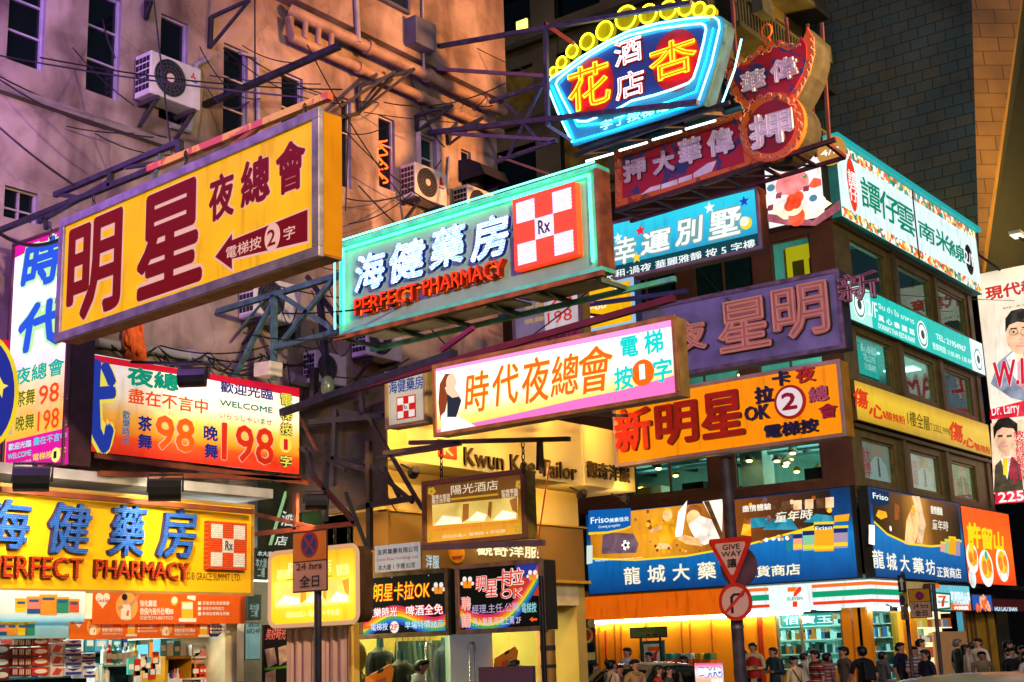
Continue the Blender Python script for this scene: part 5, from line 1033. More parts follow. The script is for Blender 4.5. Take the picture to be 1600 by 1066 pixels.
for k, (a, c) in enumerate((((0, 765), (395, 800)), ((150, 712), (480, 754)), ((155, 740), (470, 748)))): beam('steel_channel', ['long dark red channel under the canopy edge', 'rusty channel along the bottom of the white banner', 'thin orange red channel below the banner channel'][k], Y(13.4, a), Y(13.4, c), .06, D('#7a3a24', .7, .1, .35), 'channels under the banner')
# hanging paper banners
def can(s, x, y0, y1, w_, body, m):
    s.poly([(x-w_/2, y1), (x-w_/2*1.04, y0+3), (x+w_/2*1.04, y0+3), (x+w_/2, y1)], 0, .010, m=m, mi=body); s.poly([(x-w_/2*1.08, y0+3), (x-w_/2*1.08, y0), (x+w_/2*1.08, y0), (x+w_/2*1.08, y0+3)], 0, .0112, m=m, mi=0)
    s.poly([(x-w_*.36, y0+9), (x-w_*.36, y0+5), (x+w_*.36, y0+5), (x+w_*.36, y0+9)], 0, .012, m=m, mi=5); s.poly([(x-w_/2, y1), (x-w_/2, y0+(y1-y0)*.72), (x+w_/2, y0+(y1-y0)*.72), (x+w_/2, y1)], 0, .0108, m=m, mi=body+3 if body < 3 else body)
PB = [D(c, .5, 0, .05) for c in ('#e8a818', '#e8b020', '#e08068', '#e89028', '#e8c828', '#1c4c8c', '#28886c', '#d8582c')]
def cans(s, m=None):
    b = MB(); 
    for x, y0, y1, w_, bd in ((32, 935, 956, 17, 1), (52, 932, 959, 21, 2), (75, 929, 961, 26, 3), (97, 933, 958, 19, 6), (115, 936, 957, 15, 7)): can(s, x, y0, y1, w_, bd if bd < 8 else 1, b)
    b.build('printed_tins', PB, s.o)
s = Sign('paper_banner', 'pale blue paper banner printed with five milk powder tins', 'banner', [(-30, 922), (131, 924), (134, 972), (-30, 971)], Y=13.55, t=.01)
s.face(G('print_pale_blue', [(0, '#58b8e0'), (.12, '#a8d8e8'), (.3, '#d8e4e0'), (1, '#d8e8ec')], .15, 2, .02), 0, .004, 'sheet'); cans(s)
def promo(s, sc, x0, y0):
    """orange milk powder advertisement"""
    q = lambda x, y: (x0+(x-143)*sc, y0+(y-926)*sc)
    cr, og_, yl_ = D('#f0e4d0', .5, 0, .03), D('#d87030', .5, 0, .05), D('#e8b828', .5, 0, .05); sk = D('#c89070', .5, 0, .05)
    hb = MB(); u, v = s.p(*q(160, 937)); k = s.px(13*sc)
    hb.prism(s.F, [(u+k*.062*16*math.sin(t)**3, v+k*.062*(13*math.cos(t)-5*math.cos(2*t)-2*math.cos(3*t)-math.cos(4*t))) for t in np.linspace(0, 2*math.pi, 25)[:-1]], .004, .008); hb.build('printed_heart', cr, s.o)
    s.text('Cow & Gate', q(151, 941), q(170, 935), D('#c03020', .5), .005, .01)
    b = MB(); s.disc(q(198, 948), s.px(20*sc), 0, .007, m=b, mi=2, ry=s.px(21*sc)); s.poly([q(188, 968), q(189, 945), q(203, 945), q(204, 968)], 0, .009, m=b, mi=0); s.disc(q(195, 936), s.px(5.5*sc), 0, .0095, m=b, mi=1, n=14); s.disc(q(194, 933), s.px(5*sc), 0, .0105, m=b, mi=3, n=12)
    s.poly([q(201, 944), q(214, 931), q(217, 928), q(214, 936), q(204, 949)], 0, .0092, m=b, mi=1); s.poly([q(190, 945), q(182, 950), q(186, 953), q(192, 950)], 0, .0092, m=b, mi=1); s.poly([q(196, 962), q(198, 954), q(201, 954), q(200, 963)], 0, .0105, m=b, mi=4)
    b.build('printed_child', [cr, sk, D('#e8a850', .5, 0, .05), D('#181018', .5), og_], s.o)
    s.text('強化腸道', q(217, 948), q(244, 938), cr, .03, .01); s.text('做個內強外壯嘅BB', q(217, 961), q(270, 950), cr, .03, .01); s.text('突破性SYNBIOTICS', q(217, 969), q(269, 962), cr, .005, .01)
    b = MB(); s.poly([q(283, 966), q(283, 940), q(301, 940), q(301, 966)], 0, .009, m=b, mi=1); s.poly([q(284, 952), q(284, 942), q(300, 942), q(300, 952)], 0, .0105, m=b, mi=0); s.poly([q(279, 972), q(279, 966), q(306, 966), q(306, 972)], 0, .009, m=b, mi=0); s.disc(q(272, 939), s.px(7*sc), 0, .009, m=b, mi=1); s.disc(q(272, 938), s.px(5*sc), 0, .0105, m=b, mi=0); s.poly([q(292, 936), q(292, 931), q(305, 931), q(305, 939)], 0, .009, m=b, mi=0); b.build('printed_tin', [cr, yl_], s.o)
    for k, t in enumerate(('☑ 促進消化系統健康', '☑ 支持自身抵抗力', '☑ 無添加香精及蔗糖')): s.text(t.replace('☑ ', ''), q(315, 945.5+k*8.2), q(357-8*(k == 1), 940+k*8.2), cr, .01, .01); s.poly([q(309, 945.5+k*8.2), q(309, 940+k*8.2), q(313.5, 940+k*8.2), q(313.5, 945.5+k*8.2)], cr, .009, name='printed_tick')
s = Sign('paper_banner', 'orange advertising banner with a child in white hanging under the yellow signboard', 'banner', [(143, 926), (383, 930), (383, 976), (145, 974)], Y=13.52, t=.01); s.face(D('#e05c10', .5, 0, .05), 0, .004, 'sheet'); promo(s, 1, 143, 926)
s = Sign('paper_banner', 'lower orange banner repeating the child advertisement behind the first', 'banner', [(108, 966), (326, 968), (326, 997), (110, 999)], Y=13.62, t=.01); s.face(D('#e0640f', .5, 0, .05), 0, .004, 'sheet'); promo(s, .62, 112, 966); promo(s, .62, 225, 967)
s = Sign('paper_banner', 'lower pale blue banner behind stacked red boxes', 'banner', [(-30, 972), (108, 972), (109, 998), (-30, 998)], Y=13.66, t=.01); s.face(D('#8cc4d8', .5, 0, .1), 0, .004, 'sheet')
b = MB(); 
for x, bd in ((2, 2), (18, 3), (34, 1), (46, 6)): can(s, x, 972, 993, 15, bd, b)
b.build('printed_tins', PB, s.o)
s = Sign('alarm_sign', 'blue octagonal alarm company plate beside the orange banners', 'sign', [(323, 972), (347, 972), (347, 995), (323, 995)], Y=13.95, t=.015)
c = (s.w/2, s.h/2); MB().prism(s.F, [(c[0]+s.w*.54*math.cos(rad(22.5+45*k)), c[1]+s.h*.54*math.sin(rad(22.5+45*k))) for k in range(8)], -.01, .005).build('plate', D('#1c58b8', .4, 0, .05), s.o); s.text('ADT', (326, 985), (344, 976), white_p, .04, .008); s.poly([(329, 991), (329, 988), (342, 988), (342, 991)], white_p, .008, name='printed_bar')
# shelving and goods
def shelf(label, x0, x1, y, z0, n, h, mat, name='shelf_unit', dep_=.35):
    t = thing(name, label, 'shelf', ((x0+x1)/2, y, .15))
    for k in range(n): MB().box((x0, y, z0+k*h), (x1, y+dep_, z0+k*h+.025)).build('shelf_board', mat, t)
    for x in (x0-.025, x1): MB().box((x, y, .15), (x+.025, y+dep_, z0+n*h)).build('side_panel', mat, t)
    MB().box((x0, y+dep_, .15), (x1, y+dep_+.02, z0+n*h)).build('back_panel', D('#103840', .7), t); return t
GC = {'teal': '#1c8088', 'pale green': '#88c8a8', 'white': '#d8e0dc', 'sky blue': '#58a8c8', 'dark blue': '#1c3c8c', 'green': '#28885c', 'aqua': '#48c0b8', 'navy': '#142850', 'red': '#c82c1c', 'yellow': '#e0b020', 'pink': '#d87898', 'orange': '#e06818'}
def good(name, cat, cname, x, y, z, wx, wy, h, where, kind='box', group=None):
    c = D(GC[cname], .4, 0, .08, 8); lab_ = D('#e0dcd0', .4, 0, .05, 8); b = MB()
    if kind == 'box': b.box((x, y, z), (x+wx, y+wy, z+h)); b.box((x+wx*.15, y-.004, z+h*.3), (x+wx*.85, y, z+h*.62), 1)
    elif kind == 'bottle': b.lathe((x+wx/2, y+wy/2, z), [(wx*.45, 0), (wx*.45, h*.68), (wx*.2, h*.8), (wx*.2, h)], 8); b.lathe((x+wx/2, y+wy/2, z+h*.2), [(wx*.455, 0), (wx*.455, h*.3)], 8, 1)
    o = b.build(name, [c, lab_]); centre(o); return tag(o, f'{cname} {cat} {where}', cat, group)
BX = ony(215, 1000, 16.0)
rows_ = ['the lowest visible back shelf', 'the second back shelf', 'the third back shelf', 'the top back shelf']
shelf('dark teal back shelf packed with medicine boxes inside the pharmacy', 8.6, 12.0, 15.6, 1.02, 4, .3, D('#144850', .6))
rg = random.Random(3)
for r_ in range(4):
    x = 8.65
    while x < 11.9:
        cn = rg.choice(['teal', 'teal', 'sky blue', 'aqua', 'white', 'dark blue', 'pale green', 'green', 'navy']); wx = rg.choice((.07, .1, .14, .2)); kd = rg.choice(('box', 'box', 'bottle')); h_ = rg.uniform(.14, .25)
        if kd == 'bottle': wx = min(wx, .1)
        good('medicine_'+kd, 'medicine '+kd, cn, x, 15.62, 1.045+r_*.3, wx, .2, h_, 'on '+rows_[r_]+' of the pharmacy', kd, 'medicines on the pharmacy back shelves'); x += wx+rg.choice((.004, .01, .03))
# tissue and crate stacks at the shopfront, from picture positions on an upright plane
FS = Fr((0, 14.3, 0), 0)
def pack(name, label, x0, y0, x1, y1, cols, kind, group, dep_=.25):
    """goods stacked by the shopfront; picture rectangle on the plane of the stack"""
    (a, c), (e, g) = FS.uv((x0, y1)), FS.uv((x1, y0)); t = thing(name, label, 'pack', FS.w((a+e)/2, c), 0, group); b = MB(); b.fbox(FS, a, c, e, g, 0, -dep_); b.build('wrapper', D(cols[0], .3, 0, .12, 9), t, bevel=.012)
    b = MB(); W_, H_ = e-a, g-c
    if kind == 'oval': b.prism(FS, [(a+W_*(.5+.38*math.cos(k*.35)), c+H_*(.5+.27*math.sin(k*.35))) for k in range(18)], .0, .006)
    elif kind == 'bars': [b.fbox(FS, a+W_*(.08+.3*k), c+H_*.2, a+W_*(.2+.3*k), c+H_*.8, 0, .006) for k in range(3)]
    elif kind == 'stripe': b.fbox(FS, a+W_*.04, c+H_*.12, a+W_*.96, c+H_*.45, 0, .006); b.prism(FS, [(a+W_*.1, c+H_*.9), (a+W_*.5, c+H_*.55), (a+W_*.9, c+H_*.9)], 0, .006)
    else: b.prism(FS, [(a+W_*.1, c+H_*.2), (a+W_*.6, c+H_*.15), (a+W_*.9, c+H_*.7), (a+W_*.4, c+H_*.85)], 0, .006)
    b.build('printed_patch', D(cols[1], .35, 0, .08, 9), t)
for k in range(4):
    for j in range(3): pack('tissue_box', f'dark red tissue box, {["bottom", "second", "third", "top"][k]} row, {["wall side", "middle", "passage side"][j]} of the striped stack', 19+j*10.3, 1042-k*15.5+1, 28.5+j*10.3, 1056-k*15.5+1, ('#8c2018', '#e8d0b8'), 'bars', 'dark red tissue boxes')
    pack('tissue_pack', f'shiny red tissue pack with white oval, {["bottom", "second", "third", "top"][k]} of its column', 50, 1042-k*15.5, 77, 1056-k*15.5, ('#c83018', '#f0e0d0'), 'oval', 'red tissue packs')
    pack('tissue_pack', f'blue and white roll pack, {["bottom", "second", "third", "top"][k]} of the inner column', 101, 1043-k*14.5, 128, 1056-k*14.5, ('#d8d8e8', '#2c3ca0'), 'stripe', 'blue and white tissue packs')
    pack('tissue_pack', f'pale pink and red pack, {["bottom", "second", "third", "top"][k]} of the narrow column', 79, 1041-k*18, 100, 1058-k*18, ('#e0c8c4', '#c04838'), 'patch', 'pink and red tissue packs')
for j in range(3): pack('drink_carton', f'orange carton {["beside the photo edge", "in the middle", "beside the red carton"][j]} on top of the tissue stack', 24+j*8.6, 978, 32+j*8.6, 1008, ('#d05818', '#40803c'), 'bars', 'orange cartons'); 
pack('gift_box', 'red gold gift carton on top of the tissue stack', 51, 977, 75, 1009, ('#a83020', '#c8a030'), 'oval', None)
for k in range(3): pack('tissue_pack', f'dark red round patterned pack at the photo edge, {["lowest", "middle", "upper"][k]}', -12, 1046-k*20, 16, 1064-k*20, ('#6c1c20', '#c8d0c8'), 'oval', 'packs at the photo edge')
for j in range(3): pack('tissue_pack', f'white and blue pack leaning on the {["inner", "middle", "outer"][j]} roll column', 128+j*1, 1020+j*14, 150, 1032+j*14, ('#e0e0e8', '#3848a8'), 'stripe', 'leaning packs')
sw = thing('wall_shelf', 'pale wall shelf of bright packs along the pharmacy end wall', 'shelf', (12.0, 15.6, 1.0))
for r_ in range(5): MB().box((11.86, 14.25, 1.0+r_*.27), (12.08, 17.6, 1.02+r_*.27)).build('shelf_board', D('#c8d4cc', .5), sw)
for r_ in range(5):
    y = 14.3
    while y < 17.4:
        wy = rg.choice((.08, .12, .18, .24)); good('boxed_remedy', 'remedy pack', rg.choice(['white', 'yellow', 'red', 'sky blue', 'pink', 'aqua', 'green', 'orange', 'white']), 11.88, y, 1.025+r_*.27, .16, wy, rg.uniform(.12, .23), f'on the {["lowest", "second", "third", "fourth", "top"][r_]} board of the pharmacy end wall', 'box', 'packs on the pharmacy end wall'); y += wy+rg.choice((.005, .02, .04))
# wooden display cabinets
def cabinet(label, x0, y0, x1, y1, mat):
    (a, c), (e, g) = FS.uv((x0, y1+60)), FS.uv((x1, y0)); t = thing('display_cabinet', label, 'cabinet', FS.w((a+e)/2, .15), 0); c = .15
    for u in (a, e-.05): MB().fbox(FS, u, c, u+.05, g-.04, 0, -.4).build('side_panel', mat, t)
    MB().fbox(FS, a, g-.04, e, g, .005, -.4).build('top', mat, t); MB().fbox(FS, a+.05, c, e-.05, g-.04, -.38, -.4).build('back_panel', D('#3a2a14', .7), t)
    for z in (g-.42, g-.85): MB().fbox(FS, a+.05, z, e-.05, z+.03, 0, -.38).build('shelf_board', mat, t)
    return a, e, g
yw = D('#c08a18', .45, 0, .15, 5); a, e, g = cabinet('yellow wooden display cabinet with open shelf of small bottles', 256, 1024, 304, 1056, yw)
for k in range(7): good('lotion_bottle', 'lotion bottle', ['white', 'sky blue', 'white', 'dark blue', 'pink', 'white', 'red'][k], a+.06+k*.05, 14.42, g-.39, .05, .08, rg.uniform(.16, .26), 'inside the yellow cabinet, '+['wall end', 'second', 'third', 'middle', 'fifth', 'sixth', 'passage end'][k], 'bottle', 'bottles in the yellow cabinet')
for k in range(4): good('product_box', 'product box', ['sky blue', 'white', 'teal', 'white'][k], a+.0+k*.11, 14.4, g+.0, .1, .15, [.22, .17, .19, .16][k], 'standing on the yellow cabinet, '+['wall end', 'second', 'third', 'passage end'][k], 'box', 'boxes on the yellow cabinet')
a, e, g = cabinet('brown rack of red and yellow sachets at the shop end wall', 306, 1036, 348, 1058, D('#5a3c20', .6))
for j in range(3):
    for k in range(7): good('snack_sachet', 'snack sachet', 'red' if k < 4 else 'yellow', a+.03+k*.055, 14.27-.01*j, g-.14-j*.13, .05, .05, .11, f'on the brown rack, {["upper", "middle", "lower"][j]} row', 'box', 'sachets on the brown rack')
pack('diaper_pack', 'large pale pink nappy pack on the brown rack', 303, 1012, 342, 1030, ('#e0b8a8', '#d87880'), 'patch', None)
pack('poster_box', 'pink and green carton under the nappy pack', 305, 1029, 345, 1038, ('#d88898', '#78b068'), 'patch', None)
FH = Fr((0, 14.15, 0), 0)
for k, (x, y, cn) in enumerate(((205, 1044, 'aqua'), (214, 1046, 'red'), (224, 1038, 'white'), (231, 1042, 'sky blue'), (238, 1052, 'red'), (246, 1044, 'white'), (226, 1058, 'yellow'), (216, 1062, 'white'), (243, 1034, 'orange'))):
    P = FH.w(*FH.uv((x, y+10)))
    good('hanging_toothbrush_pack', 'blister pack', cn, P[0]-.05, 14.15, P[2], .1, .03, .2, 'on the hanging display, '+['top', 'second', 'third', 'fourth', 'fifth', 'sixth', 'seventh', 'lowest', 'highest'][k]+' of the cluster', 'box', 'hanging blister packs')
for k, (x, y, cn) in enumerate(((192, 1020, 'white'), (200, 1018, 'red'), (208, 1019, 'green'), (216, 1018, 'sky blue'), (224, 1022, 'white'), (232, 1020, 'white'), (241, 1018, 'yellow'), (180, 1048, 'white'), (190, 1050, 'pale green'), (196, 1052, 'white'))):
    P = FH.w(*FH.uv((x, y+16))); good('shampoo_bottle', 'bottle', cn, P[0]-.04, 14.5, P[2], .085, .08, .22, 'on the front rack, number '+['one', 'two', 'three', 'four', 'five', 'six', 'seven', 'eight', 'nine', 'ten'][k]+' from the wall of tissue', 'bottle', 'bottles on the front rack')
shelf('white front rack holding shampoo bottles in the pharmacy', FH.uv((186, 1030))[0], FH.uv((248, 1030))[0], 14.45, FH.uv((200, 1037))[1]-.03, 1, .02, D('#b8c8c4', .4), 'front_rack', .3)

# ================================================================== alley between the pharmacy and the tailor
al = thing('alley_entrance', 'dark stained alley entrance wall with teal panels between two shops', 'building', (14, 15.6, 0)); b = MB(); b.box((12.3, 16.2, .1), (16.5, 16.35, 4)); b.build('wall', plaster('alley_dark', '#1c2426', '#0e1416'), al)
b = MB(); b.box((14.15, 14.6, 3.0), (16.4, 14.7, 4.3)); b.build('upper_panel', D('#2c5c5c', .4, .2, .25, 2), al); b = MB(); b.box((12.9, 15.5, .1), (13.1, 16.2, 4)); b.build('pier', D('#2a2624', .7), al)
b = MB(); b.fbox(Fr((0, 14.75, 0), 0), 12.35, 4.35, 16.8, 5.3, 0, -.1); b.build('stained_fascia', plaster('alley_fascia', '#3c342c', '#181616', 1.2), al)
s = Sign('vertical_hotel_sign', 'slanted black sign with white hotel characters and a pale green ruler stripe', 'sign', [(404, 760), (470, 752), (470, 872), (400, 876)], Y=14.6, t=.1); s.case(D('#141c1c', .5)); s.face(D('#101a1a', .4, 0, .2), 0)
s.poly([(444, 768), (449, 768), (424, 852), (419, 852)], E('#8cc890', .6), .01, name='green_stripe')
for t_, a_, c_ in (('光', (447, 792), (464, 772)), ('酒', (438, 822), (460, 800)), ('店', (428, 852), (449, 838)), ('本大廈', (401, 869), (425, 862))): s.text(t_, a_, c_, E('#c8d8d4', .8), .01, .01, shear=.15)
s = Sign('price_poster', 'pale phone number poster on the alley door', 'poster', [(383, 974), (407, 972), (407, 1030), (383, 1032)], Y=14.6, t=.03); s.case(D('#2a2420', .5)); s.face(E('#8cb8b4', .45, .2), .01); s.text('酒店', (386, 980), (405, 973), black_m, .01, .01); s.text('6824F', (384, 990), (406, 982), black_m, .01, .01)
s = Sign('advert_poster', 'dark bar poster with pink scribbled title and pale figures', 'poster', [(411, 978), (449, 974), (449, 1075), (411, 1078)], Y=14.5, t=.03); s.case(D('#18100e', .5)); s.face(D('#181014', .4, 0, .2), .01)
s.text('美好時光', (414, 1000), (446, 982), D('#d87878', .5), .02, .01, shear=.3); b = MB(); 
for q in ([(413, 1015), (428, 1012), (432, 1036), (418, 1044)], [(434, 1012), (447, 1008), (448, 1032), (436, 1040)], [(414, 1052), (430, 1046), (430, 1070), (414, 1072)]): s.poly(q, 0, .01, m=b)
s.poly([(413, 1044), (448, 1040), (448, 1044), (413, 1048)], 0, .012, m=b, mi=1); b.build('printed_figures', [D('#c0a090', .5, 0, .3, 9), D('#58b030', .5)], s.o)
for k, (q, cc, lb_) in enumerate((([(395, 858), (420, 855), (418, 905), (395, 908)], '#1c3034', 'dark teal board of small white notices in the alley'), ([(386, 930), (408, 928), (408, 968), (386, 970)], '#2c4444', 'small square notice with white characters in the alley'), ([(358, 974), (366, 974), (366, 1066), (358, 1066)], '#c8c4b8', 'narrow white door post of the pharmacy end wall'), ([(368, 974), (381, 974), (381, 1066), (368, 1066)], '#b8c0c0', 'pale narrow panel beside the alley door'))):
    s = Sign('notice_board', lb_, 'notice board', q, Y=14.62-.1*(k > 1), t=.04, lam=4); s.case(D('#181818', .5)); s.face(D(cc, .5, 0, .15), .006)
    if k < 2: s.text('本大廈\n二樓', (q[3][0]+3, q[3][1]-6), (q[1][0]-4, q[0][1]+14), E('#a8c8c4', .5), .01, .01)
s = Sign('cloth_screen', 'pale pink cloth covered hoarding behind the no stopping post', 'hoarding', [(448, 984), (545, 979), (545, 1110), (448, 1112)], X=11.6, t=.06); b = MB()
n = 40; vs = [s.F.w(s.w*k/n, z, .02*math.sin(k*1.1)+.012*math.sin(k*2.7)) for z in (0, s.h) for k in range(n+1)]; b.add(vs, [(k, k+1, n+1+k+1, n+1+k) for k in range(n)]); b.build('cloth', D('#c89c88', .8, 0, .06), s.o, True); MB().fbox(s.F, -.02, s.h, s.w+.02, s.h+.04, -.05, .04).build('top_rail', D('#c8b0a8', .6), s.o)
b = MB(); [b.fbox(s.F, u, -1.6, u+.05, 0, -.05, 0) for u in (0, s.w-.05)]; b.build('leg', steel_dark, s.o)

# ================================================================== tailor shop
tl_ = thing('tailor_shop', 'cream fronted tailor shop with lit sign band and glass display window', 'shop', (17, 13.6, .1))
FT = Fr((0, 12.6, 0), 0); crm = D('#d9b258', .6, 0, .05, 1.5); z0 = FT.uv((985, 768))[1]; z1 = z0+1.02; xL, xR = FT.uv((606, 690))[0], FT.uv((990, 740))[0]
xm = FT.uv((911, 740))[0]
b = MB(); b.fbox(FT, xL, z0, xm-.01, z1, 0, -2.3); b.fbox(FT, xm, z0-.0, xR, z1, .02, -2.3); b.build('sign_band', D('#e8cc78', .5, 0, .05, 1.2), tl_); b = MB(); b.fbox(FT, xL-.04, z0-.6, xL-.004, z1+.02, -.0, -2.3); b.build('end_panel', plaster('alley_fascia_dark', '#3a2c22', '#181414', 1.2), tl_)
s = Sign.__new__(Sign); s.F = FT; s.o = tl_; s.w = 1; s.h = 1
sh = D('#5a4416', .4)
s.text('Kwun Kee Tailor', (722, 727), (897, 726), sh, .012, .03, .03, side=D('#3a2c10', .5)); s.text('觀奇洋服', (913, 746), (978, 731), sh, .01, .05, .03, side=D('#3a2c10', .5))
b = MB(); u0, v0 = s.p(684, 714); u1, v1 = s.p(712, 690); b.fbox(FT, u0, v0, u1, v1, 0, .02); b.build('logo_tile', D('#d8481c', .4), tl_); s.text('K', (691, 711), (706, 696), D('#e8c080', .5), .03, .025)
F3 = Fr((0, 13.3, 0), 0); xa, xb = F3.uv((606, 800))[0], F3.uv((914, 900))[0]; zb = F3.uv((914, 908))[1]; zc = F3.uv((914, 824))[1]
b = MB(); b.fbox(F3, xa, zc, xb-.05, z0-.003, -.05, -1.5); b.build('upper_wall', D('#d8b868', .6, 0, .06, 1.5), tl_)
b = MB(); b.fbox(F3, xa, zb, xb, zc, 0, -1.5); b.build('tan_panel', D('#8a6830', .5, 0, .1, 1.2), tl_); b = MB(); b.fbox(F3, xa, zb-.05, xb+.1, zb, .06, -.2); b.fbox(F3, xa, zc-.03, xb+.08, zc, .05, -.2); b.build('trim', D('#c89830', .5), tl_)
zd = F3.uv((914, 946))[1]; b = MB(); b.fbox(F3, xb-1.9, zd, xb-.1, zb-.05, -.08, -.8); b.build('lower_band', D('#d8c490', .6), tl_)
s.F = F3; b = MB(); q = s.p(627, 876), s.p(838, 856); 
s.text('觀奇洋服', (741, 868), (838, 855), E('#fff0b8', 1.0), .02, .02, .03); s.text('洋服', (664, 888), (684, 868), E('#b8d8e0', .8), .02, .02)
b = MB(); s.disc((712, 864), .2, 0, .02, m=b, mi=0, ry=.16); s.poly([(704, 870), (722, 868), (718, 874), (706, 875)], 0, .024, m=b, mi=1); b.build('orange_logo', [D('#e89818', .5), D('#b04818', .5)], tl_)
xR2 = 19.72; YG = 14.1; FG = Fr((0, YG, 0), 0)
b = MB(); b.box((xa, 14.0, .1), (xa+.12, 15, zc)); b.box((19.45, 13.4, .1), (19.72, 17.5, zb)); b.box((xa, 17.4, .1), (19.7, 17.5, 3.4)); b.box((xa, 14, 3.0), (19.7, 17.5, 3.1)); b.build('wall', D('#c8a850', .6, 0, .08, 2), tl_)
b = MB(); [b.box((14.6+k*1.4, 14.6, 2.97), (15.5+k*1.4, 16.8, 2.999)) for k in range(4)]; b.build('ceiling_light', E('#ffe8b0', 12), tl_)
MB().fbox(FG, FG.uv((545, 1000))[0], .3, FG.uv((700, 1000))[0], 2.95, 0, -.012).build('shop_window', GLASS, tl_)
MB().fbox(FG, FG.uv((767, 1000))[0], .15, FG.uv((838, 1000))[0], 2.95, 0, -.012).build('glass_door', GLASS, tl_)
b = MB(); b.fbox(FG, FG.uv((700, 1000))[0], .13, FG.uv((766, 1000))[0], 2.95, .04, -.06); b.build('white_panel', D('#c8d8d4', .4, 0, .06, 2), tl_)
b = MB(); fr_ = FG.uv((844, 1000))[0]; b.fbox(FG, fr_, .13, fr_+.09, 2.95, .05, -.08); b.fbox(FG, FG.uv((545, 1000))[0]-.05, .13, FG.uv((545, 1000))[0], 2.95, .05, -.08); b.build('window_frame', D('#a08050', .4, .4), tl_)
for px, lab in ((728, 'panel'), (660, 'window')):
    u = FG.uv((px, 1000))[0]; b = MB(); b.tube([FG.w(u, .9, .06), FG.w(u, 1.86, .06), FG.w(u+.03, 1.93, .06), FG.w(u+.12, 1.93, .06), FG.w(u+.15, 1.86, .06), FG.w(u+.15, .9, .06)], .02, 8); b.build('door_handle', D('#d0d4cc', .2, .8, .05), tl_, True)
bt = [((645, 740), (620, 762), 'bullet spotlight under the sign band beside the wall pipes'), ((908, 775), (880, 800), 'bullet spotlight lighting the cream side wall of the tailor'), ((976, 780), (985, 765), 'bullet spotlight at the end of the tailor sign band')]
for p, q, lab in bt: bullet(lab, Y(12.3, p), Y(13.0, (q[0], q[1]+10)), 60, '#ffd080')
for px in (650, 730, 810, 890, 960):
    P = Y(11.9, (px, 640)); spot('fascia_lamp', P, Y(12.6, (px, 725)), 130, '#ffcc70', 110, .9, .1)
lr = thing('lamp_rail', 'thin rail of small downlights over the tailor sign band', 'lamp rail', Y(11.9, (800, 660))); b = MB(); b.bar(Y(11.9, (640, 632)), Y(11.9, (980, 650)), .05); b.build('rail', steel_dark, lr)
for px in (650, 730, 810, 890, 960):
    P = Y(11.9, (px, 640)); b = MB(); b.tube([P+np.array([0, 0, .16]), P+np.array([0, 0, .02])], [.04, .07], 8); b.build('downlight', steel_dark, lr)
area('shop_window_light', (17, 15.2, 2.9), (17, 15.2, 0), 260, '#ffe0a0', 4.5, 1.5)
# tailor's dummies and clothes
def dummy(px, py, Y_, jacket, label, shirt='#d8c8a0', kind='neck', sc=1.0):
    """headless tailor's dummy in a jacket: px, py is its collar in the photograph"""
    C_ = ony(px, py, Y_); z = C_[2]; t = thing('tailor_dummy', label, 'dummy', (C_[0], C_[1], .3), 0, 'dummies in the tailor window'); x, y = C_[0], C_[1]
    b = MB(); secs = [(.0, .07, .075), (-.05, .13, .1), (-.09, .21, .12), (-.16, .235, .13), (-.32, .215, .14), (-.5, .19, .13), (-.7, .215, .14), (-.9, .225, .14)]
    b.lathe((x, y, z), [(1, 0)]*0 or [(r_, h_) for h_, r_, _ in secs][::-1], 14, 0, 2, 1*sc, .62*sc)
    for sg in (-1, 1): b.tube([(x+sg*.19*sc, y, z-.12), (x+sg*.25*sc, y, z-.25), (x+sg*.265*sc, y-.01, z-.5), (x+sg*.25*sc, y-.06, z-.75)], [.065, .07, .06, .05], 8)
    b.build('jacket', D(jacket, .7, 0, .1, 6), t, True)
    b = MB(); b.add([(x-.06, y-.1*sc, z-.02), (x+.06, y-.1*sc, z-.02), (x+.01, y-.165*sc, z-.42)], [(0, 2, 1)]); b.add([(x-.02, y-.112*sc, z-.06), (x+.02, y-.112*sc, z-.06), (x+.012, y-.165*sc, z-.38), (x-.01, y-.165*sc, z-.38)], [(0, 3, 2, 1)], 1); b.build('shirt_and_tie', [D(shirt, .6), D('#7a1c20', .5)], t)
    b = MB(); b.tube([(x, y, z-.02), (x, y, z+.1), (x, y, z+.13)], [.06, .055, .05], 12); b.build('neck_cap', D('#1c4450', .4), t, True); b = MB(); b.tube([(x, y, .3), (x, y, z-.88)], .03, 8); b.build('stand', steel_dark, t)
    return t
dummy(594, 1010, 14.9, '#10141c', 'dummy in a black jacket with yellow tie hanging back in the tailor window', '#d8b850')
dummy(626, 1030, 14.55, '#382c1c', 'dummy in a brown jacket with bare teal neck near the tailor glass')
dummy(561, 1052, 14.5, '#14100c', 'dummy in a black dinner jacket beside the alley', '#e0d0a0')
dummy(694, 1008, 15.6, '#1c2838', 'dummy in a pale shirt and navy waistcoat behind the glass', '#c8dce8')
dummy(790, 1048, 14.9, '#5a4020', 'dummy with white collar behind the tailor glass door', '#e8e0d0')
b = MB(); p = ony(556, 1026, 14.5); b.ell((p[0], p[1], p[2]), .17, .17, .26); o = b.build('wig_head', D('#c8923c', .6, 0, .2, 12), smooth=True); centre(o); tag(o, 'tan padded hat block above the black dinner jacket', 'hat block')
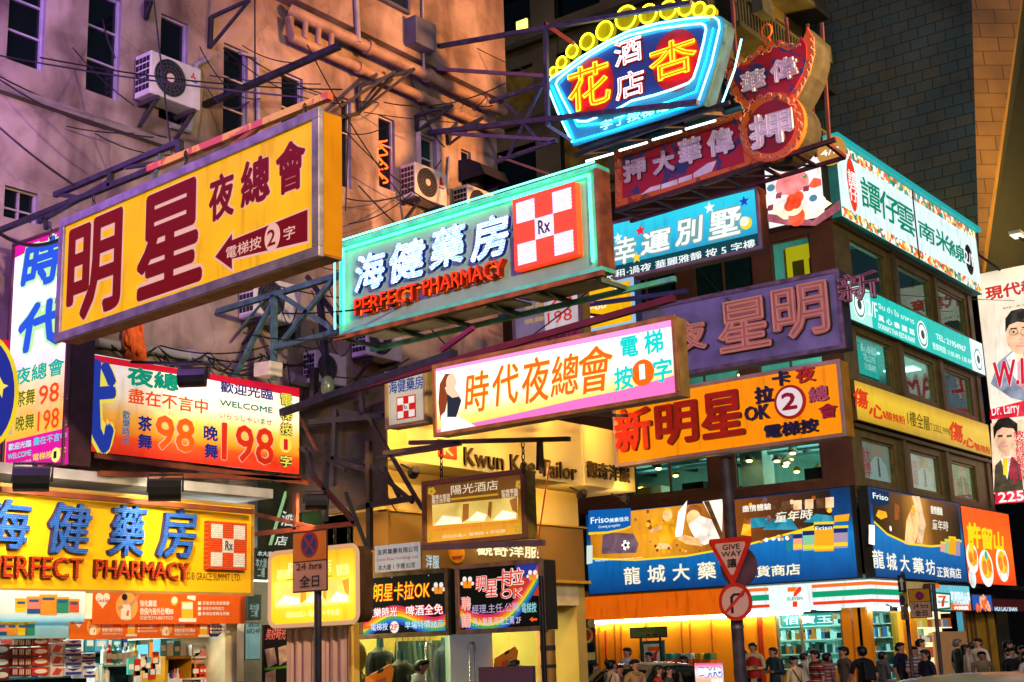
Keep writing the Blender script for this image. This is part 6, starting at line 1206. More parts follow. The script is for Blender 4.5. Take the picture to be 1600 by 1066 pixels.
rail = thing('clothes_rail', 'rail of dark green and grey jackets hanging inside the tailor', 'clothes rail', (16.9, 16.6, .2)); b = MB(); ra_, rb2 = ony(632, 1000, 16.6), ony(700, 1000, 16.6); zr = ra_[2]+.1; b.tube([(ra_[0]-.2, 16.6, zr), (rb2[0]+.2, 16.6, zr)], .02, 6); b.tube([(rb2[0]+.2, 16.6, .2), (rb2[0]+.2, 16.6, zr)], .02, 6); b.tube([(ra_[0]-.2, 16.6, .2), (ra_[0]-.2, 16.6, zr)], .02, 6); b.build('rail', D('#a8a8a0', .3, .8), rail)
for k in range(12):
    x = ra_[0]-.1+k*.15; col = rg.choice(['#1c3c3c', '#284848', '#1c2c38', '#3c4c48', '#7c7c70', '#14282c']); j = MB()
    j.hexa([(x, 16.35, zr-.95), (x+.1, 16.35, zr-.95), (x+.1, 16.85, zr-.95), (x, 16.85, zr-.95), (x+.02, 16.45, zr-.12), (x+.08, 16.45, zr-.12), (x+.08, 16.75, zr-.12), (x+.02, 16.75, zr-.12)]); j.tube([(x+.05, 16.6, zr-.12), (x+.05, 16.6, zr+.03)], .008, 5, 1)
    o = j.build('hanging_jacket', [D(col, .7, 0, .15, 6), steel_dark], bevel=.02); centre(o); tag(o, 'dark jacket hanging on the rail inside the tailor', 'jacket', 'jackets on the tailor rail')
# printed hanging cards with a face and a hanging pennant in the window
for px, py, Y_, lab in ((592, 1060, 13.9, 'orange printed card of a smiling face at the dummy in brown'), (790, 1030, 13.9, 'orange printed pennant dangling on a wire over the purple board')):
    P = ony(px, py, Y_); Fq = Fr((P[0], P[1], P[2]), rad(-12)); b = MB(); b.prism(Fq, [(-.26, -.1), (-.2, -.24), (.2, -.16), (.27, .12), (.2, .2), (-.24, .02)], 0, .012); b.prism(Fq, [(-.1, -.16), (.1, -.12), (.13, .02), (-.1, -.04)], .012, .016, 1); b.prism(Fq, [(-.03, .06), (.07, .1), (.07, .15), (-.03, .11)], .012, .016, 2); o = b.build('hanging_card', [D('#d8801c', .5), D('#b0481c', .5), D('#2c1408', .5)]); centre(o); tag(o, lab, 'card', None)
s = Sign('notice_board', 'plain purple board standing before the tailor glass door', 'notice board', [(748, 1043), (835, 1040), (835, 1120), (748, 1123)], X=13.2, t=.04); s.case(D('#5a3c50', .6)); s.face(D('#6c4458', .6, 0, .05), .01); b = MB(); [b.fbox(s.F, u, -1, u+.04, 0, -.04, 0) for u in (.02, s.w-.06)]; b.build('leg', steel_dark, s.o)
# posts on the pavement
def post(label, px, py0, X_, r, col, bands=()):
    P = onx(px, py0, X_); t = thing('sign_post', label, 'post', (P[0], P[1], .1)); b = MB(); b.tube([(P[0], P[1], .1), (P[0], P[1], P[2])], r, 12); b.build('pole', D(col, .5, .2, .25, 5), t, True)
    for z, c, h in bands: b = MB(); b.tube([(P[0], P[1], z), (P[0], P[1], z+h)], r*1.06, 12); b.build('band', D(c, .5), t)
post('yellow brown painted post under the karaoke hiring box', 855, 985, 13.4, .09, '#a8782c', ((1.75, '#2a2420', .06), (2.0, '#d8501c', .1), (1.55, '#2a2420', .04)))
post('thin black post beside the yellow brown post', 845, 900, 13.1, .03, '#141414')
MBx = FG.uv((880, 1000))[0]
bx = thing('side_stall', 'small teal lit food stall under the tailor end wall', 'stall', (21, 16, .1)); FSs = Fr((24.5, 16.4, 0), 0)
FZ = Fr((0, 15.8, 0), 0); a = FZ.uv((868, 1000))[0]; c = FZ.uv((902, 1000))[0]; zt = FZ.uv((880, 955))[1]
b = MB(); b.fbox(FZ, a, .1, c, 1.3, 0, -.6); b.build('counter', D('#8ca8a0', .5), bx); b = MB(); b.fbox(FZ, a, .1, c, zt, -1.2, -1.3); b.fbox(FZ, c, .1, c+.08, zt, 0, -1.3); b.build('wall', D('#5c9088', .5, 0, .1), bx); b = MB(); b.fbox(FZ, a, zt, c, zt+.25, .1, -1.3); b.build('canopy', D('#b8bca8', .5), bx); b = MB(); b.fbox(FZ, a+.1, zt-.05, c-.1, zt-.02, -.2, -.5); b.build('tube_light', E('#e8fff8', 9), bx)
s = Sign.__new__(Sign); s.F = FZ; s.o = bx; s.w = s.h = 1
for k, (q, cc) in enumerate((([(873, 1012), (884, 1011), (884, 1030), (873, 1031)], '#a8c8c0'), ([(888, 1011), (898, 1010), (898, 1028), (888, 1029)], '#a8c8c0'), ([(885, 955), (898, 954), (898, 965), (885, 966)], '#d8a818'))): s.poly(q, D(cc, .5), .02 if k == 2 else -1.18, .01, 'notice')

# ================================================================== corner building
XC, YC = 33.3, 14.0
cb = thing('corner_building', 'brown tiled corner building with metal framed windows above shops', 'building', (XC, YC, .1))
FL = Fr((XC, YC, 0), -math.pi/2); FRt = Fr((XC, YC, 0), 0); FR2, FR3, FR5, FL3 = Fr((XC, YC-.2, 0), 0), Fr((XC, YC-.3, 0), 0), Fr((XC, YC-.47, 0), 0), Fr((XC-.3, YC, 0), -math.pi/2); XE = FRt.uv((1530, 600))[0]
ztop = FRt.uv((1318, 345))[1]; brown = bricks('brown_mosaic_tiles', '#6a3c28', '#5c3424', '#2c1c14', 6, .3, .15, face='x', dirt=.8); olive = D('#4a4020', .45, .4, .25, 3)
def HL(x0, y0, x1, y1): return R(FL, x0, y0, x1, y1)
def HR(x0, y0, x1, y1): return R(FRt, x0, y0, x1, y1)
hl_ = [HL(1143, 702, 1286, 757-6), HL(990, 728, 1108, 772-4), HL(1196, 396, 1271, 430-30), HL(1075, 410, 1175, 470-40), HL(960, 440, 1060, 500-30), HL(1180, 545, 1290, 600), HL(1040, 560, 1160, 640), HL(1200, 378, 1270, 436)]
hl_ = [HL(1143, 704, 1286, 750), HL(985, 727, 1108, 764), HL(1200, 380, 1270, 440), HL(1080, 410, 1180, 480), HL(960, 440, 1060, 520), HL(1180, 545, 1290, 610), HL(1040, 560, 1160, 640)]
g0 = FRt.uv((1352, 950))[1]; sgt = FR3.uv((1348, 757))[1]; sgb = FR3.uv((1352, 902))[1]
hr = [HR(1327, 372, 1389, 461+6), HR(1402, 410, 1458, 499), HR(1465, 450, 1513, 528), HR(1336, 508, 1398, 592), HR(1412, 550, 1466, 637), HR(1476, 583, 1524, 660), HR(1346, 682, 1404, 759), HR(1422, 705, 1474, 775), HR(1486, 717, 1530, 785)]
def lvl(hs): z0 = sum(h[1] for h in hs)/len(hs); z1 = sum(h[3] for h in hs)/len(hs); return [(h[0], z0, h[2], z1) for h in hs]
hr = lvl(hr[0:3])+lvl(hr[3:6])+lvl(hr[6:9]); hr = [(max(.12, a), b_, c, d_) for a, b_, c, d_ in hr]
m = MB(); wall(m, FL, -16, 0, sgt-.3, ztop+2.3, hl_, .3, 0, 1); wall(m, FRt, 0, XE, sgt-.3, ztop+2.3, hr, .25, 2, 2)
m.box((XC+.02, YC+.02, ztop+2.28), (XC+XE, YC+16, ztop+2.3), 1); m.box((XC+XE-.02, YC+.3, .1), (XC+XE, YC+16, ztop+2.3), 1); m.build('wall', [brown, D('#2c241c', .8), D('#5c5028', .45, .2, .25, 3)], cb)
# floors inside
b = MB(); zs = [3.3, sgt-.25, hr[6][3]+.35, hr[3][3]+.35, ztop+2.2]
for z in zs: b.box((XC+.32, YC+.3, z), (XC+XE-.1, YC+15, z+.15))
b.box((XC+4.2, YC+4.2, .1), (XC+4.4, YC+15, ztop+2)); b.box((XC+4.4, YC+4.2, .1), (XC+XE-.1, YC+4.4, ztop+2)); b.build('interior_wall', D('#8cb0a8', .7, 0, .1), cb)
rl = random.Random(5); b = MB(); b2 = MB()
for (z, n, cc) in ((hr[6][3]+.22, 26, 0), (hr[3][3]+.22, 5, 1), (ztop-.02, 6, 1)):
    for k in range(n): 
        x, y = (XC+rl.uniform(.8, 3.8), YC+rl.uniform(.8, 9)) if k % 2 == 0 else (XC+rl.uniform(.8, 10), YC+rl.uniform(.8, 3.8)); b.lathe((x, y, z-.35-.1*(k % 3)), [(.16, 0), (.13, .06), (.05, .14)], 10); b2.lathe((x, y, z-.37-.1*(k % 3)), [(.06, -.03), (.09, .0), (.06, .02)], 8)
b.build('pendant_lamp_shade', D('#8a6a28', .5, .3), cb); b2.build('pendant_lamp', E('#ffd878', 14), cb)
b = MB(); [b.box((XC+1+k*2.6, YC+1.2, hr[6][3]+.3), (XC+2.2+k*2.6, YC+2.6, hr[6][3]+.33)) for k in range(4)]; [b.box((XC+1.2, YC+2+k*2.4, hr[6][3]+.3), (XC+2.8, YC+3.2+k*2.4, hr[6][3]+.33)) for k in range(3)]
[b.box((XC+1.5+k*3.4, YC+1.2, hr[3][3]+.3), (XC+2.2+k*3.4, YC+2.2, hr[3][3]+.33)) for k in range(3)]; [b.box((XC+1.2+k*3, YC+1.2, ztop+2.15), (XC+2.2+k*3, YC+2.6, ztop+2.18)) for k in range(3)]; b.build('ceiling_panel', E('#c8fff0', 4), cb)
for z, pw, cc in ((hr[6][1]-.2, 60, '#c8f0d8'), (hr[3][1]-.2, 110, '#b0fff0'), (ztop-2.6, 130, '#a8f0e8')):
    area('room_uplight', (XC+2.2, YC+4, z), (XC+2.2, YC+4, z+3), pw, cc, 2, 6); area('room_uplight', (XC+6.5, YC+2, z), (XC+6.5, YC+2, z+3), pw, cc, 6, 2)  # uplights without fixtures, added to brighten the rooms
wmet = D('#6a5a30', .4, .6, .2, 4); wbr = D('#5a4028', .5, .3, .2, 4)
for k, h in enumerate(hl_): 
    o = window(h, FL, cb, 2 if k not in (0, 2) else 1, wbr, GLASS if k not in (3, 4) else D('#0c2426', .1, 0, .2), -.12, .06, None, (.3,) if k in (3, 4) else ())
    if k > 4: pass
for h in hr: window(h, FRt, cb, 1, wmet, GLASS, -.1, .07, None, ())
# ribs and mullions on the street face
b = MB()
for r_ in range(3):
    q = hr[r_*3:r_*3+3]; z0, z1 = q[0][1]-.2, q[0][3]+.2
    for k in range(2): u = (q[k][2]+q[k+1][0])/2; b.fbox(FRt, u-.12, z0, u+.12, z1, 0, .09)
    b.fbox(FRt, .002, z1, XE, z1+.1, 0, .12); b.fbox(FRt, .002, z0-.1, XE, z0, 0, .1); b.fbox(FRt, XE-.35, z0, XE, z1, 0, .06)
b.build('facade_rib', olive, cb)
b = MB(); b.fbox(FL, -16, ztop-.16, -.0, ztop-.02, 0, .12); b.fbox(FL, -16, sgt+.02, 0, sgt+.22, 0, .1); b.fbox(FL, -16, hl_[0][3]+.25, 0, hl_[0][3]+.5, 0, .08); b.build('facade_band', D('#4c2c1c', .6, 0, .2), cb)
# yellow shutter leaf and lamp in an upper window
h = hl_[2]; b = MB(); b.fbox(FL, h[0]+.3, h[1]-.3, h[0]+1.5, h[3]-.12, -.5, -.44); b.fbox(FL, h[0]+.48, h[1]-.2, h[0]+.82, h[3]-.55, -.44, -.42, 1); b.fbox(FL, h[0]+.98, h[1]-.2, h[0]+1.32, h[3]-.55, -.44, -.42, 1); b.build('open_shutter', [E('#e0b818', .8), D('#7a5410', .6)], cb)
b = MB(); b.fbox(FL, h[0]+.02, h[1], h[2]-.02, h[3], -.9, -.95); b.build('room_wall', E('#8a6a08', .3, .5), cb); b = MB(); q = FL.uv((1254, 394)); b.ell(FL.w(q[0], q[1], -.7), .09, .09, .09); b.build('bulb', E('#ffe880', 10), cb, True)
b = MB(); b.box((XC+1.2, YC+3.2, 3.4), (XC+1.9, YC+3.9, hr[6][3]+.34)); b.build('white_pillar', D('#b8ccc8', .6, 0, .1), cb); z = hr[6][3]+.1
for k in range(6): b = MB(); b.box((XC+.4, YC+.9+k*1.5, z), (XC+4.1, YC+1.05+k*1.5, z+.25)); b.build('ceiling_beam', D('#1c2c2c', .6), cb)
for k in range(3): b = MB(); b.tube([(XC+.7+k*.9, YC+.5, z-.06), (XC+.7+k*.9, YC+12, z-.06)], .07, 8); b.build('ceiling_duct', D('#5c7878', .4, .4), cb)
# desks and people-height clutter on the first floor
b = MB(); 
for k in range(14): x, y = XC+rl.uniform(.6, 3.5), YC+rl.uniform(.8, 9); z = hl_[0][1]-.3; b.box((x, y, z), (x+.5, y+.7, z+rl.uniform(.35, .8)), k % 4)
b.build('furniture', [D('#2c2418', .6), D('#b87838', .6), D('#a83018', .6), D('#d8d0b8', .6)], cb)
for k, (x0, x1, y0, y1, cc, t1, sh_) in enumerate(((1349, 1400, 684, 752, '#d0c0a8', '港大\n數學', 0), (1424, 1470, 708, 770, '#d8d0c8', '名校\n導師', 0), (1488, 1520, 722, 776, '#88a878', '大\n律師', 0))):
    h = hr[6+k]; b = MB(); b.fbox(FRt, h[0]+.1, h[1]+.05, h[2]-.1, h[3]-.05, -.16, -.155); b.build('window_poster', E(cc, .45, .1), cb)
    b = MB(); w_ = h[2]-h[0]; cx = h[0]+w_*.6; b.prism(FRt, [(cx+w_*.16*math.cos(t), h[3]-.3+.26*math.sin(t)) for t in np.linspace(0, 6.28, 16)[:-1]], -.155, -.15, 0); b.prism(FRt, [(cx-w_*.3, h[1]+.05), (cx-w_*.24, h[1]+.55), (cx-w_*.08, h[1]+.75), (cx+w_*.08, h[1]+.75), (cx+w_*.24, h[1]+.55), (cx+w_*.3, h[1]+.05)], -.155, -.149, 1); b.prism(FRt, [(cx-.05, h[1]+.72), (cx+.05, h[1]+.72), (cx+.08, h[1]+.2), (cx-.06, h[1]+.2)], -.149, -.147, 2)
    b.build('printed_figure', [E('#e0b090', .5), E('#e8e4e0' if k < 2 else '#505848', .5), E('#d8b820' if k == 2 else '#806060', .5)], cb)
    b = MB(); put_text(b, FRt, t1, (h[0]+.14, h[1]+.15), (h[0]+w_*.36, h[3]-.2), -.15, .004, .02); b.build('lettering', E('#d82850', .7), cb)

def face_sign(name, label, F_, rect_, mat, d0=.02, d1=.16, cat='sign', casing='#3a3428', group=None, o=None):
    s = Sign.__new__(Sign); u0, v0, u1, v1 = rect_; s.F = Fr(F_.w(u0, v0, d1), F_.ang); s.w, s.h, s.t = u1-u0, v1-v0, d1-d0
    s.o = thing(name, label, cat, s.F.P, s.F.ang, group); s.case(D(casing, .6, .1)); s.face(mat, .03); return s
# white noodle shop sign with dessert poster round the corner
rw = HR(1313, 221, 1529, 455); z1w, z0w = FR3.uv((1313, 223))[1], FR3.uv((1342, 353))[1]
XW = FR3.uv((1528, 400))[0]
s = face_sign('noodle_shop_sign', 'large white backlit sign with green characters and confetti borders on the street face', FRt, (.0, z0w, XW, z1w), E('#dcf0f0', 1.02, .06), .02, .3, 'shop sign', '#2c8c90')
cf = confetti('confetti_print', ['#e87020', '#f0e8d0', '#208070', '#e8c850', '#f4f0e8', '#d05020', '#48a090'], 7, .85)
s.uvband([[(.004, .985), (.996, .985)], [(.004, .86), (.996, .86)]], [cf], .009, 'confetti_border'); s.uvband([[(.004, .14), (.996, .14)], [(.004, .015), (.996, .015)]], [cf], .009, 'confetti_border')
MB().fbox(s.F, -.1, s.h, s.w+.2, s.h+.14, -.3, .14).build('cap', E('#28c8c8', .6), s.o); u = s.p(1430, 350)[0]; MB().fbox(s.F, u-.04, 0, u+.04, s.h, .006, .02).build('divider', black_m, s.o)
gg = E('#109878', .7); b = MB(); u, v = s.p(1331, 289); b.prism(s.F, [(u+.3*math.cos(t)*(1.1 if math.sin(t) > 0 else .95), v+.78*math.sin(t)) for t in np.linspace(0, 6.283, 24)[:-1]], .006, .012); b.build('red_blob', E('#e83818', .95), s.o)
for q in (('譚', (1325, 290), (1337, 272)), ('仔', (1327, 312), (1339, 296))): s.text(*q, E('#ffffff', 1), .01, .02)
for q in (('譚', (1347, 323), (1373, 292)), ('仔', (1376, 340), (1402, 312)), ('雲', (1403, 357), (1426, 329)), ('南', (1436, 371), (1459, 357)), ('米', (1462, 386), (1482, 368)), ('線', (1483, 400), (1505, 387))): s.text(*q, gg, .015, .014, shear=.05)
s.disc((1514, 406), .38, E('#282018', .4), .012, ry=.52); s.text('2/F', (1507, 410), (1521, 400), E('#ffffff', .95), .02, .02)
uL = FL3.uv((1196, 300))[0]
s = face_sign('dessert_poster_sign', 'backlit dessert photograph with brown 4/F disc on the side street face', FL, (uL, z0w, -.02, z1w), E('#f0eeec', 1.05, .05), .02, .3, 'shop sign', '#3a3434')
s.disc((1299, 236), .42, E('#c08a40', .9), .012); s.text('4/F', (1283, 246), (1311, 229), E('#ffffff', 1), .03, .02)
b = MB(); bm = [PR(c, .95) for c in ('#8a4a58', '#f4e8c0', '#e05030', '#7a3a4a', '#f8e4e0', '#e88080', '#4a9060')]
s.poly([(1197, 334), (1215, 336), (1270, 345), (1313, 312), (1312, 328), (1275, 353), (1230, 352), (1197, 346)], 0, .010, m=b, mi=0); s.poly([(1197, 325), (1198, 308), (1215, 300), (1262, 300), (1290, 312), (1300, 318), (1270, 340), (1225, 343)], 0, .012, m=b, mi=1)
s.disc((1238, 288), .5, 0, .0135, m=b, mi=5, ry=.42); s.disc((1245, 339), .25, 0, .015, m=b, mi=2, ry=.27); s.poly([(1262, 292), (1272, 278), (1283, 280), (1284, 290), (1272, 294)], 0, .014, m=b, mi=2)
for x, y, r_ in ((1205, 312, .25), (1225, 318, .3), (1255, 310, .3), (1275, 318, .3), (1240, 325, .28)): s.disc((x, y), r_, 0, .0142+x*1e-6, m=b, mi=4 if int(x) % 2 else 1, ry=r_*.8)
for x, y in ((1213, 303), (1232, 306), (1256, 292), (1200, 322)): s.poly([(x, y), (x+9, y-3), (x+8, y+7), (x-1, y+8)], 0, .0155, m=b, mi=3)
for x, y in ((1238, 312), (1244, 318), (1234, 322), (1248, 308)): s.disc((x, y), .16, 0, .0162, m=b, mi=2)
s.poly([(1252, 277), (1262, 272), (1260, 280)], 0, .0165, m=b, mi=6); b.build('printed_dessert', bm, s.o)
for x, y in ((1205, 294), (1271, 310)): s.disc((x, y), .12, E('#5a90a8', .8), .018, ry=.1)
# turquoise restaurant sign
zt1, zt0 = FR2.uv((1372, 460))[1], FR2.uv((1337, 503))[1]; XT = FR2.uv((1537, 560))[0]
s = face_sign('restaurant_sign', 'turquoise strip sign with white lettering and round dish photographs', FRt, (.02, zt0, XT, zt1), E('#14c4b8', .95, .05), .02, .2, 'shop sign', '#1c6460')
we = E('#f0fffc', 1); s.uvband([[(.004, .98), (.15, .98)], [(.004, .02), (.15, .02)]], [E('#a8ece4', .95)], .0085, 'pale_end'); s.uvband([[(.885, .98), (.996, .98)], [(.885, .02), (.996, .02)]], [E('#e8f8f4', 1)], .0085, 'pale_end')
for c in ((1342, 476), (1441, 523), (1528, 562)):
    s.disc(c, .42, we, .011); s.disc(c, .36, E('#38988c', .8), .014); s.disc(c, .3, we, .017); s.disc(c, .14, E('#385c58', .5), .02)
s.text('2/F', (1355, 492), (1369, 474), we, .01, .012); s.text('真 心 泰 國 菜', (1372, 501), (1428, 516), we, .02, .012); s.text('จิน ซำ ใจ อาหาร', (1372, 482), (1427, 498), we, .0, .012); s.text("DONNA'S THAI RESTAURANT", (1372, 513), (1429, 529), we, .01, .012)
s.text('TEL: 21954967', (1462, 530), (1508, 542), we, .015, .012); s.text('營業時間: 11:00 AM- 1:00 AM', (1457, 545), (1517, 561), we, .005, .012)
s = face_sign('restaurant_poster', 'small turquoise menu poster lit inside the corner window', FRt, (hr[3][0]+.12, hr[3][1]+.15, hr[3][0]+1.75, hr[3][3]-.2), E('#38d0c0', .85, .08), -.2, -.14, 'poster', '#1c6460')
s.text('真心泰國菜\nTEL:2195\n11:00AM', (1347, 575), (1368, 545), we, .01, .012)
# yellow strip
zy1, zy0 = FR2.uv((1333, 592))[1], FR2.uv((1334, 655))[1]; XY = FR2.uv((1547, 690))[0]
s = face_sign('noodle_strip_sign', 'yellow strip sign with red brush characters below the turquoise one', FRt, (.02, zy0, XY, zy1), G('print_yellow', [(0, '#a88818'), (.3, '#c8a820'), (.7, '#d8b828'), (1, '#b09020')], .72), .02, .2, 'shop sign', '#4a3c14')
for q in (('傷', (1334, 635), (1355, 611)), ('心', (1357, 651), (1382, 636)), ('傷', (1484, 688), (1503, 663)), ('心', (1504, 697), (1524, 687))): s.text(*q, E('#d83810', .85), .02, .012, shear=.15)
s.text('酸辣粉', (1384, 656), (1413, 651), E('#c84010', .8), .02, .012); s.text('酸辣粉', (1524, 704), (1546, 699), E('#c84010', .8), .02, .012); s.text('1樓全層', (1418, 664), (1450, 651), E('#4a4020', .5), .005, .012); s.text('T:2352 9998', (1453, 672), (1484, 671), E('#4a4020', .5), 0, .012)

# blue pharmacy wrap sign
def wrap(F_, u0, u1, label, right):
    s = face_sign('pharmacy_billboard', label, F_, (u0, sgb, u1, sgt), G('print_blue', [(0, '#0e3c78'), (.3, '#1060a8'), (.5, '#1470b8'), (.7, '#0c3a70'), (1, '#0a2c58')], .85), .02, .3, 'billboard', '#181818'); return s
uB = FL3.uv((916, 850))[0]
s = wrap(FL, uB, -.02, 'wide blue backlit pharmacy billboard with children and milk tins on the side street face', 0)
W, H = s.w, s.h
top_ = [(x, .975) for x in (.02, .2, .4, .62, .78, .93)]; sw = [(.02, .455), (.2, .395), (.4, .395), (.62, .46), (.78, .55), (.93, .645)]
s.uvband([top_, sw], [G('print_room', [(0, '#c07818'), (.3, '#e8a028'), (.55, '#8a4c18'), (.8, '#4a2c18'), (1, '#1c1810')], .85, 0)], .0088, 'printed_scene')
s.uvband([sw, [(x, y-.022) for x, y in sw]], [E('#f0d028', 1)], .010, 'yellow_swoosh')
pc = [PR(c, .9) for c in ('#f8c080', '#f4ece0', '#8a4810', '#f0a818', '#6a5060', '#1c7c98', '#f8f4f0', '#181c1c', '#d8b890', '#503418')]
b = MB(); s.poly([(940, 866), (942, 836), (955, 832), (990, 834), (998, 850), (994, 864)], 0, .010, m=b, mi=4); s.disc((978, 852), s.px(8), 0, .012, m=b, mi=6); s.disc((978, 852), s.px(3), 0, .014, m=b, mi=7, n=8)
for a in range(5): s.disc((978+6*math.cos(a*1.257), 852+6*math.sin(a*1.257)), s.px(1.8), 0, .0135, m=b, mi=7, n=8)
s.disc((1043, 806), s.px(9), 0, .012, m=b, mi=0); s.disc((1043, 802), s.px(9), 0, .0115, m=b, mi=3, n=16); s.poly([(1032, 816), (1052, 812), (1056, 840), (1046, 852), (1032, 848), (1028, 830)], 0, .011, m=b, mi=3); s.poly([(1030, 848), (1046, 850), (1050, 858), (1026, 858)], 0, .0125, m=b, mi=0); s.poly([(1016, 828), (1034, 820), (1036, 826), (1018, 834)], 0, .013, m=b, mi=0); s.poly([(1018, 812), (1028, 808), (1030, 828), (1020, 830)], 0, .0121, m=b, mi=3)
s.disc((1084, 810), s.px(13), 0, .012, m=b, mi=0); s.disc((1085, 800), s.px(14), 0, .0115, m=b, mi=2, ry=s.px(11)); s.poly([(1076, 820), (1094, 806), (1112, 812), (1126, 844), (1100, 852), (1088, 844), (1080, 830)], 0, .0125, m=b, mi=1); s.poly([(1070, 836), (1092, 842), (1098, 854), (1072, 850), (1058, 842)], 0, .013, m=b, mi=0)
s.poly([(1054, 840), (1060, 800), (1074, 782), (1072, 800), (1066, 838)], 0, .0105, m=b, mi=6); s.poly([(1098, 784), (1130, 780), (1128, 842), (1116, 818)], 0, .0104, m=b, mi=1); s.poly([(1100, 784), (1108, 783), (1132, 840), (1128, 846)], 0, .0112, m=b, mi=9)
s.poly([(1166, 820), (1175, 810), (1195, 808), (1205, 822), (1168, 826)], 0, .0122, m=b, mi=5); s.poly([(1192, 828), (1205, 812), (1235, 810), (1248, 828)], 0, .0112, m=b, mi=5); s.poly([(1255, 816), (1275, 803), (1300, 806), (1303, 818)], 0, .0112, m=b, mi=5)
s.poly([(1158, 836), (1162, 818), (1173, 818), (1174, 838)], 0, .013, m=b, mi=3); s.poly([(1160, 818), (1164, 806), (1168, 814), (1174, 808), (1172, 820)], 0, .0132, m=b, mi=2)
for k, x in enumerate((1222, 1240, 1258, 1276, 1290)): s.poly([(x, 798-k), (x, 784-k*1.6), (x+13, 783-k*1.6), (x+13, 797-k)], 0, .0106, m=b, mi=8 if k % 3 else 9)
for k in range(14): s.disc((rl.uniform(1000, 1100), rl.uniform(852, 862)), s.px(rl.uniform(1.5, 3)), 0, .0128+k*1e-5, m=b, mi=rl.choice((0, 2, 3)), n=8)
for k in range(12): x = rl.uniform(1180, 1238); s.disc((x, 846-(x-1180)*.12+rl.uniform(-4, 3)), s.px(rl.uniform(1.5, 3.5)), 0, .0128+k*1e-5, m=b, mi=rl.choice((0, 3, 6, 2)), n=8)

for k in range(70): x = rl.uniform(930, 1150) if k % 2 else rl.uniform(1160, 1300); y = rl.uniform(792, 850)-(x-1120)*.05-(8 if k % 2 == 0 else 0); s.disc((x, y), s.px(rl.uniform(1, 4.5)), 0, .0098+k*1e-6, m=b, mi=rl.choice((2, 3, 4, 9, 9, 2, 8)), n=7)
b.build('printed_children', pc, s.o)
s.poly([(920, 832), (920, 798), (986, 794), (986, 822), (976, 826), (950, 831)], E('#1060b0', .9), .018, name='logo_panel'); s.poly([(920, 836), (920, 832), (950, 830.5), (976, 825.5), (986, 821.5), (986, 824), (976, 828.5), (950, 834)], E('#f0c828', 1), .0185, name='logo_rule')
s.text('Friso', (924, 819), (952, 806), we, .02, .022); s.text('美素佳兒', (953, 817), (983, 807), we, .02, .022); s.text('Growing up together', (936, 827), (970, 818), we, 0, .022)
cw_ = E('#f4f0dc', 1)
for q in (('龍', (976, 914), (1000, 885)), ('城', (1013, 911), (1039, 882)), ('大', (1052, 908), (1077, 880)), ('藥', (1091, 906), (1118, 877)), ('坊', (1129, 903), (1156, 875)), ('正貨商店', (1160, 904), (1250, 880))): s.text(*q, cw_, .012, .012, out=E('#c0b070', .6), ow=.008)
s.text('盡情體驗', (1161, 801), (1205, 786), cw_, .02, .022); s.text('童年時', (1211, 817), (1270, 795), cw_, .01, .022, shear=.2)
s.text('www.facebook.com', (952, 876), (1004, 870), we, 0, .012); s.text('9668 8210', (930, 878), (950, 873), we, 0, .012); s.poly([(917, 882), (917, 853), (926, 852), (926, 880)], E('#d8e8d8', .9), .012, name='printed_phone')
b = MB(); tm = [E(c, .95) for c in ('#f0d028', '#f0a088', '#88c898', '#f0a820', '#a890a8', '#10306c', '#f4f0e0', '#208098')]
for x, y0, y1, w_, bd in ((1247, 831, 860, 14, 1), (1264, 826, 861, 18, 2), (1314, 822, 857, 22, 4), (1288, 816, 862, 30, 3)):
    for q, mi_, dd in ((((x-w_/2, y1), (x-w_/2, y0), (x+w_/2, y0-1), (x+w_/2, y1-1)), bd, .02), (((x-w_/2, y0+11), (x-w_/2, y0+4), (x+w_/2, y0+3), (x+w_/2, y0+10)), 5, .022), (((x-w_*.53, y0+4), (x-w_*.53, y0), (x+w_*.53, y0-1), (x+w_*.53, y0+3)), 0, .023), (((x-w_/2, y1-3), (x-w_/2, y1-9), (x+w_/2, y1-10), (x+w_/2, y1-4)), 0, .022)): s.poly(list(q), 0, dd+w_*1e-5, m=b, mi=mi_)
s.poly([(1228, 848), (1234, 846), (1240, 847), (1239, 858), (1233, 864), (1228, 858)], 0, .02, m=b, mi=7); s.poly([(1304, 806), (1328, 803), (1326, 814), (1304, 816)], 0, .02, m=b, mi=3); b.build('printed_tins', tm, s.o); s.text('Friso', (1275, 829), (1301, 821), we, .02, .028)
s = wrap(FRt, .02, FR3.uv((1506, 850))[0], 'narrower blue backlit pharmacy billboard with a dark dining scene on the street face', 1)
sw = [(.03, .62), (.15, .50), (.35, .42), (.6, .42), (.8, .46), (.97, .53)]; top_ = [(x, .97) for x, y in sw]
s.uvband([top_, sw], [G('print_room_dark', [(0, '#20180c'), (.3, '#5c3c14'), (.5, '#c88c30'), (.65, '#6a4418'), (1, '#141410')], .8, 0)], .0088, 'printed_scene'); s.uvband([sw, [(x, y-.025) for x, y in sw]], [E('#f0d028', 1)], .010, 'yellow_swoosh')
b = MB(); s.poly([(1413, 850), (1416, 812), (1426, 790), (1440, 792), (1438, 820), (1428, 850)], 0, .011, m=b, mi=0); s.disc((1427, 796), s.px(7), 0, .012, m=b, mi=3); s.poly([(1424, 775), (1436, 776), (1446, 820), (1440, 850), (1432, 848), (1436, 815)], 0, .0115, m=b, mi=8); s.poly([(1397, 812), (1398, 786), (1404, 790), (1405, 812)], 0, .011, m=b, mi=2); s.poly([(1368, 806), (1372, 797), (1384, 800), (1386, 808), (1376, 812)], 0, .011, m=b, mi=3); s.disc((1391, 826), s.px(4), 0, .011, m=b, mi=6); s.poly([(1357, 850), (1357, 820), (1366, 821), (1366, 852)], 0, .013, m=b, mi=6)
b.build('printed_diners', pc, s.o)
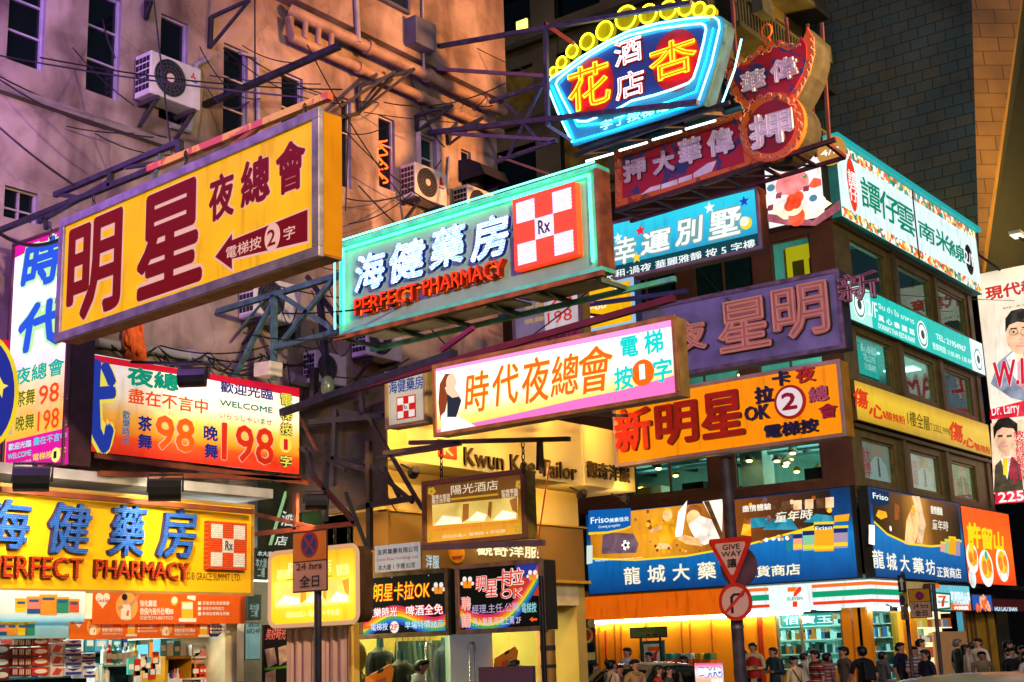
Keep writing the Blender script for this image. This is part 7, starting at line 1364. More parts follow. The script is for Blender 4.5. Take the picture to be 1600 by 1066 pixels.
s.poly([(1360, 786), (1360, 763), (1388, 769), (1388, 788), (1374, 792)], E('#10305c', .8), .014, name='logo_panel'); s.text('Friso', (1363, 779), (1386, 774), we, .02, .018); s.text('盡情體驗', (1454, 803), (1471, 793), cw_, .02, .014); s.text('童年時', (1456, 827), (1480, 815), cw_, 0, .016, shear=.2)
b = MB()
for x, y0, y1, w_, bd in ((1473, 846, 862, 8, 1), (1480, 842, 864, 9, 2), (1487, 838, 866, 11, 3), (1495, 842, 868, 9, 4)): s.poly([(x-w_/2, y1), (x-w_/2, y0), (x+w_/2, y0+1), (x+w_/2, y1+1)], 0, .014+w_*1e-4, m=b, mi=bd); s.poly([(x-w_/2, y0+3), (x-w_/2, y0), (x+w_/2, y0+1), (x+w_/2, y0+4)], 0, .016+w_*1e-4, m=b, mi=0)
b.build('printed_tins', tm, s.o)
for q in (('龍', (1364, 888), (1379, 860)), ('城', (1386, 891), (1399, 865)), ('大', (1407, 893), (1419, 868)), ('藥', (1427, 896), (1441, 872)), ('坊', (1447, 898), (1459, 875)), ('正貨商店', (1464, 902), (1500, 888))): s.text(*q, cw_, .012, .012)
# orange dessert shop sign beside it
u0 = FR3.uv((1506, 850))[0]+.06; u1 = FR3.uv((1581, 850))[0]
s = face_sign('dessert_shop_sign', 'orange backlit dessert shop sign with yellow characters and bowls', FRt, (u0, sgb-.02, u1, sgt-.05), G('print_orange', [(0, '#e84010'), (.5, '#f06818'), (1, '#e85010')], .95), .02, .3, 'shop sign', '#2c2418')
for q in (('許', (1513, 856), (1530, 818)), ('留', (1535, 858), (1549, 826)), ('山', (1553, 860), (1566, 832))): s.text(*q, E('#f8d818', 1), .03, .012, shear=.1)
b = MB(); bo = [PR(c, .95) for c in ('#f8f4ec', '#f8b828', '#f07818', '#c8d8d8', '#38a088')]
for x, y, r_ in ((1519, 872, .5), (1541, 888, .62), (1566, 882, .6)): s.disc((x, y), r_, 0, .011, m=b, mi=0, ry=r_*.9); s.disc((x, y-3), r_*.8, 0, .013, m=b, mi=1, ry=r_*.6); s.disc((x-3, y-1), r_*.35, 0, .015, m=b, mi=2); s.disc((x+4, y-5), r_*.3, 0, .0152, m=b, mi=2)
s.disc((1519, 903), .3, 0, .011, m=b, mi=3); s.disc((1540, 868), .14, 0, .016, m=b, mi=4); b.build('printed_bowls', bo, s.o)

# ---------- tutor billboard beyond the corner building
s = Sign('tutor_billboard', 'tall backlit billboard of a suited tutor wearing glasses above a second portrait', 'billboard', [(1533, 428), (1700, 394), (1705, 765), (1553, 791)], X=45.9, t=.4)
s.case(D('#3a3020', .6, .1)); s.face(G('print_tutor', [(0, '#e0b020'), (.03, '#e8dcc8'), (.5, '#e8e0d4'), (1, '#d8ccb8')], .85), .03)
b = MB(); tc_ = [PR(c, .85) for c in ('#1c1814', '#e8b898', '#8088a0', '#e8e4e0', '#d89098', '#d82038', '#28241f', '#f0d0b0', '#484030', '#e8c818')]
s.poly([(1548, 600), (1560, 566), (1582, 548), (1602, 545), (1640, 560), (1660, 600), (1650, 640), (1580, 622)], 0, .010, m=b, mi=2); s.poly([(1572, 560), (1585, 548), (1604, 556), (1606, 610), (1585, 590)], 0, .012, m=b, mi=3); s.poly([(1590, 566), (1598, 560), (1604, 566), (1602, 612), (1590, 600)], 0, .014, m=b, mi=4)
s.disc((1593, 525), s.px(21), 0, .013, m=b, mi=1, ry=s.px(30)); s.poly([(1571, 520), (1571, 498), (1580, 486), (1596, 482), (1615, 486), (1615, 506), (1590, 503), (1577, 508)], 0, .0145, m=b, mi=0)
for x in (1584, 1602): b.tube([s.F.w(s.p(x, 519)[0]+s.px(7)*math.cos(t), s.p(x, 519)[1]+s.px(5)*math.sin(t), .018) for t in np.linspace(0, 6.283, 13)[:-1]], .012, 4, 8, True); s.disc((x, 519), s.px(2), 0, .016, m=b, mi=0, n=8)
s.poly([(1587, 540), (1600, 540), (1600, 542), (1588, 542)], 0, .016, m=b, mi=4); s.poly([(1591, 530), (1597, 530), (1596, 532), (1592, 532)], 0, .0162, m=b, mi=4)
s.poly([(1547, 656), (1547, 640), (1700, 600), (1700, 640)], 0, .0105, m=b, mi=5); s.poly([(1549, 690), (1548, 662), (1700, 640), (1700, 780), (1553, 772)], 0, .0095, m=b, mi=7)
s.disc((1570, 685), s.px(15), 0, .013, m=b, mi=1, ry=s.px(22)); s.poly([(1553, 688), (1552, 668), (1560, 655), (1576, 652), (1590, 662), (1590, 684), (1584, 670), (1566, 668), (1558, 674)], 0, .0145, m=b, mi=0); s.poly([(1553, 770), (1555, 728), (1566, 716), (1582, 714), (1594, 726), (1600, 770)], 0, .012, m=b, mi=8); s.poly([(1564, 718), (1570, 712), (1580, 714), (1574, 750)], 0, .0135, m=b, mi=3); s.poly([(1567, 716), (1575, 716), (1574, 744), (1568, 742)], 0, .015, m=b, mi=9)
for x in (1563, 1577): s.poly([(x-4, 684), (x-4, 680), (x+4, 679), (x+4, 683)], 0, .0155, m=b, mi=8)
s.poly([(1555, 788), (1555, 770), (1720, 752), (1720, 775)], 0, .0165, m=b, mi=5); 
s.poly([(1586, 548), (1586, 560), (1594, 566), (1603, 560), (1604, 545)], 0, .0128, m=b, mi=7); s.poly([(1600, 498), (1616, 500), (1614, 530), (1606, 552), (1598, 556), (1604, 530)], 0, .0148, m=b, mi=4); s.poly([(1579, 515), (1579, 513), (1589, 512), (1589, 514)], 0, .0166, m=b, mi=0); s.poly([(1597, 513), (1597, 511), (1608, 510), (1608, 512)], 0, .0166, m=b, mi=0)
s.poly([(1565, 700), (1565, 718), (1578, 716), (1578, 700)], 0, .0126, m=b, mi=1); s.poly([(1565, 697), (1576, 696), (1575, 698.5), (1566, 699)], 0, .0158, m=b, mi=4)
b.build('printed_tutors', tc_, s.o)
s.text('現代教育', (1541, 471), (1650, 428), E('#d03018', .9), .03, .014, out=E('#f4f0e8', .95), ow=.05); s.text('W.L. LAM', (1556, 607), (1690, 545), E('#d82038', .9), .05, .024, out=E('#f4f0e8', .95), shear=.15); s.text('Dr. Larry', (1551, 655), (1592, 628), E('#f8f4f0', 1), .02, .014); s.text('2250 6900', (1561, 786), (1680, 758), E('#f8f4f0', 1), .04, .02)
s.text('港\n大\n數\n學\n博\n士', (1579, 757), (1588, 714), E('#d82850', .8), .01, .02); s.text('教\n育\n經\n驗\n豐\n富', (1592, 750), (1600, 672), E('#d82850', .8), .01, .02); s.text('BAR - 英文', (1568, 484), (1602, 474), black_m, 0, .014)
bl = thing('billboard_lamp', 'pair of hooded lamps on arms over the tutor billboard', 'lamp', s.F.w(.6, s.h+.5, .5)); 
for du in (.9, 2.6): 
    P = s.F.w(du-.7, s.h+.75, .9); b = MB(); b.bar(s.F.w(du, s.h-.05, .0), P, .06); b.build('arm', steel_dark, bl); b = MB(); b.box(P+np.array([-.4, -.2, 0]), P+np.array([.25, .2, .12])); b.build('hood', D('#c8c8b8', .4), bl, bevel=.03); b = MB(); b.box(P+np.array([-.37, -.17, -.025]), P+np.array([.22, .17, -.005])); b.build('lens', E('#fff8d8', 1.5), bl); spot('billboard_lamp_light', P-np.array([0, 0, .05]), P+np.array([.3, .9, -3]), 90, '#ffe8b0', 110)

# ---------- ground floor shops of the corner building
FAS = FL; uo = FL.uv((900, 940))[0]; uw = FL.uv((1150, 930))[0]; zf1 = sgb-.04; zf0 = FL.uv((1343, 949))[1]
cs = thing('convenience_store', 'convenience store with orange wall panels and a white striped fascia', 'shop', (XC, YC, .1))
MB().fbox(FL, uo, zf0, uw, zf1, .25, -.3).build('orange_fascia', E('#e8640c', .78, .08), cs)
wf = E('#e8f4f4', .95, .05); XF = FRt.uv((1396, 930))[0]
b = MB(); b.fbox(FL, uw, zf0, .0, zf1, .25, -.3); b.build('white_fascia', wf, cs); b = MB(); b.fbox(FRt, -.25, zf0, XF, zf1, .25, -.2); b.build('white_fascia', wf, cs)
b = MB(); b.fbox(FRt, XF, zf0, FRt.uv((1455, 935))[0], zf1, .24, -.2); b.build('cream_fascia', D('#d8c890', .5), cs)
hz = zf1-zf0
st = [(.80, .93, 0), (.44, .66, 1), (.16, .28, 2)]; sm = [E('#f07020', .95), E('#10a070', .85), E('#e83c18', .95)]; b = MB()
ul0, ul1, ul2 = uw+.05, FL.uv((1208, 930))[0], FL.uv((1276, 930))[0]
for y0, y1, mi_ in st:
    MB().fbox(FL, ul0, zf0+hz*y0, ul1, zf0+hz*y1, .25, .258).build('stripe', sm[mi_], cs); b = MB(); b.fbox(FL, ul2, zf0+hz*y0, .25, zf0+hz*y1, .25, .258); b.fbox(FRt, -.25, zf0+hz*y0, XF-.02, zf0+hz*y1, .25, .258); b.build('stripe', sm[mi_], cs)
s = Sign.__new__(Sign); s.F = Fr(FL.w(0, 0, .25), FL.ang); s.o = cs; s.w = s.h = 1
b = MB(); s.poly([(1231, 925), (1231, 918), (1246, 917.3), (1242, 924.3)], 0, .012, m=b, mi=0); s.poly([(1247.5, 917.2), (1252.5, 917), (1252, 923.5), (1246, 929), (1244, 932), (1240, 932), (1241, 926)], 0, .012, m=b, mi=1); s.poly([(1239, 948.5), (1239, 940), (1246, 939.7), (1246, 948.2)], 0, .012, m=b, mi=1); b.build('seven_logo', [sm[0], sm[2]], cs); s.text('ELEVEN', (1231, 938.6), (1254, 932.2), sm[1], .04, .012)
zt = FL.uv((1000, 966))[1]
for k in range(7):
    a = FL.uv((908+k*50.5, 967))[0]; c = FL.uv((908+k*50.5+46, 967))[0]; b = MB(); b.tube([FL.w(a, zf0-.06, .12), FL.w(c, zf0-.06, .12)], .04, 8); b.build('tube_light', E('#fff0d0', 44), cs)
for k in range(3): b = MB(); b.tube([FRt.w(.05+k*1.5, zf0-.06, .12), FRt.w(1.4+k*1.5, zf0-.06, .12)], .035, 8); b.build('tube_light', E('#e8fff8', 18), cs)
uop0, uop1 = FL.uv((905, 1000))[0], FL.uv((1212, 1000))[0]; od = D('#f09410', .45, 0, .06, 1)
b = MB(); b.fbox(FL, uop0, .1, uop1, zf0, 0, -.2); b.build('orange_wall', od, cs)
b = MB(); 
for px in (935, 960, 970, 1010, 1065, 1078, 1112, 1160): u = FL.uv((px, 1000))[0]; b.fbox(FL, u, .1, u+.05, zf0-.01, 0, .03)
b.build('panel_joint', D('#b86008', .5), cs); b = MB()
for px in (1186, 1190): u = FL.uv((px, 1000))[0]; b.fbox(FL, u, .1, u+.07, zf0-.01, 0, .06)
u = FL.uv((946, 1000))[0]; b.fbox(FL, u, .1, u+.04, zf0-.3, 0, .05); b.build('red_trim', D('#b83c08', .5), cs)
b = MB(); 
for q in (1318, 1336, 1344): u = FL.uv((q, 1000))[0]; MB().fbox(FL, u, .1, u+.22, zf0, .02, -.3).build('orange_pillar', od, cs)
for q in (1412, 1424): u = FRt.uv((q, 1000))[0]; MB().fbox(FRt, u, .1, u+.45, zf0, .02, -.3).build('orange_pillar', od, cs)
MB().box((XC+.02, YC+.02, .1), (XC+.35, YC+.35, zf0)).build('corner_pillar', D('#e08a10', .4), cs)
ud0, ud1 = FL.uv((1213, 1000))[0], FL.uv((1318, 1000))[0]
MB().fbox(FL, ud0, .2, ud1, zf0-.15, -.08, -.1).build('glass_front', GLASS, cs); MB().fbox(FRt, .6, .2, FRt.uv((1410, 1000))[0], zf0-.15, -.08, -.1).build('glass_front', GLASS, cs)
b = MB(); [b.fbox(FL, u, .2, u+.06, zf0-.1, -.05, -.12) for u in (ud0, FL.uv((1250, 1000))[0], ud1-.06)]; b.fbox(FL, ud0, 1.15, ud1, 1.23, -.05, -.12); b.build('door_frame', D('#a89878', .3, .6), cs)
zp = FL.uv((1290, 975))[1]; s.F = Fr(FL.w(0, 0, -.06), FL.ang); s.text('佰寶玉', (1225, 977), (1300, 960), E('#d8fff8', .9), .02, .0); b = MB(); s.poly([(1222, 980), (1222, 962), (1300, 957), (1300, 976)], 0, -.01, m=b); b.build('window_sticker', E('#28b8b0', .6), cs)
b = MB(); b.box((XC+.3, YC+.3, zf0+.1), (XC+8, YC+12, zf0+.2)); b.box((XC+4.6, YC+.4, .1), (XC+4.8, YC+12, zf0)); b.box((XC+.2, YC+4.9, .1), (XC+4.6, YC+5.0, zf0)); b.build('interior_wall', D('#88b8b0', .6), cs); b = MB(); [b.box((XC+.8+i*1.6, YC+.6+k*1.3, zf0+.05), (XC+1.9+i*1.6, YC+1.2+k*1.3, zf0+.08)) for k in range(4) for i in range(2)]; b.build('ceiling_light', E('#c0fff4', 14), cs)
for j, (x, y, lab) in enumerate(((XC+1.6, YC+1.3, 'near the corner glass'), (XC+3.2, YC+2.6, 'deep inside behind the glass door'), (XC+4.15, YC+.45, 'against the end wall seen through the street glass'))):
    t = thing('store_shelf', f'white convenience store shelf of small goods {lab}', 'shelf', (x, y, .1)); b = MB(); [b.box((x, y, .3+k*.38), (x+.4, y+2.4, .33+k*.38)) for k in range(6)]; b.build('shelf_board', white_p, t)
    b = MB(); 
    for k in range(6):
        yy = y+.02
        while yy < y+2.3: w_ = rl.uniform(.04, .13); b.box((x+.02+rl.uniform(0, .08), yy, .333+k*.38), (x+.3, yy+w_, .333+k*.38+rl.uniform(.08, .3)), rl.randrange(6)); yy += w_+rl.choice((.005, .01, .04))
    o = b.build('shelf_goods', [D(c, .4) for c in ('#184850', '#e8eeea', '#c86a28', '#2c6ca8', '#c8dce0', '#101c24')], t); o['kind'] = 'stuff'
MB().fbox(FL, ud0+1.35, .1, ud1-.1, 1.1, .05, -.4).build('counter_front', D('#d88a18', .5), cs)
# small framed store poster and capsule toy machines on the orange wall
s = Sign('store_poster', 'dark framed store poster with a large red and orange numeral on the orange wall', 'poster', [(1003, 1002), (1039, 1000), (1039, 1070), (1003, 1072)], X=33.15, t=.06); s.case(D('#184840', .5)); s.face(D('#b8d8d0', .5), .09)
b = MB(); s.poly([(1012, 1018), (1012, 1011), (1031, 1010), (1031, 1016), (1027, 1017)], 0, .012, m=b, mi=0); s.poly([(1022, 1020), (1031, 1014), (1027, 1022), (1025, 1044), (1017, 1044), (1018, 1030)], 0, .013, m=b, mi=1); b.build('seven_logo', [D('#e06018', .5), D('#c82818', .5)], s.o)
s = Sign('food_poster', 'tall poster column of food pictures beside the orange wall', 'poster', [(902, 968), (931, 967), (931, 1075), (902, 1077)], X=32.9, t=.05); s.case(D('#1c2420', .5)); s.face(D('#28443c', .5, 0, .2), .0)
b = MB(); s.poly([(902, 1003), (902, 984), (931, 983), (931, 1002)], 0, .009, m=b, mi=0); s.disc((917, 993), .22, 0, .012, m=b, mi=1); s.disc((917, 993), .15, 0, .014, m=b, mi=2); s.disc((908, 974), .13, 0, .012, m=b, mi=1); s.disc((924, 974), .13, 0, .0122, m=b, mi=1); s.disc((910, 1015), .12, 0, .012, m=b, mi=3); s.disc((924, 1013), .12, 0, .0122, m=b, mi=3); s.poly([(918, 1032), (918, 1020), (930, 1019), (930, 1031)], 0, .012, m=b, mi=1); b.build('printed_dishes', [D('#b82818', .5), D('#e0c878', .5), D('#c83c18', .5), D('#101820', .5)], s.o)
for j in range(5):
    for k in range(2):
        P = onx(1039+j*15, 1040+k*24, 32.7); t = thing('capsule_machine', f'capsule toy machine with {["teal", "grey", "clear", "yellow", "green"][j]} globe, {["upper", "lower"][k]} row by the orange wall', 'toy machine', P, 0, 'capsule toy machines'); y0 = P[1]; z0 = P[2]
        b = MB(); b.box((32.7, y0, z0-.05), (33.1, y0-.22, z0+.15)); b.build('base', D('#c85018', .5), t); b = MB(); b.box((32.74, y0-.01, z0+.15), (33.1, y0-.21, z0+.32)); b.build('globe', D(['#1c8078', '#5c6c68', '#88a8a0', '#a88c28', '#28643c'][j], .2, 0, .3, 12), t, bevel=.02); b = MB(); b.lathe((32.7, y0-.11, z0+.05), [(.035, 0), (.03, .03)], 8, 0, 0); b.build('dial', D('#101418', .4), t)
s = Sign('event_poster', 'bright poster board with blue brush title leaning by the give way post', 'poster', [(1086, 1039), (1131, 1032), (1133, 1100), (1087, 1105)], X=19.0, t=.04); s.case(D('#c8a040', .5)); s.face(G('print_event', [(0, '#e05080'), (.35, '#40a8a0'), (.6, '#e0a888'), (.8, '#f0e8e8'), (1, '#e83890')], .8), .01); s.text('時代', (1092, 1058), (1128, 1042), E('#f4f4ff', 1), .05, .012, out=E('#3060c8', .8), ow=.05); s.text('夜總會', (1112, 1068), (1130, 1060), E('#f4f4ff', 1), .03, .012)
b = MB(); [b.fbox(s.F, u, -.5, u+.03, 0, -.04, 0) for u in (.03, s.w-.06)]; b.build('leg', steel_dark, s.o)
# street face shops
uq0, uq1 = FR5.uv((1456, 950))[0], FR5.uv((1516, 950))[0]
s = face_sign('store_light_box', 'green framed numeral light box with blue menu panel over the shop doorway', FRt, (uq0, FR5.uv((1458, 955))[1], uq1, FR5.uv((1458, 912))[1]), E('#70c8d8', .9, .1), .3, .5, 'shop sign', '#3a2820')
b = MB(); s.poly([(1460, 954), (1460, 925), (1485, 927), (1485, 952)], 0, .012, m=b, mi=0); s.poly([(1462, 951), (1462, 928), (1483, 930), (1483, 949)], 0, .014, m=b, mi=1); s.poly([(1465, 934), (1465, 931), (1478, 931), (1476, 934)], 0, .016, m=b, mi=2); s.poly([(1473, 934), (1478, 931), (1475, 937), (1474, 948), (1470, 948), (1471, 939)], 0, .0162, m=b, mi=3); b.build('numeral_panel', [E('#107850', .7), E('#f0f4f0', 1), E('#f07020', .9), E('#e03018', .9)], s.o)
s.text('ELEVEN', (1465, 942.5), (1480, 939), E('#107850', .7), .03, .018)
s.uvband([[(.45, .32), (.99, .32)], [(.45, .04), (.99, .04)]], [E('#e86820', .9)], .009, 'orange_strip'); s.uvband([[(.02, .98), (.22, .98)], [(.02, .82), (.22, .82)]], [E('#e86820', .9)], .009, 'orange_strip'); s.text('美食飲品小食\n奶茶咖啡蛋撻\n三文治熱狗', (1486, 945), (1514, 925), E('#f4fcff', 1), .02, .012); s.text('大減價', (1490, 953), (1512, 947), we, .03, .012)
ur0, ur1 = FR5.uv((1521, 950))[0], FR5.uv((1552, 950))[0]
s = face_sign('seafood_light_box', 'blue light box with a heap of orange seafood', FRt, (ur0, FR5.uv((1523, 955))[1], ur1, FR5.uv((1523, 928))[1]), E('#2858b0', .85, .2), .3, .45, 'shop sign', '#3a1418')
b = MB()
for k in range(40): a = rl.random(); s.disc((1536+rl.uniform(-12, 12)*(1-a*.8), 953-a*20), .05+.06*rl.random(), 0, .012+k*1e-4, m=b, mi=k % 2, n=7)
b.build('printed_seafood', [E('#f06828', .95), E('#f8b088', .95)], s.o)
s = face_sign('shop_fascia', 'dark red shop fascia with white lettering at the far end of the street face', FRt, (ur1+.1, FRt.uv((1553, 957))[1], ur1+4.5, FRt.uv((1553, 936))[1]), D('#6c1420', .5, 0, .1), .1, .3, 'shop sign', '#1c1014'); s.text('HUI LAU SHAN', (1554, 955), (1588, 949), E('#c8f0ff', 1), .03, .012)
MB().fbox(FRt, FRt.uv((1456, 950))[0]-.0, zf0+.75, XE+4, sgb-.1, .05, -.1).build('dark_fascia', D('#14181a', .5), cs)
MB().fbox(FRt, FRt.uv((1515, 1000))[0], .1, FRt.uv((1560, 1000))[0], zf0+.3, -.05, -.2).build('shop_panel', D('#a8801c', .5, 0, .15, 2), cs)
b = MB(); [b.fbox(FRt, FRt.uv((q, 1000))[0], .1, FRt.uv((q, 1000))[0]+.12, zf0+.3, -.05, .0) for q in (1512, 1520, 1526, 1545)]; b.build('panel_strip', D('#5a3c10', .5), cs)
MB().fbox(FRt, FRt.uv((1440, 1000))[0], .1, FRt.uv((1492, 1000))[0], FRt.uv((1445, 988))[1], .35, .3).build('cream_hoarding', D('#c89a68', .6, 0, .05), cs)
u0, u1 = FRt.uv((1428, 1000))[0], FRt.uv((1500, 1000))[0]; b = MB(); [b.fbox(FRt, u0, 1.2+k*.42, u1, 1.23+k*.42, -.2, -.5) for k in range(4)]; b.fbox(FRt, u0, .1, u1, 3.3, -.5, -.55); b.build('lit_shelving', E('#f8e8b0', 1.2, .2), cs)  # boards and backing glow in place of shop light
b = MB(); 
for k in range(3):
    u = u0
    while u < u1-.2: w_ = rl.uniform(.1, .25); b.fbox(FRt, u, 1.235+k*.42, u+w_, 1.24+k*.42+rl.uniform(.12, .3), -.22, -.4, rl.randrange(4)); u += w_+.03
o = b.build('shelf_goods', [E(c, .5) for c in ('#e8c040', '#d8d8c0', '#c86030', '#6888a8')], cs); o['kind'] = 'stuff'  # goods carry emission like the shelving
area('shop_glow', FRt.w((u0+u1)/2, 3.0, -.8), FRt.w((u0+u1)/2, 0, -.8), 60, '#ffe8b0', 3, 1)
MB().fbox(FRt, FRt.uv((1540, 1000))[0], .1, XE+4, zf0+.3, -1.2, -1.4).build('dim_shop_wall', D('#3c2c14', .6, 0, .3), cs)
o = MB().fbox(FRt, FRt.uv((1497, 1000))[0], 1.9, FRt.uv((1505, 1000))[0], 3.0, .05, .03).build('pennant', E('#58b8d8', .6, .4)); centre(o); tag(o, 'pale blue pennant hanging at the lit shop doorway', 'pennant')
b = MB(); P = FRt.w(.5, zf0-.12, .5); b.box(P, P+np.array([.3, .12, .1])); b.bar(P+np.array([.15, .1, .1]), P+np.array([.15, .3, .2]), .03); o = b.build('security_camera', D('#1c3848', .4)); centre(o); tag(o, 'small dark camera under the striped fascia corner', 'camera')

# ================================================================== towers behind
tw = thing('dark_tower', 'dark concrete tower with slanting rows of windows behind the neon signs', 'building', (40, 24, .1))
m = MB(); FA = Fr((38, 19.7, 0), -math.pi/2); FB = Fr((38, 19.7, 0), 0); conc = D('#8a7858', .8, 0, .25, .7)
wa = [(-28+i*3.1, 9+k*3.1, -28+i*3.1+2.0, 9+k*3.1+1.7) for i in range(9) for k in range(9)]
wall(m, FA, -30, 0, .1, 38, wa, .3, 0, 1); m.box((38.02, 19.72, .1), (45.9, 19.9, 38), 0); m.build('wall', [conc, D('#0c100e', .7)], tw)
for h in wa: MB().fbox(FA, h[0], h[1], h[2], h[3], -.3, -.28).build('window', D('#0a0f10', .15, 0, .5, .6), tw)
for k in range(10): MB().fbox(FA, -30, 8.3+k*3.1, 0, 8.5+k*3.1, 0, .25).build('floor_ledge', D('#5c543c', .8), tw)
for k in range(9): 
    b = MB(); z = 9.5+k*3.1; b.fbox(FB, .1, z, 7.8, z+.2, 0, 1.1)
    for i in range(34): b.fbox(FB, .2+i*.225, z+.2, .29+i*.225, z+1.15, 1.0, 1.06)
    b.fbox(FB, .1, z+1.15, 7.8, z+1.25, .98, 1.1); b.build('balcony_railing', D('#6a6448', .7, 0, .25, 1.5), tw)
[MB().fbox(FB, .6+i*2.4, 10.1+k*3.1, 1.9+i*2.4, 12+k*3.1, .002, .02).build('balcony_window', D('#0c1614', .2), tw) for k in range(9) for i in range(3)]
[MB().fbox(FB, 1.1+i*2.4, 10.3+k*3.1, 1.9+i*2.4, 10.95+k*3.1, 1.1, 1.5).build('air_conditioner', D('#7a7a60', .6), tw) for k, i in ((4, 0), (5, 1), (3, 1), (2, 2), (6, 2), (4, 2))]
[MB().fbox(FA, *wa[k], -.27, -.26).build('lit_window', E('#c8a040', .35, .5), tw) for k in (4, 31, 47)]
[MB().fbox(FA, *wa[k], -.27, -.26).build('lit_window', E('#7a5c28', .22, .6), tw) for k in (0, 9, 13, 22, 27, 36, 40, 54, 58, 66, 72, 76)]  # dim glow added to a choice of windows
def lampwin(q): u, v = FA.uv(q); return (u-.25, v-.3, u+.25, v+.3)
b = MB(); b.fbox(FA, *lampwin((810, 40)), -.26, -.2); b.build('lit_window', E('#ffe070', 2), tw)
stn = thing('stone_tower', 'tall stone tiled tower with a warm lit flank behind the white noodle sign', 'building', (47, 16, .1)); 
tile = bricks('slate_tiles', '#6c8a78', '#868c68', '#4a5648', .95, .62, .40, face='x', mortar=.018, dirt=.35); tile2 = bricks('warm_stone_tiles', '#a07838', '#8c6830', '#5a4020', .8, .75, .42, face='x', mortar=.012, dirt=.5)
A0, A1, B0, B1 = onx(1511, -260, 46), onx(1531, 440, 46), onx(1634, -260, 48), onx(1538, 440, 48); C0_, C1_ = np.array([56, 13.0, B0[2]]), np.array([56, 13.0, B1[2]]); D0 = np.array([46, 19.62, A0[2]]); D1 = np.array([46, 19.62, A1[2]])
def slab(a, b_, c, d_, name, mat): v = [a, b_, c, d_]; MB().add(v+[q+np.array([1.5, 3, 0]) for q in v], [(0, 1, 2, 3), (7, 6, 5, 4), (0, 4, 5, 1), (1, 5, 6, 2), (2, 6, 7, 3), (3, 7, 4, 0)]).build(name, mat, stn)
slab(D1, A1, A0, D0, 'slate_face', tile); slab(A1, B1, B0, A0, 'warm_face', tile2); slab(B1, C1_, C0_, B0, 'dark_face', D('#1c2018', .8))  # far facet is coloured dark to stand for shade
m = MB(); m.box((45.7, 19.62, .1), (46.2, 19.82, 60)); m.build('corner_strip', D('#5c5c38', .7), stn)
o = MB().box((75, 16, 0), (90, 60, 34)).build('distant_building', D('#14181a', .9)); centre(o); tag(o, 'dark building closing the view behind the stone tower', 'building')
o = MB().box((20.5, 70, 0), (60, 80, 45)).build('distant_building', D('#14181a', .9)); centre(o); tag(o, 'dark building closing the far end of the side street', 'building')

# ================================================================== people
def hull(secs, n=14):
    """closed skin through elliptical rings: (centre, rx, ry, yaw)"""
    vs = []; fs = []
    for c, rx, ry, a in secs:
        for t in range(n):
            x, y = rx*math.cos(2*math.pi*t/n), ry*math.sin(2*math.pi*t/n); vs.append((c[0]+x*math.cos(a)-y*math.sin(a), c[1]+x*math.sin(a)+y*math.cos(a), c[2]))
    for i in range(len(secs)-1):
        for t in range(n): fs.append((i*n+t, i*n+(t+1) % n, (i+1)*n+(t+1) % n, (i+1)*n+t))
    return vs, fs
POSES = {  # joints in metres for a 1.70 m figure facing -y; side keys L and R
    'stand': dict(shL=(-.19, 0, 1.40), elL=(-.24, .03, 1.12), haL=(-.22, -.06, .87), shR=(.19, 0, 1.40), elR=(.24, .03, 1.12), haR=(.22, -.06, .87), hpL=(-.1, 0, .9), knL=(-.11, -.02, .49), ftL=(-.12, 0, .07), hpR=(.1, 0, .9), knR=(.11, -.02, .49), ftR=(.12, 0, .07)),
    'fold': dict(elL=(-.26, -.04, 1.14), haL=(.05, -.2, 1.16), elR=(.26, -.04, 1.14), haR=(-.05, -.22, 1.12)),
    'walk': dict(elL=(-.23, .12, 1.13), haL=(-.22, -.02, .9), elR=(.23, -.1, 1.14), haR=(.21, -.28, .98), knL=(-.1, .05, .5), ftL=(-.1, .32, .12), knR=(.1, -.2, .5), ftR=(.1, -.26, .07)),
    'phone': dict(elL=(-.24, -.02, 1.14), haL=(-.06, -.28, 1.22), elR=(.23, .02, 1.13), haR=(.08, -.26, 1.2)),
    'raise': dict(elR=(.3, -.2, 1.32), haR=(.22, -.4, 1.5), elL=(-.24, .02, 1.13), haL=(-.12, -.24, 1.08)),
}
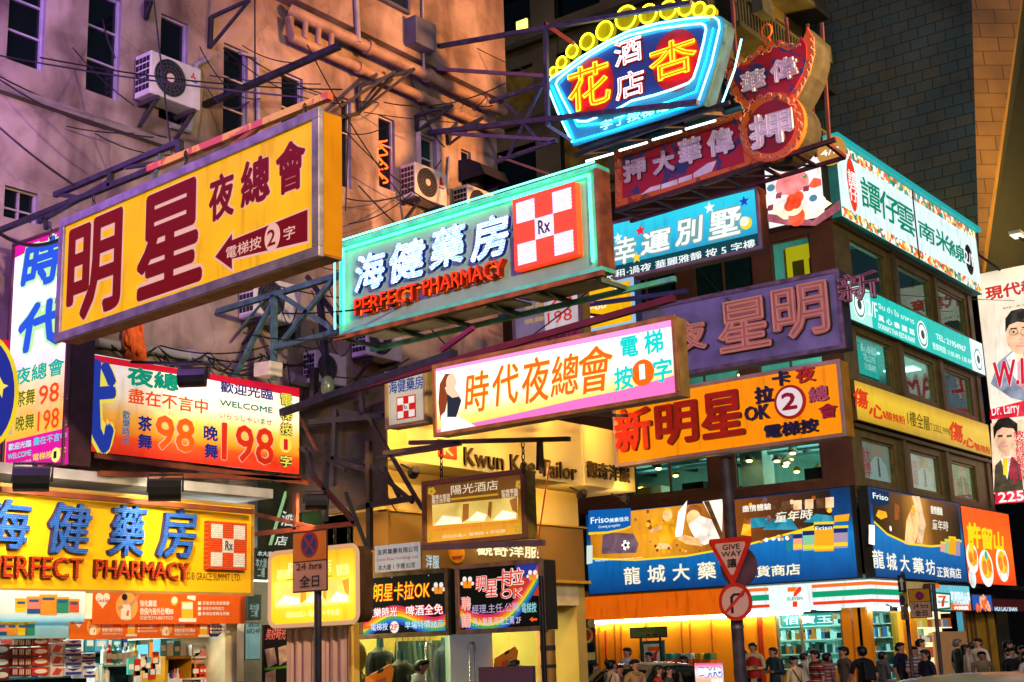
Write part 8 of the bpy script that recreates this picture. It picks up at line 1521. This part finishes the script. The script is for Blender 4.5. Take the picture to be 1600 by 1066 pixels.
def person(label, px, py_top, depth, look=0, h=1.68, top='#404858', legs='#20242c', skin_='#b8846a', hair='short', hairc='#100c0c', pose='stand', sleeve=.5, lean=0, stripes=None, extra=None, female=False, group=None):
    """px, py_top: where the crown of the head is seen; look: which way the figure faces (0 = towards -x, degrees counterclockwise)"""
    C0 = CAM+ray(px, py_top)*depth; J = dict(POSES['stand']); J.update(POSES.get(pose, {})); k = h/1.70
    gz = C0[2]-h*math.cos(lean*.6); base = np.array([C0[0], C0[1], gz]); a = rad(look-90)
    ca, sa = math.cos(a), math.sin(a)
    def W(p):
        x, y, z = p[0]*k*(.92 if female else 1), p[1]*k, p[2]*k
        if z > .9*k: y -= math.sin(lean)*(z-.9*k); z = .9*k+(z-.9*k)*math.cos(lean)
        return (base[0]+x*ca-y*sa, base[1]+x*sa+y*ca, base[2]+z)
    hd = W((0, -.0, 1.7)); off = np.array([C0[0]-hd[0], C0[1]-hd[1], 0]); base = base+off
    t = thing('person', label, 'person', (base[0], base[1], base[2]), 0, group)
    V = [((0, 0, .93), .145, .11), ((0, .01, 1.12), .135, .095), ((0, .01, 1.30), .165, .105), ((0, .012, 1.405), .13, .08), ((0, .0, 1.475), .055, .055), ((0, -.01, 1.53), .062, .062), ((0, -.018, 1.585), .083, .09), ((0, -.01, 1.645), .078, .092), ((0, 0, 1.685), .045, .055)]
    Ed = [(i, i+1) for i in range(8)]; tagz = ['top', 'top', 'top', 'top', 'skin', 'skin', 'skin', 'skin', 'skin']
    def add(p, r, par, tg): V.append((p, r, r)); Ed.append((par, len(V)-1)); tagz.append(tg); return len(V)-1
    fing = []
    for s_ in 'LR':
        i = add(J['sh'+s_], .062 if not female else .052, 3, 'top'); 
        e_ = np.array(J['el'+s_]); sh_ = np.array(J['sh'+s_]); hn = np.array(J['ha'+s_]); dr_ = (hn-e_)/np.linalg.norm(hn-e_)
        m_ = add(tuple(sh_*.4+e_*.6), .05 if not female else .042, i, 'top'); j = add(tuple(e_), .042, m_, 'top' if sleeve > .55 else 'skin'); wv = hn-dr_*.02
        f = add(tuple(wv), .028, j, 'top' if sleeve > .9 else 'skin'); g_ = add(tuple(hn+dr_*.05), .036, f, 'skin')
        sd_ = np.cross(dr_, [0, 1, .3]); sd_ /= max(1e-6, np.linalg.norm(sd_)); sg = 1 if s_ == 'L' else -1
        for n_ in range(4): q = hn+dr_*.075+sd_*(n_-1.5)*.019; add(tuple(q+dr_*(.055+.012*(n_ in (1, 2)))+np.array([0, -.012, -.006])), .0085, add(tuple(q), .009, g_, 'skin'), 'skin')
        add(tuple(hn+dr_*.05+sd_*.05*sg+np.array([0, -.015, 0])), .009, add(tuple(hn+dr_*.015+sd_*.034*sg), .011, f, 'skin'), 'skin')
        hp = add(J['hp'+s_], .085, 0, 'legs'); kn = add(J['kn'+s_], .06, hp, 'legs'); ft = add(J['ft'+s_], .042, kn, 'legs'); add((J['ft'+s_][0], J['ft'+s_][1]-.15, .04), .034, ft, 'shoe')
    me = bpy.data.meshes.new('body'); pts = np.array([W(p) for p, _, _ in V]); o = bpy.data.objects.new('body', me); COL.objects.link(o)
    lo = pts-base; me.from_pydata([tuple(x) for x in lo], Ed, [])
    o.modifiers.new('skin', 'SKIN').use_smooth_shade = True
    sk = me.skin_vertices[0].data
    for i, (_, rx, ry) in enumerate(V): sk[i].radius = (rx*k, ry*k); sk[i].use_root = (i == 0)
    ss = o.modifiers.new('subdivision', 'SUBSURF'); ss.levels = 1; ss.render_levels = 1
    dg = bpy.context.evaluated_depsgraph_get(); m2 = bpy.data.meshes.new_from_object(o.evaluated_get(dg), depsgraph=dg); o.modifiers.clear(); o.data = m2; bpy.data.meshes.remove(me); m2.name = 'body'; o.parent = t; ROOT[o.name] = ROOT[t.name]
    topm = D(top, .8, 0, .1, 9) if stripes is None else stripe_mat(top, stripes)
    mats = [D(skin_, .5, 0, .05), topm, D(legs, .8, 0, .1, 6), D('#14100e', .5)]; m2.materials.clear(); [m2.materials.append(x) for x in mats]
    nf = len(m2.polygons); cc = np.array([p.center for p in m2.polygons]); A = np.array([lo[a_] for a_, b_ in Ed]); B = np.array([lo[b_] for a_, b_ in Ed]); d = B-A; L2 = (d**2).sum(1)+1e-9
    tt = np.clip(((cc[:, None]-A)*d).sum(2)/L2, 0, 1); dist = np.linalg.norm(cc[:, None]-(A+d*tt[..., None]), axis=2); rr = np.array([(V[a_][1]+V[b_][1])/2*k for a_, b_ in Ed]); si = (dist/rr).argmin(1); td = tt[np.arange(nf), si]
    ix = {'skin': 0, 'top': 1, 'legs': 2, 'shoe': 3}
    m2.polygons.foreach_set('material_index', [ix[tagz[Ed[s_][0]]] if td[f] < .5 else ix[tagz[Ed[s_][1]]] for f, s_ in enumerate(si)]); m2.polygons.foreach_set('use_smooth', [True]*nf); m2.update()
    # hair, eyes, mouth
    hm = D(hairc, .45, 0, .3, 20); b = MB(); n = 12
    def ring(z, rx, ry, y0, cut): return [W((rx*math.cos(2*math.pi*q/n), y0+ry*math.sin(2*math.pi*q/n) if not (cut and math.sin(2*math.pi*q/n) < -.3) else y0+ry*math.sin(2*math.pi*q/n)*cut, z)) for q in range(n)]
    R_ = [ring(1.705, .03, .035, .0, 0), ring(1.69, .07, .085, .0, 0), ring(1.665, .095, .112, .0, 0), ring(1.63, .101, .115, .008, .85)]
    if hair == 'long': R_ += [ring(1.56, .102, .1, .02, .2), ring(1.46, .1, .09, .03, -.2), ring(1.33, .11, .075, .055, -.3), ring(1.22, .07, .04, .08, -.3)]
    elif hair == 'bob': R_ += [ring(1.56, .104, .105, .02, .2), ring(1.48, .1, .09, .03, -.1), ring(1.46, .06, .05, .03, 0)]
    else: R_ += [ring(1.585, .096, .105, .02, .3), ring(1.54, .075, .08, .03, 0), ring(1.52, .05, .05, .03, 0)]
    b.add([p for q in R_ for p in q], [(i*n+q, i*n+(q+1) % n, (i+1)*n+(q+1) % n, (i+1)*n+q) for i in range(len(R_)-1) for q in range(n)]+[tuple(range(n-1, -1, -1)), tuple((len(R_)-1)*n+q for q in range(n))])
    if hair == 'bun': q = W((0, .11, 1.66)); b.ell(q, .055, .055, .055, 8, 5)
    if hair == 'cap': q = [W((x, -.1+y, 1.655)) for x, y in ((-.07, 0), (.07, 0), (.05, -.08), (-.05, -.08))]; b.add(q, [(0, 1, 2, 3)])
    b.build('hair', hm, t, True)
    b = MB()
    for sx in (-1, 1): q = W((sx*.032, -.108, 1.60)); b.ell(q, .012, .012, .008, 6, 4)
    b.build('eyes', D('#140c0a', .3), t); q = W((0, -.122, 1.575)); b = MB(); b.ell(q, .013, .013, .022, 6, 4); b.build('nose', mats[0], t, True); b = MB(); b.bar(W((-.025, -.105, 1.535)), W((.025, -.105, 1.535)), .009); b.build('mouth', D('#8c4a40', .5), t)
    for sx in (-1, 1): b = MB(); b.ell(W((sx*.089, .0, 1.59)), .014, .02, .03, 6, 4); b.build('ear', mats[0], t, True)
    if extra: extra(t, W)
    return t
def stripe_mat(c, cols):
    key = 'knit_'+c+cols[0]
    if key in MATS: return MATS[key]
    m, nt, b = _new(key); tc = nt.nodes.new('ShaderNodeTexCoord'); sp = nt.nodes.new('ShaderNodeSeparateXYZ'); nt.links.new(tc.outputs['Object'], sp.inputs[0])
    mm = nt.nodes.new('ShaderNodeMath'); mm.operation = 'MULTIPLY'; mm.inputs[1].default_value = 7; fr = nt.nodes.new('ShaderNodeMath'); fr.operation = 'FRACT'; nt.links.new(sp.outputs[2], mm.inputs[0]); nt.links.new(mm.outputs[0], fr.inputs[0])
    r = ramp(nt, fr.outputs[0], [(i/(len(cols)+1), x) for i, x in enumerate([c]+cols)]); r.color_ramp.interpolation = 'CONSTANT'; nt.links.new(r.outputs[0], b.inputs['Base Color']); b.inputs['Roughness'].default_value = .8; return m
def vest(col):
    def f(t, W):
        b = MB(); S_ = [(.92, .165, .135), (1.1, .152, .12), (1.3, .18, .128), (1.4, .13, .1)]; n = 14
        b.add([W((rx*math.cos(2*math.pi*q/n), .008+ry*math.sin(2*math.pi*q/n), z)) for z, rx, ry in S_ for q in range(n)], [(i*n+q, i*n+(q+1) % n, (i+1)*n+(q+1) % n, (i+1)*n+q) for i in range(3) for q in range(n)]); b.build('waistcoat', D(col, .7), t, True)
    return f
def straps(col):
    def f(t, W):
        b = MB()
        for sx in (-1, 1): b.tube([W((sx*.09, .11, 1.15)), W((sx*.09, .13, 1.3)), W((sx*.085, .05, 1.44)), W((sx*.09, -.1, 1.36))], .02, 5)
        b.build('strap', D(col, .7), t)
    return f
def pack_(col):
    def f(t, W):
        b = MB(); b.hexa([W(p) for p in ((-.14, .1, 1.05), (.14, .1, 1.05), (.14, .25, 1.05), (-.14, .25, 1.05), (-.12, .1, 1.42), (.12, .1, 1.42), (.12, .2, 1.42), (-.12, .2, 1.42))]); b.build('backpack', D(col, .7), t, bevel=.03)
    return f
def hood(col):
    def f(t, W):
        b = MB(); b.tube([W((.1*math.cos(q), .03+.1*math.sin(q), 1.43+.015*math.sin(q*2))) for q in np.linspace(0, 6.28, 14)[:-1]], .042, 7, 0, True); b.build('hood', D(col, .8), t, True)
    return f
def sash(col):
    def f(t, W): b = MB(); b.tube([W((-.13, -.06, 1.42)), W((-.02, -.13, 1.22)), W((.15, -.09, .98)), W((.16, .05, .95))], .013, 5); b.build('strap', D(col, .6), t)
    return f
def print_(col):
    def f(t, W): b = MB(); b.ell(W((0, -.112, 1.25)), .05, .03, .05, 8, 5); b.build('printed_patch', D(col, .6), t)
    return f
P_ = person; cg = 'people by the corner shops'
P_('man in red waistcoat over pale sleeves with folded arms by the orange wall', 1175.5, 1004.5, 31.2, 10, 1.72, '#d8c088', '#10141c', pose='fold', sleeve=1, extra=vest('#b01818'), hairc='#1c1814')
P_('man in dark grey blue shirt with arms crossed near the glass door', 1207, 1011.5, 31.5, -20, 1.66, '#28424c', '#1c2c34', pose='fold', sleeve=.7, extra=pack_('#1c2c34'))
P_('woman in cream top with hair bun and shoulder strap, face turned aside', 1241, 1026, 27.5, 60, 1.5, '#e0c898', '#3a3430', hair='bun', extra=sash('#2a2018'), female=True, sleeve=.8)
P_('man in polo shirt striped navy, red and cream facing the road', 1272, 1016, 27.8, -35, 1.68, '#1c2038', '#242830', stripes=['#c02820', '#1c2038', '#d8c098', '#38405c', '#c02820', '#1c2038'])
P_('person in pink checked shirt seen from behind between two men', 1291.5, 1020, 29, 150, 1.62, '#b07878', '#2c2838', stripes=['#8c5860', '#c89898', '#704858'], hair='short')
P_('man in washed grey short sleeved shirt facing the road', 1317, 1010.5, 27.5, -35, 1.72, '#5c5450', '#1c2430', extra=None)
P_('man in black with a backpack walking past the corner, seen in profile', 1345.5, 1010, 27.2, -120, 1.75, '#14141c', '#1c2434', pose='walk', extra=pack_('#101018'))
P_('man in navy tee with bare arms standing behind the thin post', 1405.5, 1004, 29.5, 80, 1.72, '#141c34', '#283038')
P_('woman in flowered blouse with dark hair tied back carrying something red', 1427, 1010, 29, 50, 1.62, '#a89890', '#c03018', hair='bun', stripes=['#3c4450', '#c8a098', '#605860'], female=True, pose='phone')
P_('man in white shirt half hidden behind the flowered blouse', 1437.5, 998.5, 31.5, 110, 1.72, '#d8d4c8', '#303840')
P_('boy in navy polo with fringe looking down by the hoarding', 1444.5, 1015, 27, -30, 1.6, '#181c38', '#242430', hair='bob', hairc='#120e0e')
P_('man in dark clothes at the shop doorway with grey hair', 1495, 998.5, 32.5, 140, 1.74, '#181c1c', '#181818', hairc='#5c5c58')
P_('woman with long black hair in a pale grey dress seen from behind', 1508, 1007, 30.5, 120, 1.62, '#b8b0a0', '#a8a090', hair='long', female=True)
P_('man in black cap and white shirt talking to the woman in the pale dress', 1527, 997, 31.8, -20, 1.76, '#d0c8bc', '#202024', hair='cap', hairc='#0c0c10')
P_('person in grey tee partly hidden behind the long black hair', 1518, 1003, 32.6, 150, 1.68, '#586068', '#20242c', hairc='#2c1c14')
P_('man in beige jacket over white shirt leaning forward', 1533, 1017, 29, 20, 1.6, '#8c7c60', '#2c2c30', lean=.35, sleeve=1, extra=None)
P_('man with raised forearm in a white sleeve pointing into the shops', 1574.5, 1001, 30, 100, 1.72, '#c8c4b8', '#202020', pose='raise')
P_('man in black tee below the raised forearm at the photo edge', 1578, 1012, 28.5, 60, 1.66, '#101014', '#181820', pose='phone')
P_('dark haired man cut by the photo edge beside the black tee', 1597, 1009, 30, 40, 1.68, '#3c3838', '#201c1c')
P_('person in white cut by the photo edge in front of the others', 1602, 1018, 27.5, 70, 1.6, '#d8d0c0', '#2c2c2c', hair='bob')
P_('man in white tee with round dark print standing before the orange wall', 979.5, 1012, 30.5, -10, 1.7, '#c8ccc8', '#2c3038', extra=print_('#101418'))
P_('smiling woman with long black hair in front of the store poster', 1014, 1019, 30, -10, 1.62, '#1c1c20', '#201c20', hair='long', female=True)
P_('person with hair up and dark straps over a pale vest, seen from behind', 955, 1031.5, 25.5, 160, 1.62, '#d8b8a0', '#2c2c34', hair='bun', sleeve=.2, extra=straps('#20202c'), female=True)
P_('woman in orange lit profile just beyond the dark straps', 967, 1039, 27, 60, 1.55, '#584028', '#2c2420', hair='bun', female=True)
P_('man in beige hooded top with black hair seen from the side', 991, 1030.5, 25.3, 70, 1.64, '#b89060', '#2c2c34', sleeve=1, extra=hood('#a88050'))
P_('person with long dark hair by the food stall', 891, 1041, 26, 150, 1.55, '#141014', '#141014', hair='long', female=True)
P_('woman with long wavy brown black hair and red top nearest the capsule machines', 1027.5, 1039.5, 25.5, 120, 1.56, '#b83820', '#241c1c', hair='long', hairc='#1c1010', female=True)
P_('woman with dark bob beside the red top', 1044, 1040.5, 25.8, 100, 1.55, '#4c4030', '#1c1c20', hair='bob', female=True)
P_('dark haired shop assistant behind the pharmacy goods', 147, 1045, 17.0, 10, 1.58, '#303840', '#202428', hairc='#140c08')
P_('man in a white shirt bending in the tailor window, seen from behind', 662, 1030, 19.6, 120, 1.6, '#c8d8d4', '#283038', lean=.3)
P_('head of a customer deep inside the tailor behind the glass door', 803, 1031, 21.2, 160, 1.62, '#b87858', '#283038')

for a in (('person in white tee with dark backpack between the striped polo and the cream top', 1256, 1020, 32.3, 140, 1.64, '#d0d0c8', 'pack'), ('young man in grey hoodie looking into the store', 1378, 1018, 31.5, 150, 1.62, '#54545c', 'hood'), ('person in green jacket behind the give way post', 1161, 1016, 31.8, 40, 1.62, '#2c9838'), ('man in grey jacket waiting beside the capsule machines', 1068, 1025, 30, -20, 1.6, '#4c4c48'),
          ('woman with dark hair and mustard cardigan near the parked car', 928, 1036, 28.8, 120, 1.56, '#b08828', 'f'), ('short person in black cap walking before the food stall', 908, 1042, 28.2, -120, 1.5, '#24242c', 'cap')):
    k = a[7] if len(a) > 7 else ''; P_(*a[:7], extra=pack_('#1c1c24') if k == 'pack' else hood(a[6]) if k == 'hood' else None, female=k == 'f', hair='long' if k == 'f' else 'cap' if k == 'cap' else 'short', stripes=['#6c7ca0', '#283858'] if k == 'st' else None, sleeve=.8 if k else .5, pose='phone' if len(a[0]) % 3 == 0 else 'walk' if len(a[0]) % 3 == 1 else 'stand')

# ================================================================== cars
def car(label, P, ang, col, taxi=False):
    """saloon car: P is the middle of its footprint, ang the way it points"""
    t = thing('car', label, 'car', P, ang, None); ca, sa = math.cos(ang), math.sin(ang)
    W = lambda x, y, z: (P[0]+x*ca-y*sa, P[1]+x*sa+y*ca, P[2]+z)
    def loft(prof, name, mat, n=16):
        b = MB(); vs = []
        for x, hw, zb, zt, e in prof:
            for k in range(n):
                a = 2*math.pi*k/n; c_, s_ = math.cos(a), math.sin(a); vs.append(W(x, hw*math.copysign(abs(c_)**e, c_), (zb+zt)/2+(zt-zb)/2*math.copysign(abs(s_)**e, s_)))
        m = len(prof); b.add(vs, [(i*n+k, (i+1)*n+k, (i+1)*n+(k+1) % n, i*n+(k+1) % n) for i in range(m-1) for k in range(n)]+[tuple(range(n)), tuple((m-1)*n+k for k in range(n-1, -1, -1))]); return b.build(name, mat, t, True)
    paint = D(col, .22, .0, .03, 3, 0, .7)
    loft([(-2.25, .7, .35, .8, .35), (-2.15, .82, .28, .92, .35), (-1.5, .87, .22, .98, .35), (0, .88, .2, 1.0, .35), (1.2, .87, .22, .96, .35), (2.0, .82, .26, .82, .35), (2.25, .66, .34, .66, .4)], 'body', paint)
    loft([(-1.75, .55, .9, .97, .5), (-1.2, .68, .92, 1.36, .45), (-.6, .71, .92, 1.44, .42), (.3, .71, .92, 1.44, .42), (.75, .68, .92, 1.33, .45), (1.4, .55, .9, .96, .5)], 'cabin_glass', D('#0a1014', .08, 0, .05, 2, 0, .8))
    b = MB(); xs = [(-1.22, .60, 1.375), (-.9, .66, 1.44), (-.3, .69, 1.475), (.2, .68, 1.475), (.55, .64, 1.425), (.74, .59, 1.37)]; m = 9; vs = []
    for x, hw, z in xs:
        for k in range(m): q = -1+2*k/(m-1); vs.append(W(x, hw*q, z-.07*abs(q)**3))
    b.add(vs, [(i*m+k, (i+1)*m+k, (i+1)*m+k+1, i*m+k+1) for i in range(len(xs)-1) for k in range(m-1)]); o = b.build('roof', paint, t, True); sd = o.modifiers.new('solid', 'SOLIDIFY'); sd.thickness = .03
    for sy in (-1, 1):
        for x0, z0, x1, z1 in ((-1.22, 1.37, -1.75, .98), (.72, 1.37, 1.4, .97), (-.25, 1.44, -.28, .98)): b = MB(); b.bar(W(x0, sy*.62, z0), W(x1, sy*.74, z1), .06); b.build('pillar', paint, t)
        b = MB(); b.hexa([W(.8+dx, sy*(.86+dy), 1.0+dz) for dz in (0, .12) for dx, dy in ((0, 0), (.1, 0), (.1, .18), (0, .18))]); b.build('wing_mirror', paint, t, bevel=.02)
        b = MB(); b.ell(W(2.12, sy*.58, .66), .1, .14, .09, 10, 6); b.build('headlight', E('#fff4d8', .5), t, True); b = MB(); b.ell(W(-2.16, sy*.6, .74), .08, .14, .09, 10, 6); b.build('tail_light', D('#a01414', .3), t, True)
        for x in (-1.35, 1.4):
            b = MB(); n = 20; rr = [(.2, .08), (.31, .1), (.32, .0), (.31, -.1), (.2, -.08)]
            vs = [W(x+r_*math.cos(2*math.pi*k/n), sy*.8+h_, .32+r_*math.sin(2*math.pi*k/n)) for r_, h_ in rr for k in range(n)]
            b.add(vs, [(i*n+k, i*n+(k+1) % n, (i+1)*n+(k+1) % n, (i+1)*n+k) for i in range(4) for k in range(n)]+[tuple(range(n)), tuple(4*n+k for k in range(n))]); w_ = b.build('wheel', D('#101012', .8), t, True)
            b = MB(); b.add([W(x+.19*math.cos(2*math.pi*k/n), sy*.92, .32+.19*math.sin(2*math.pi*k/n)) for k in range(n)], [tuple(range(n))]); b.build('rim', alu, w_)
    return t
q = CAM+ray(1520, 1051.5)*9.6; car('car at the photo bottom showing only its shining golden beige roof', (q[0]+.3, q[1], 0), rad(4), '#c89c60')
q = CAM+ray(978, 1044)*27.4; car('pale beige car with dark windows behind the people at the orange shopfront', (q[0]+1.0, q[1]+.2, 0), rad(180), '#8c7c58')
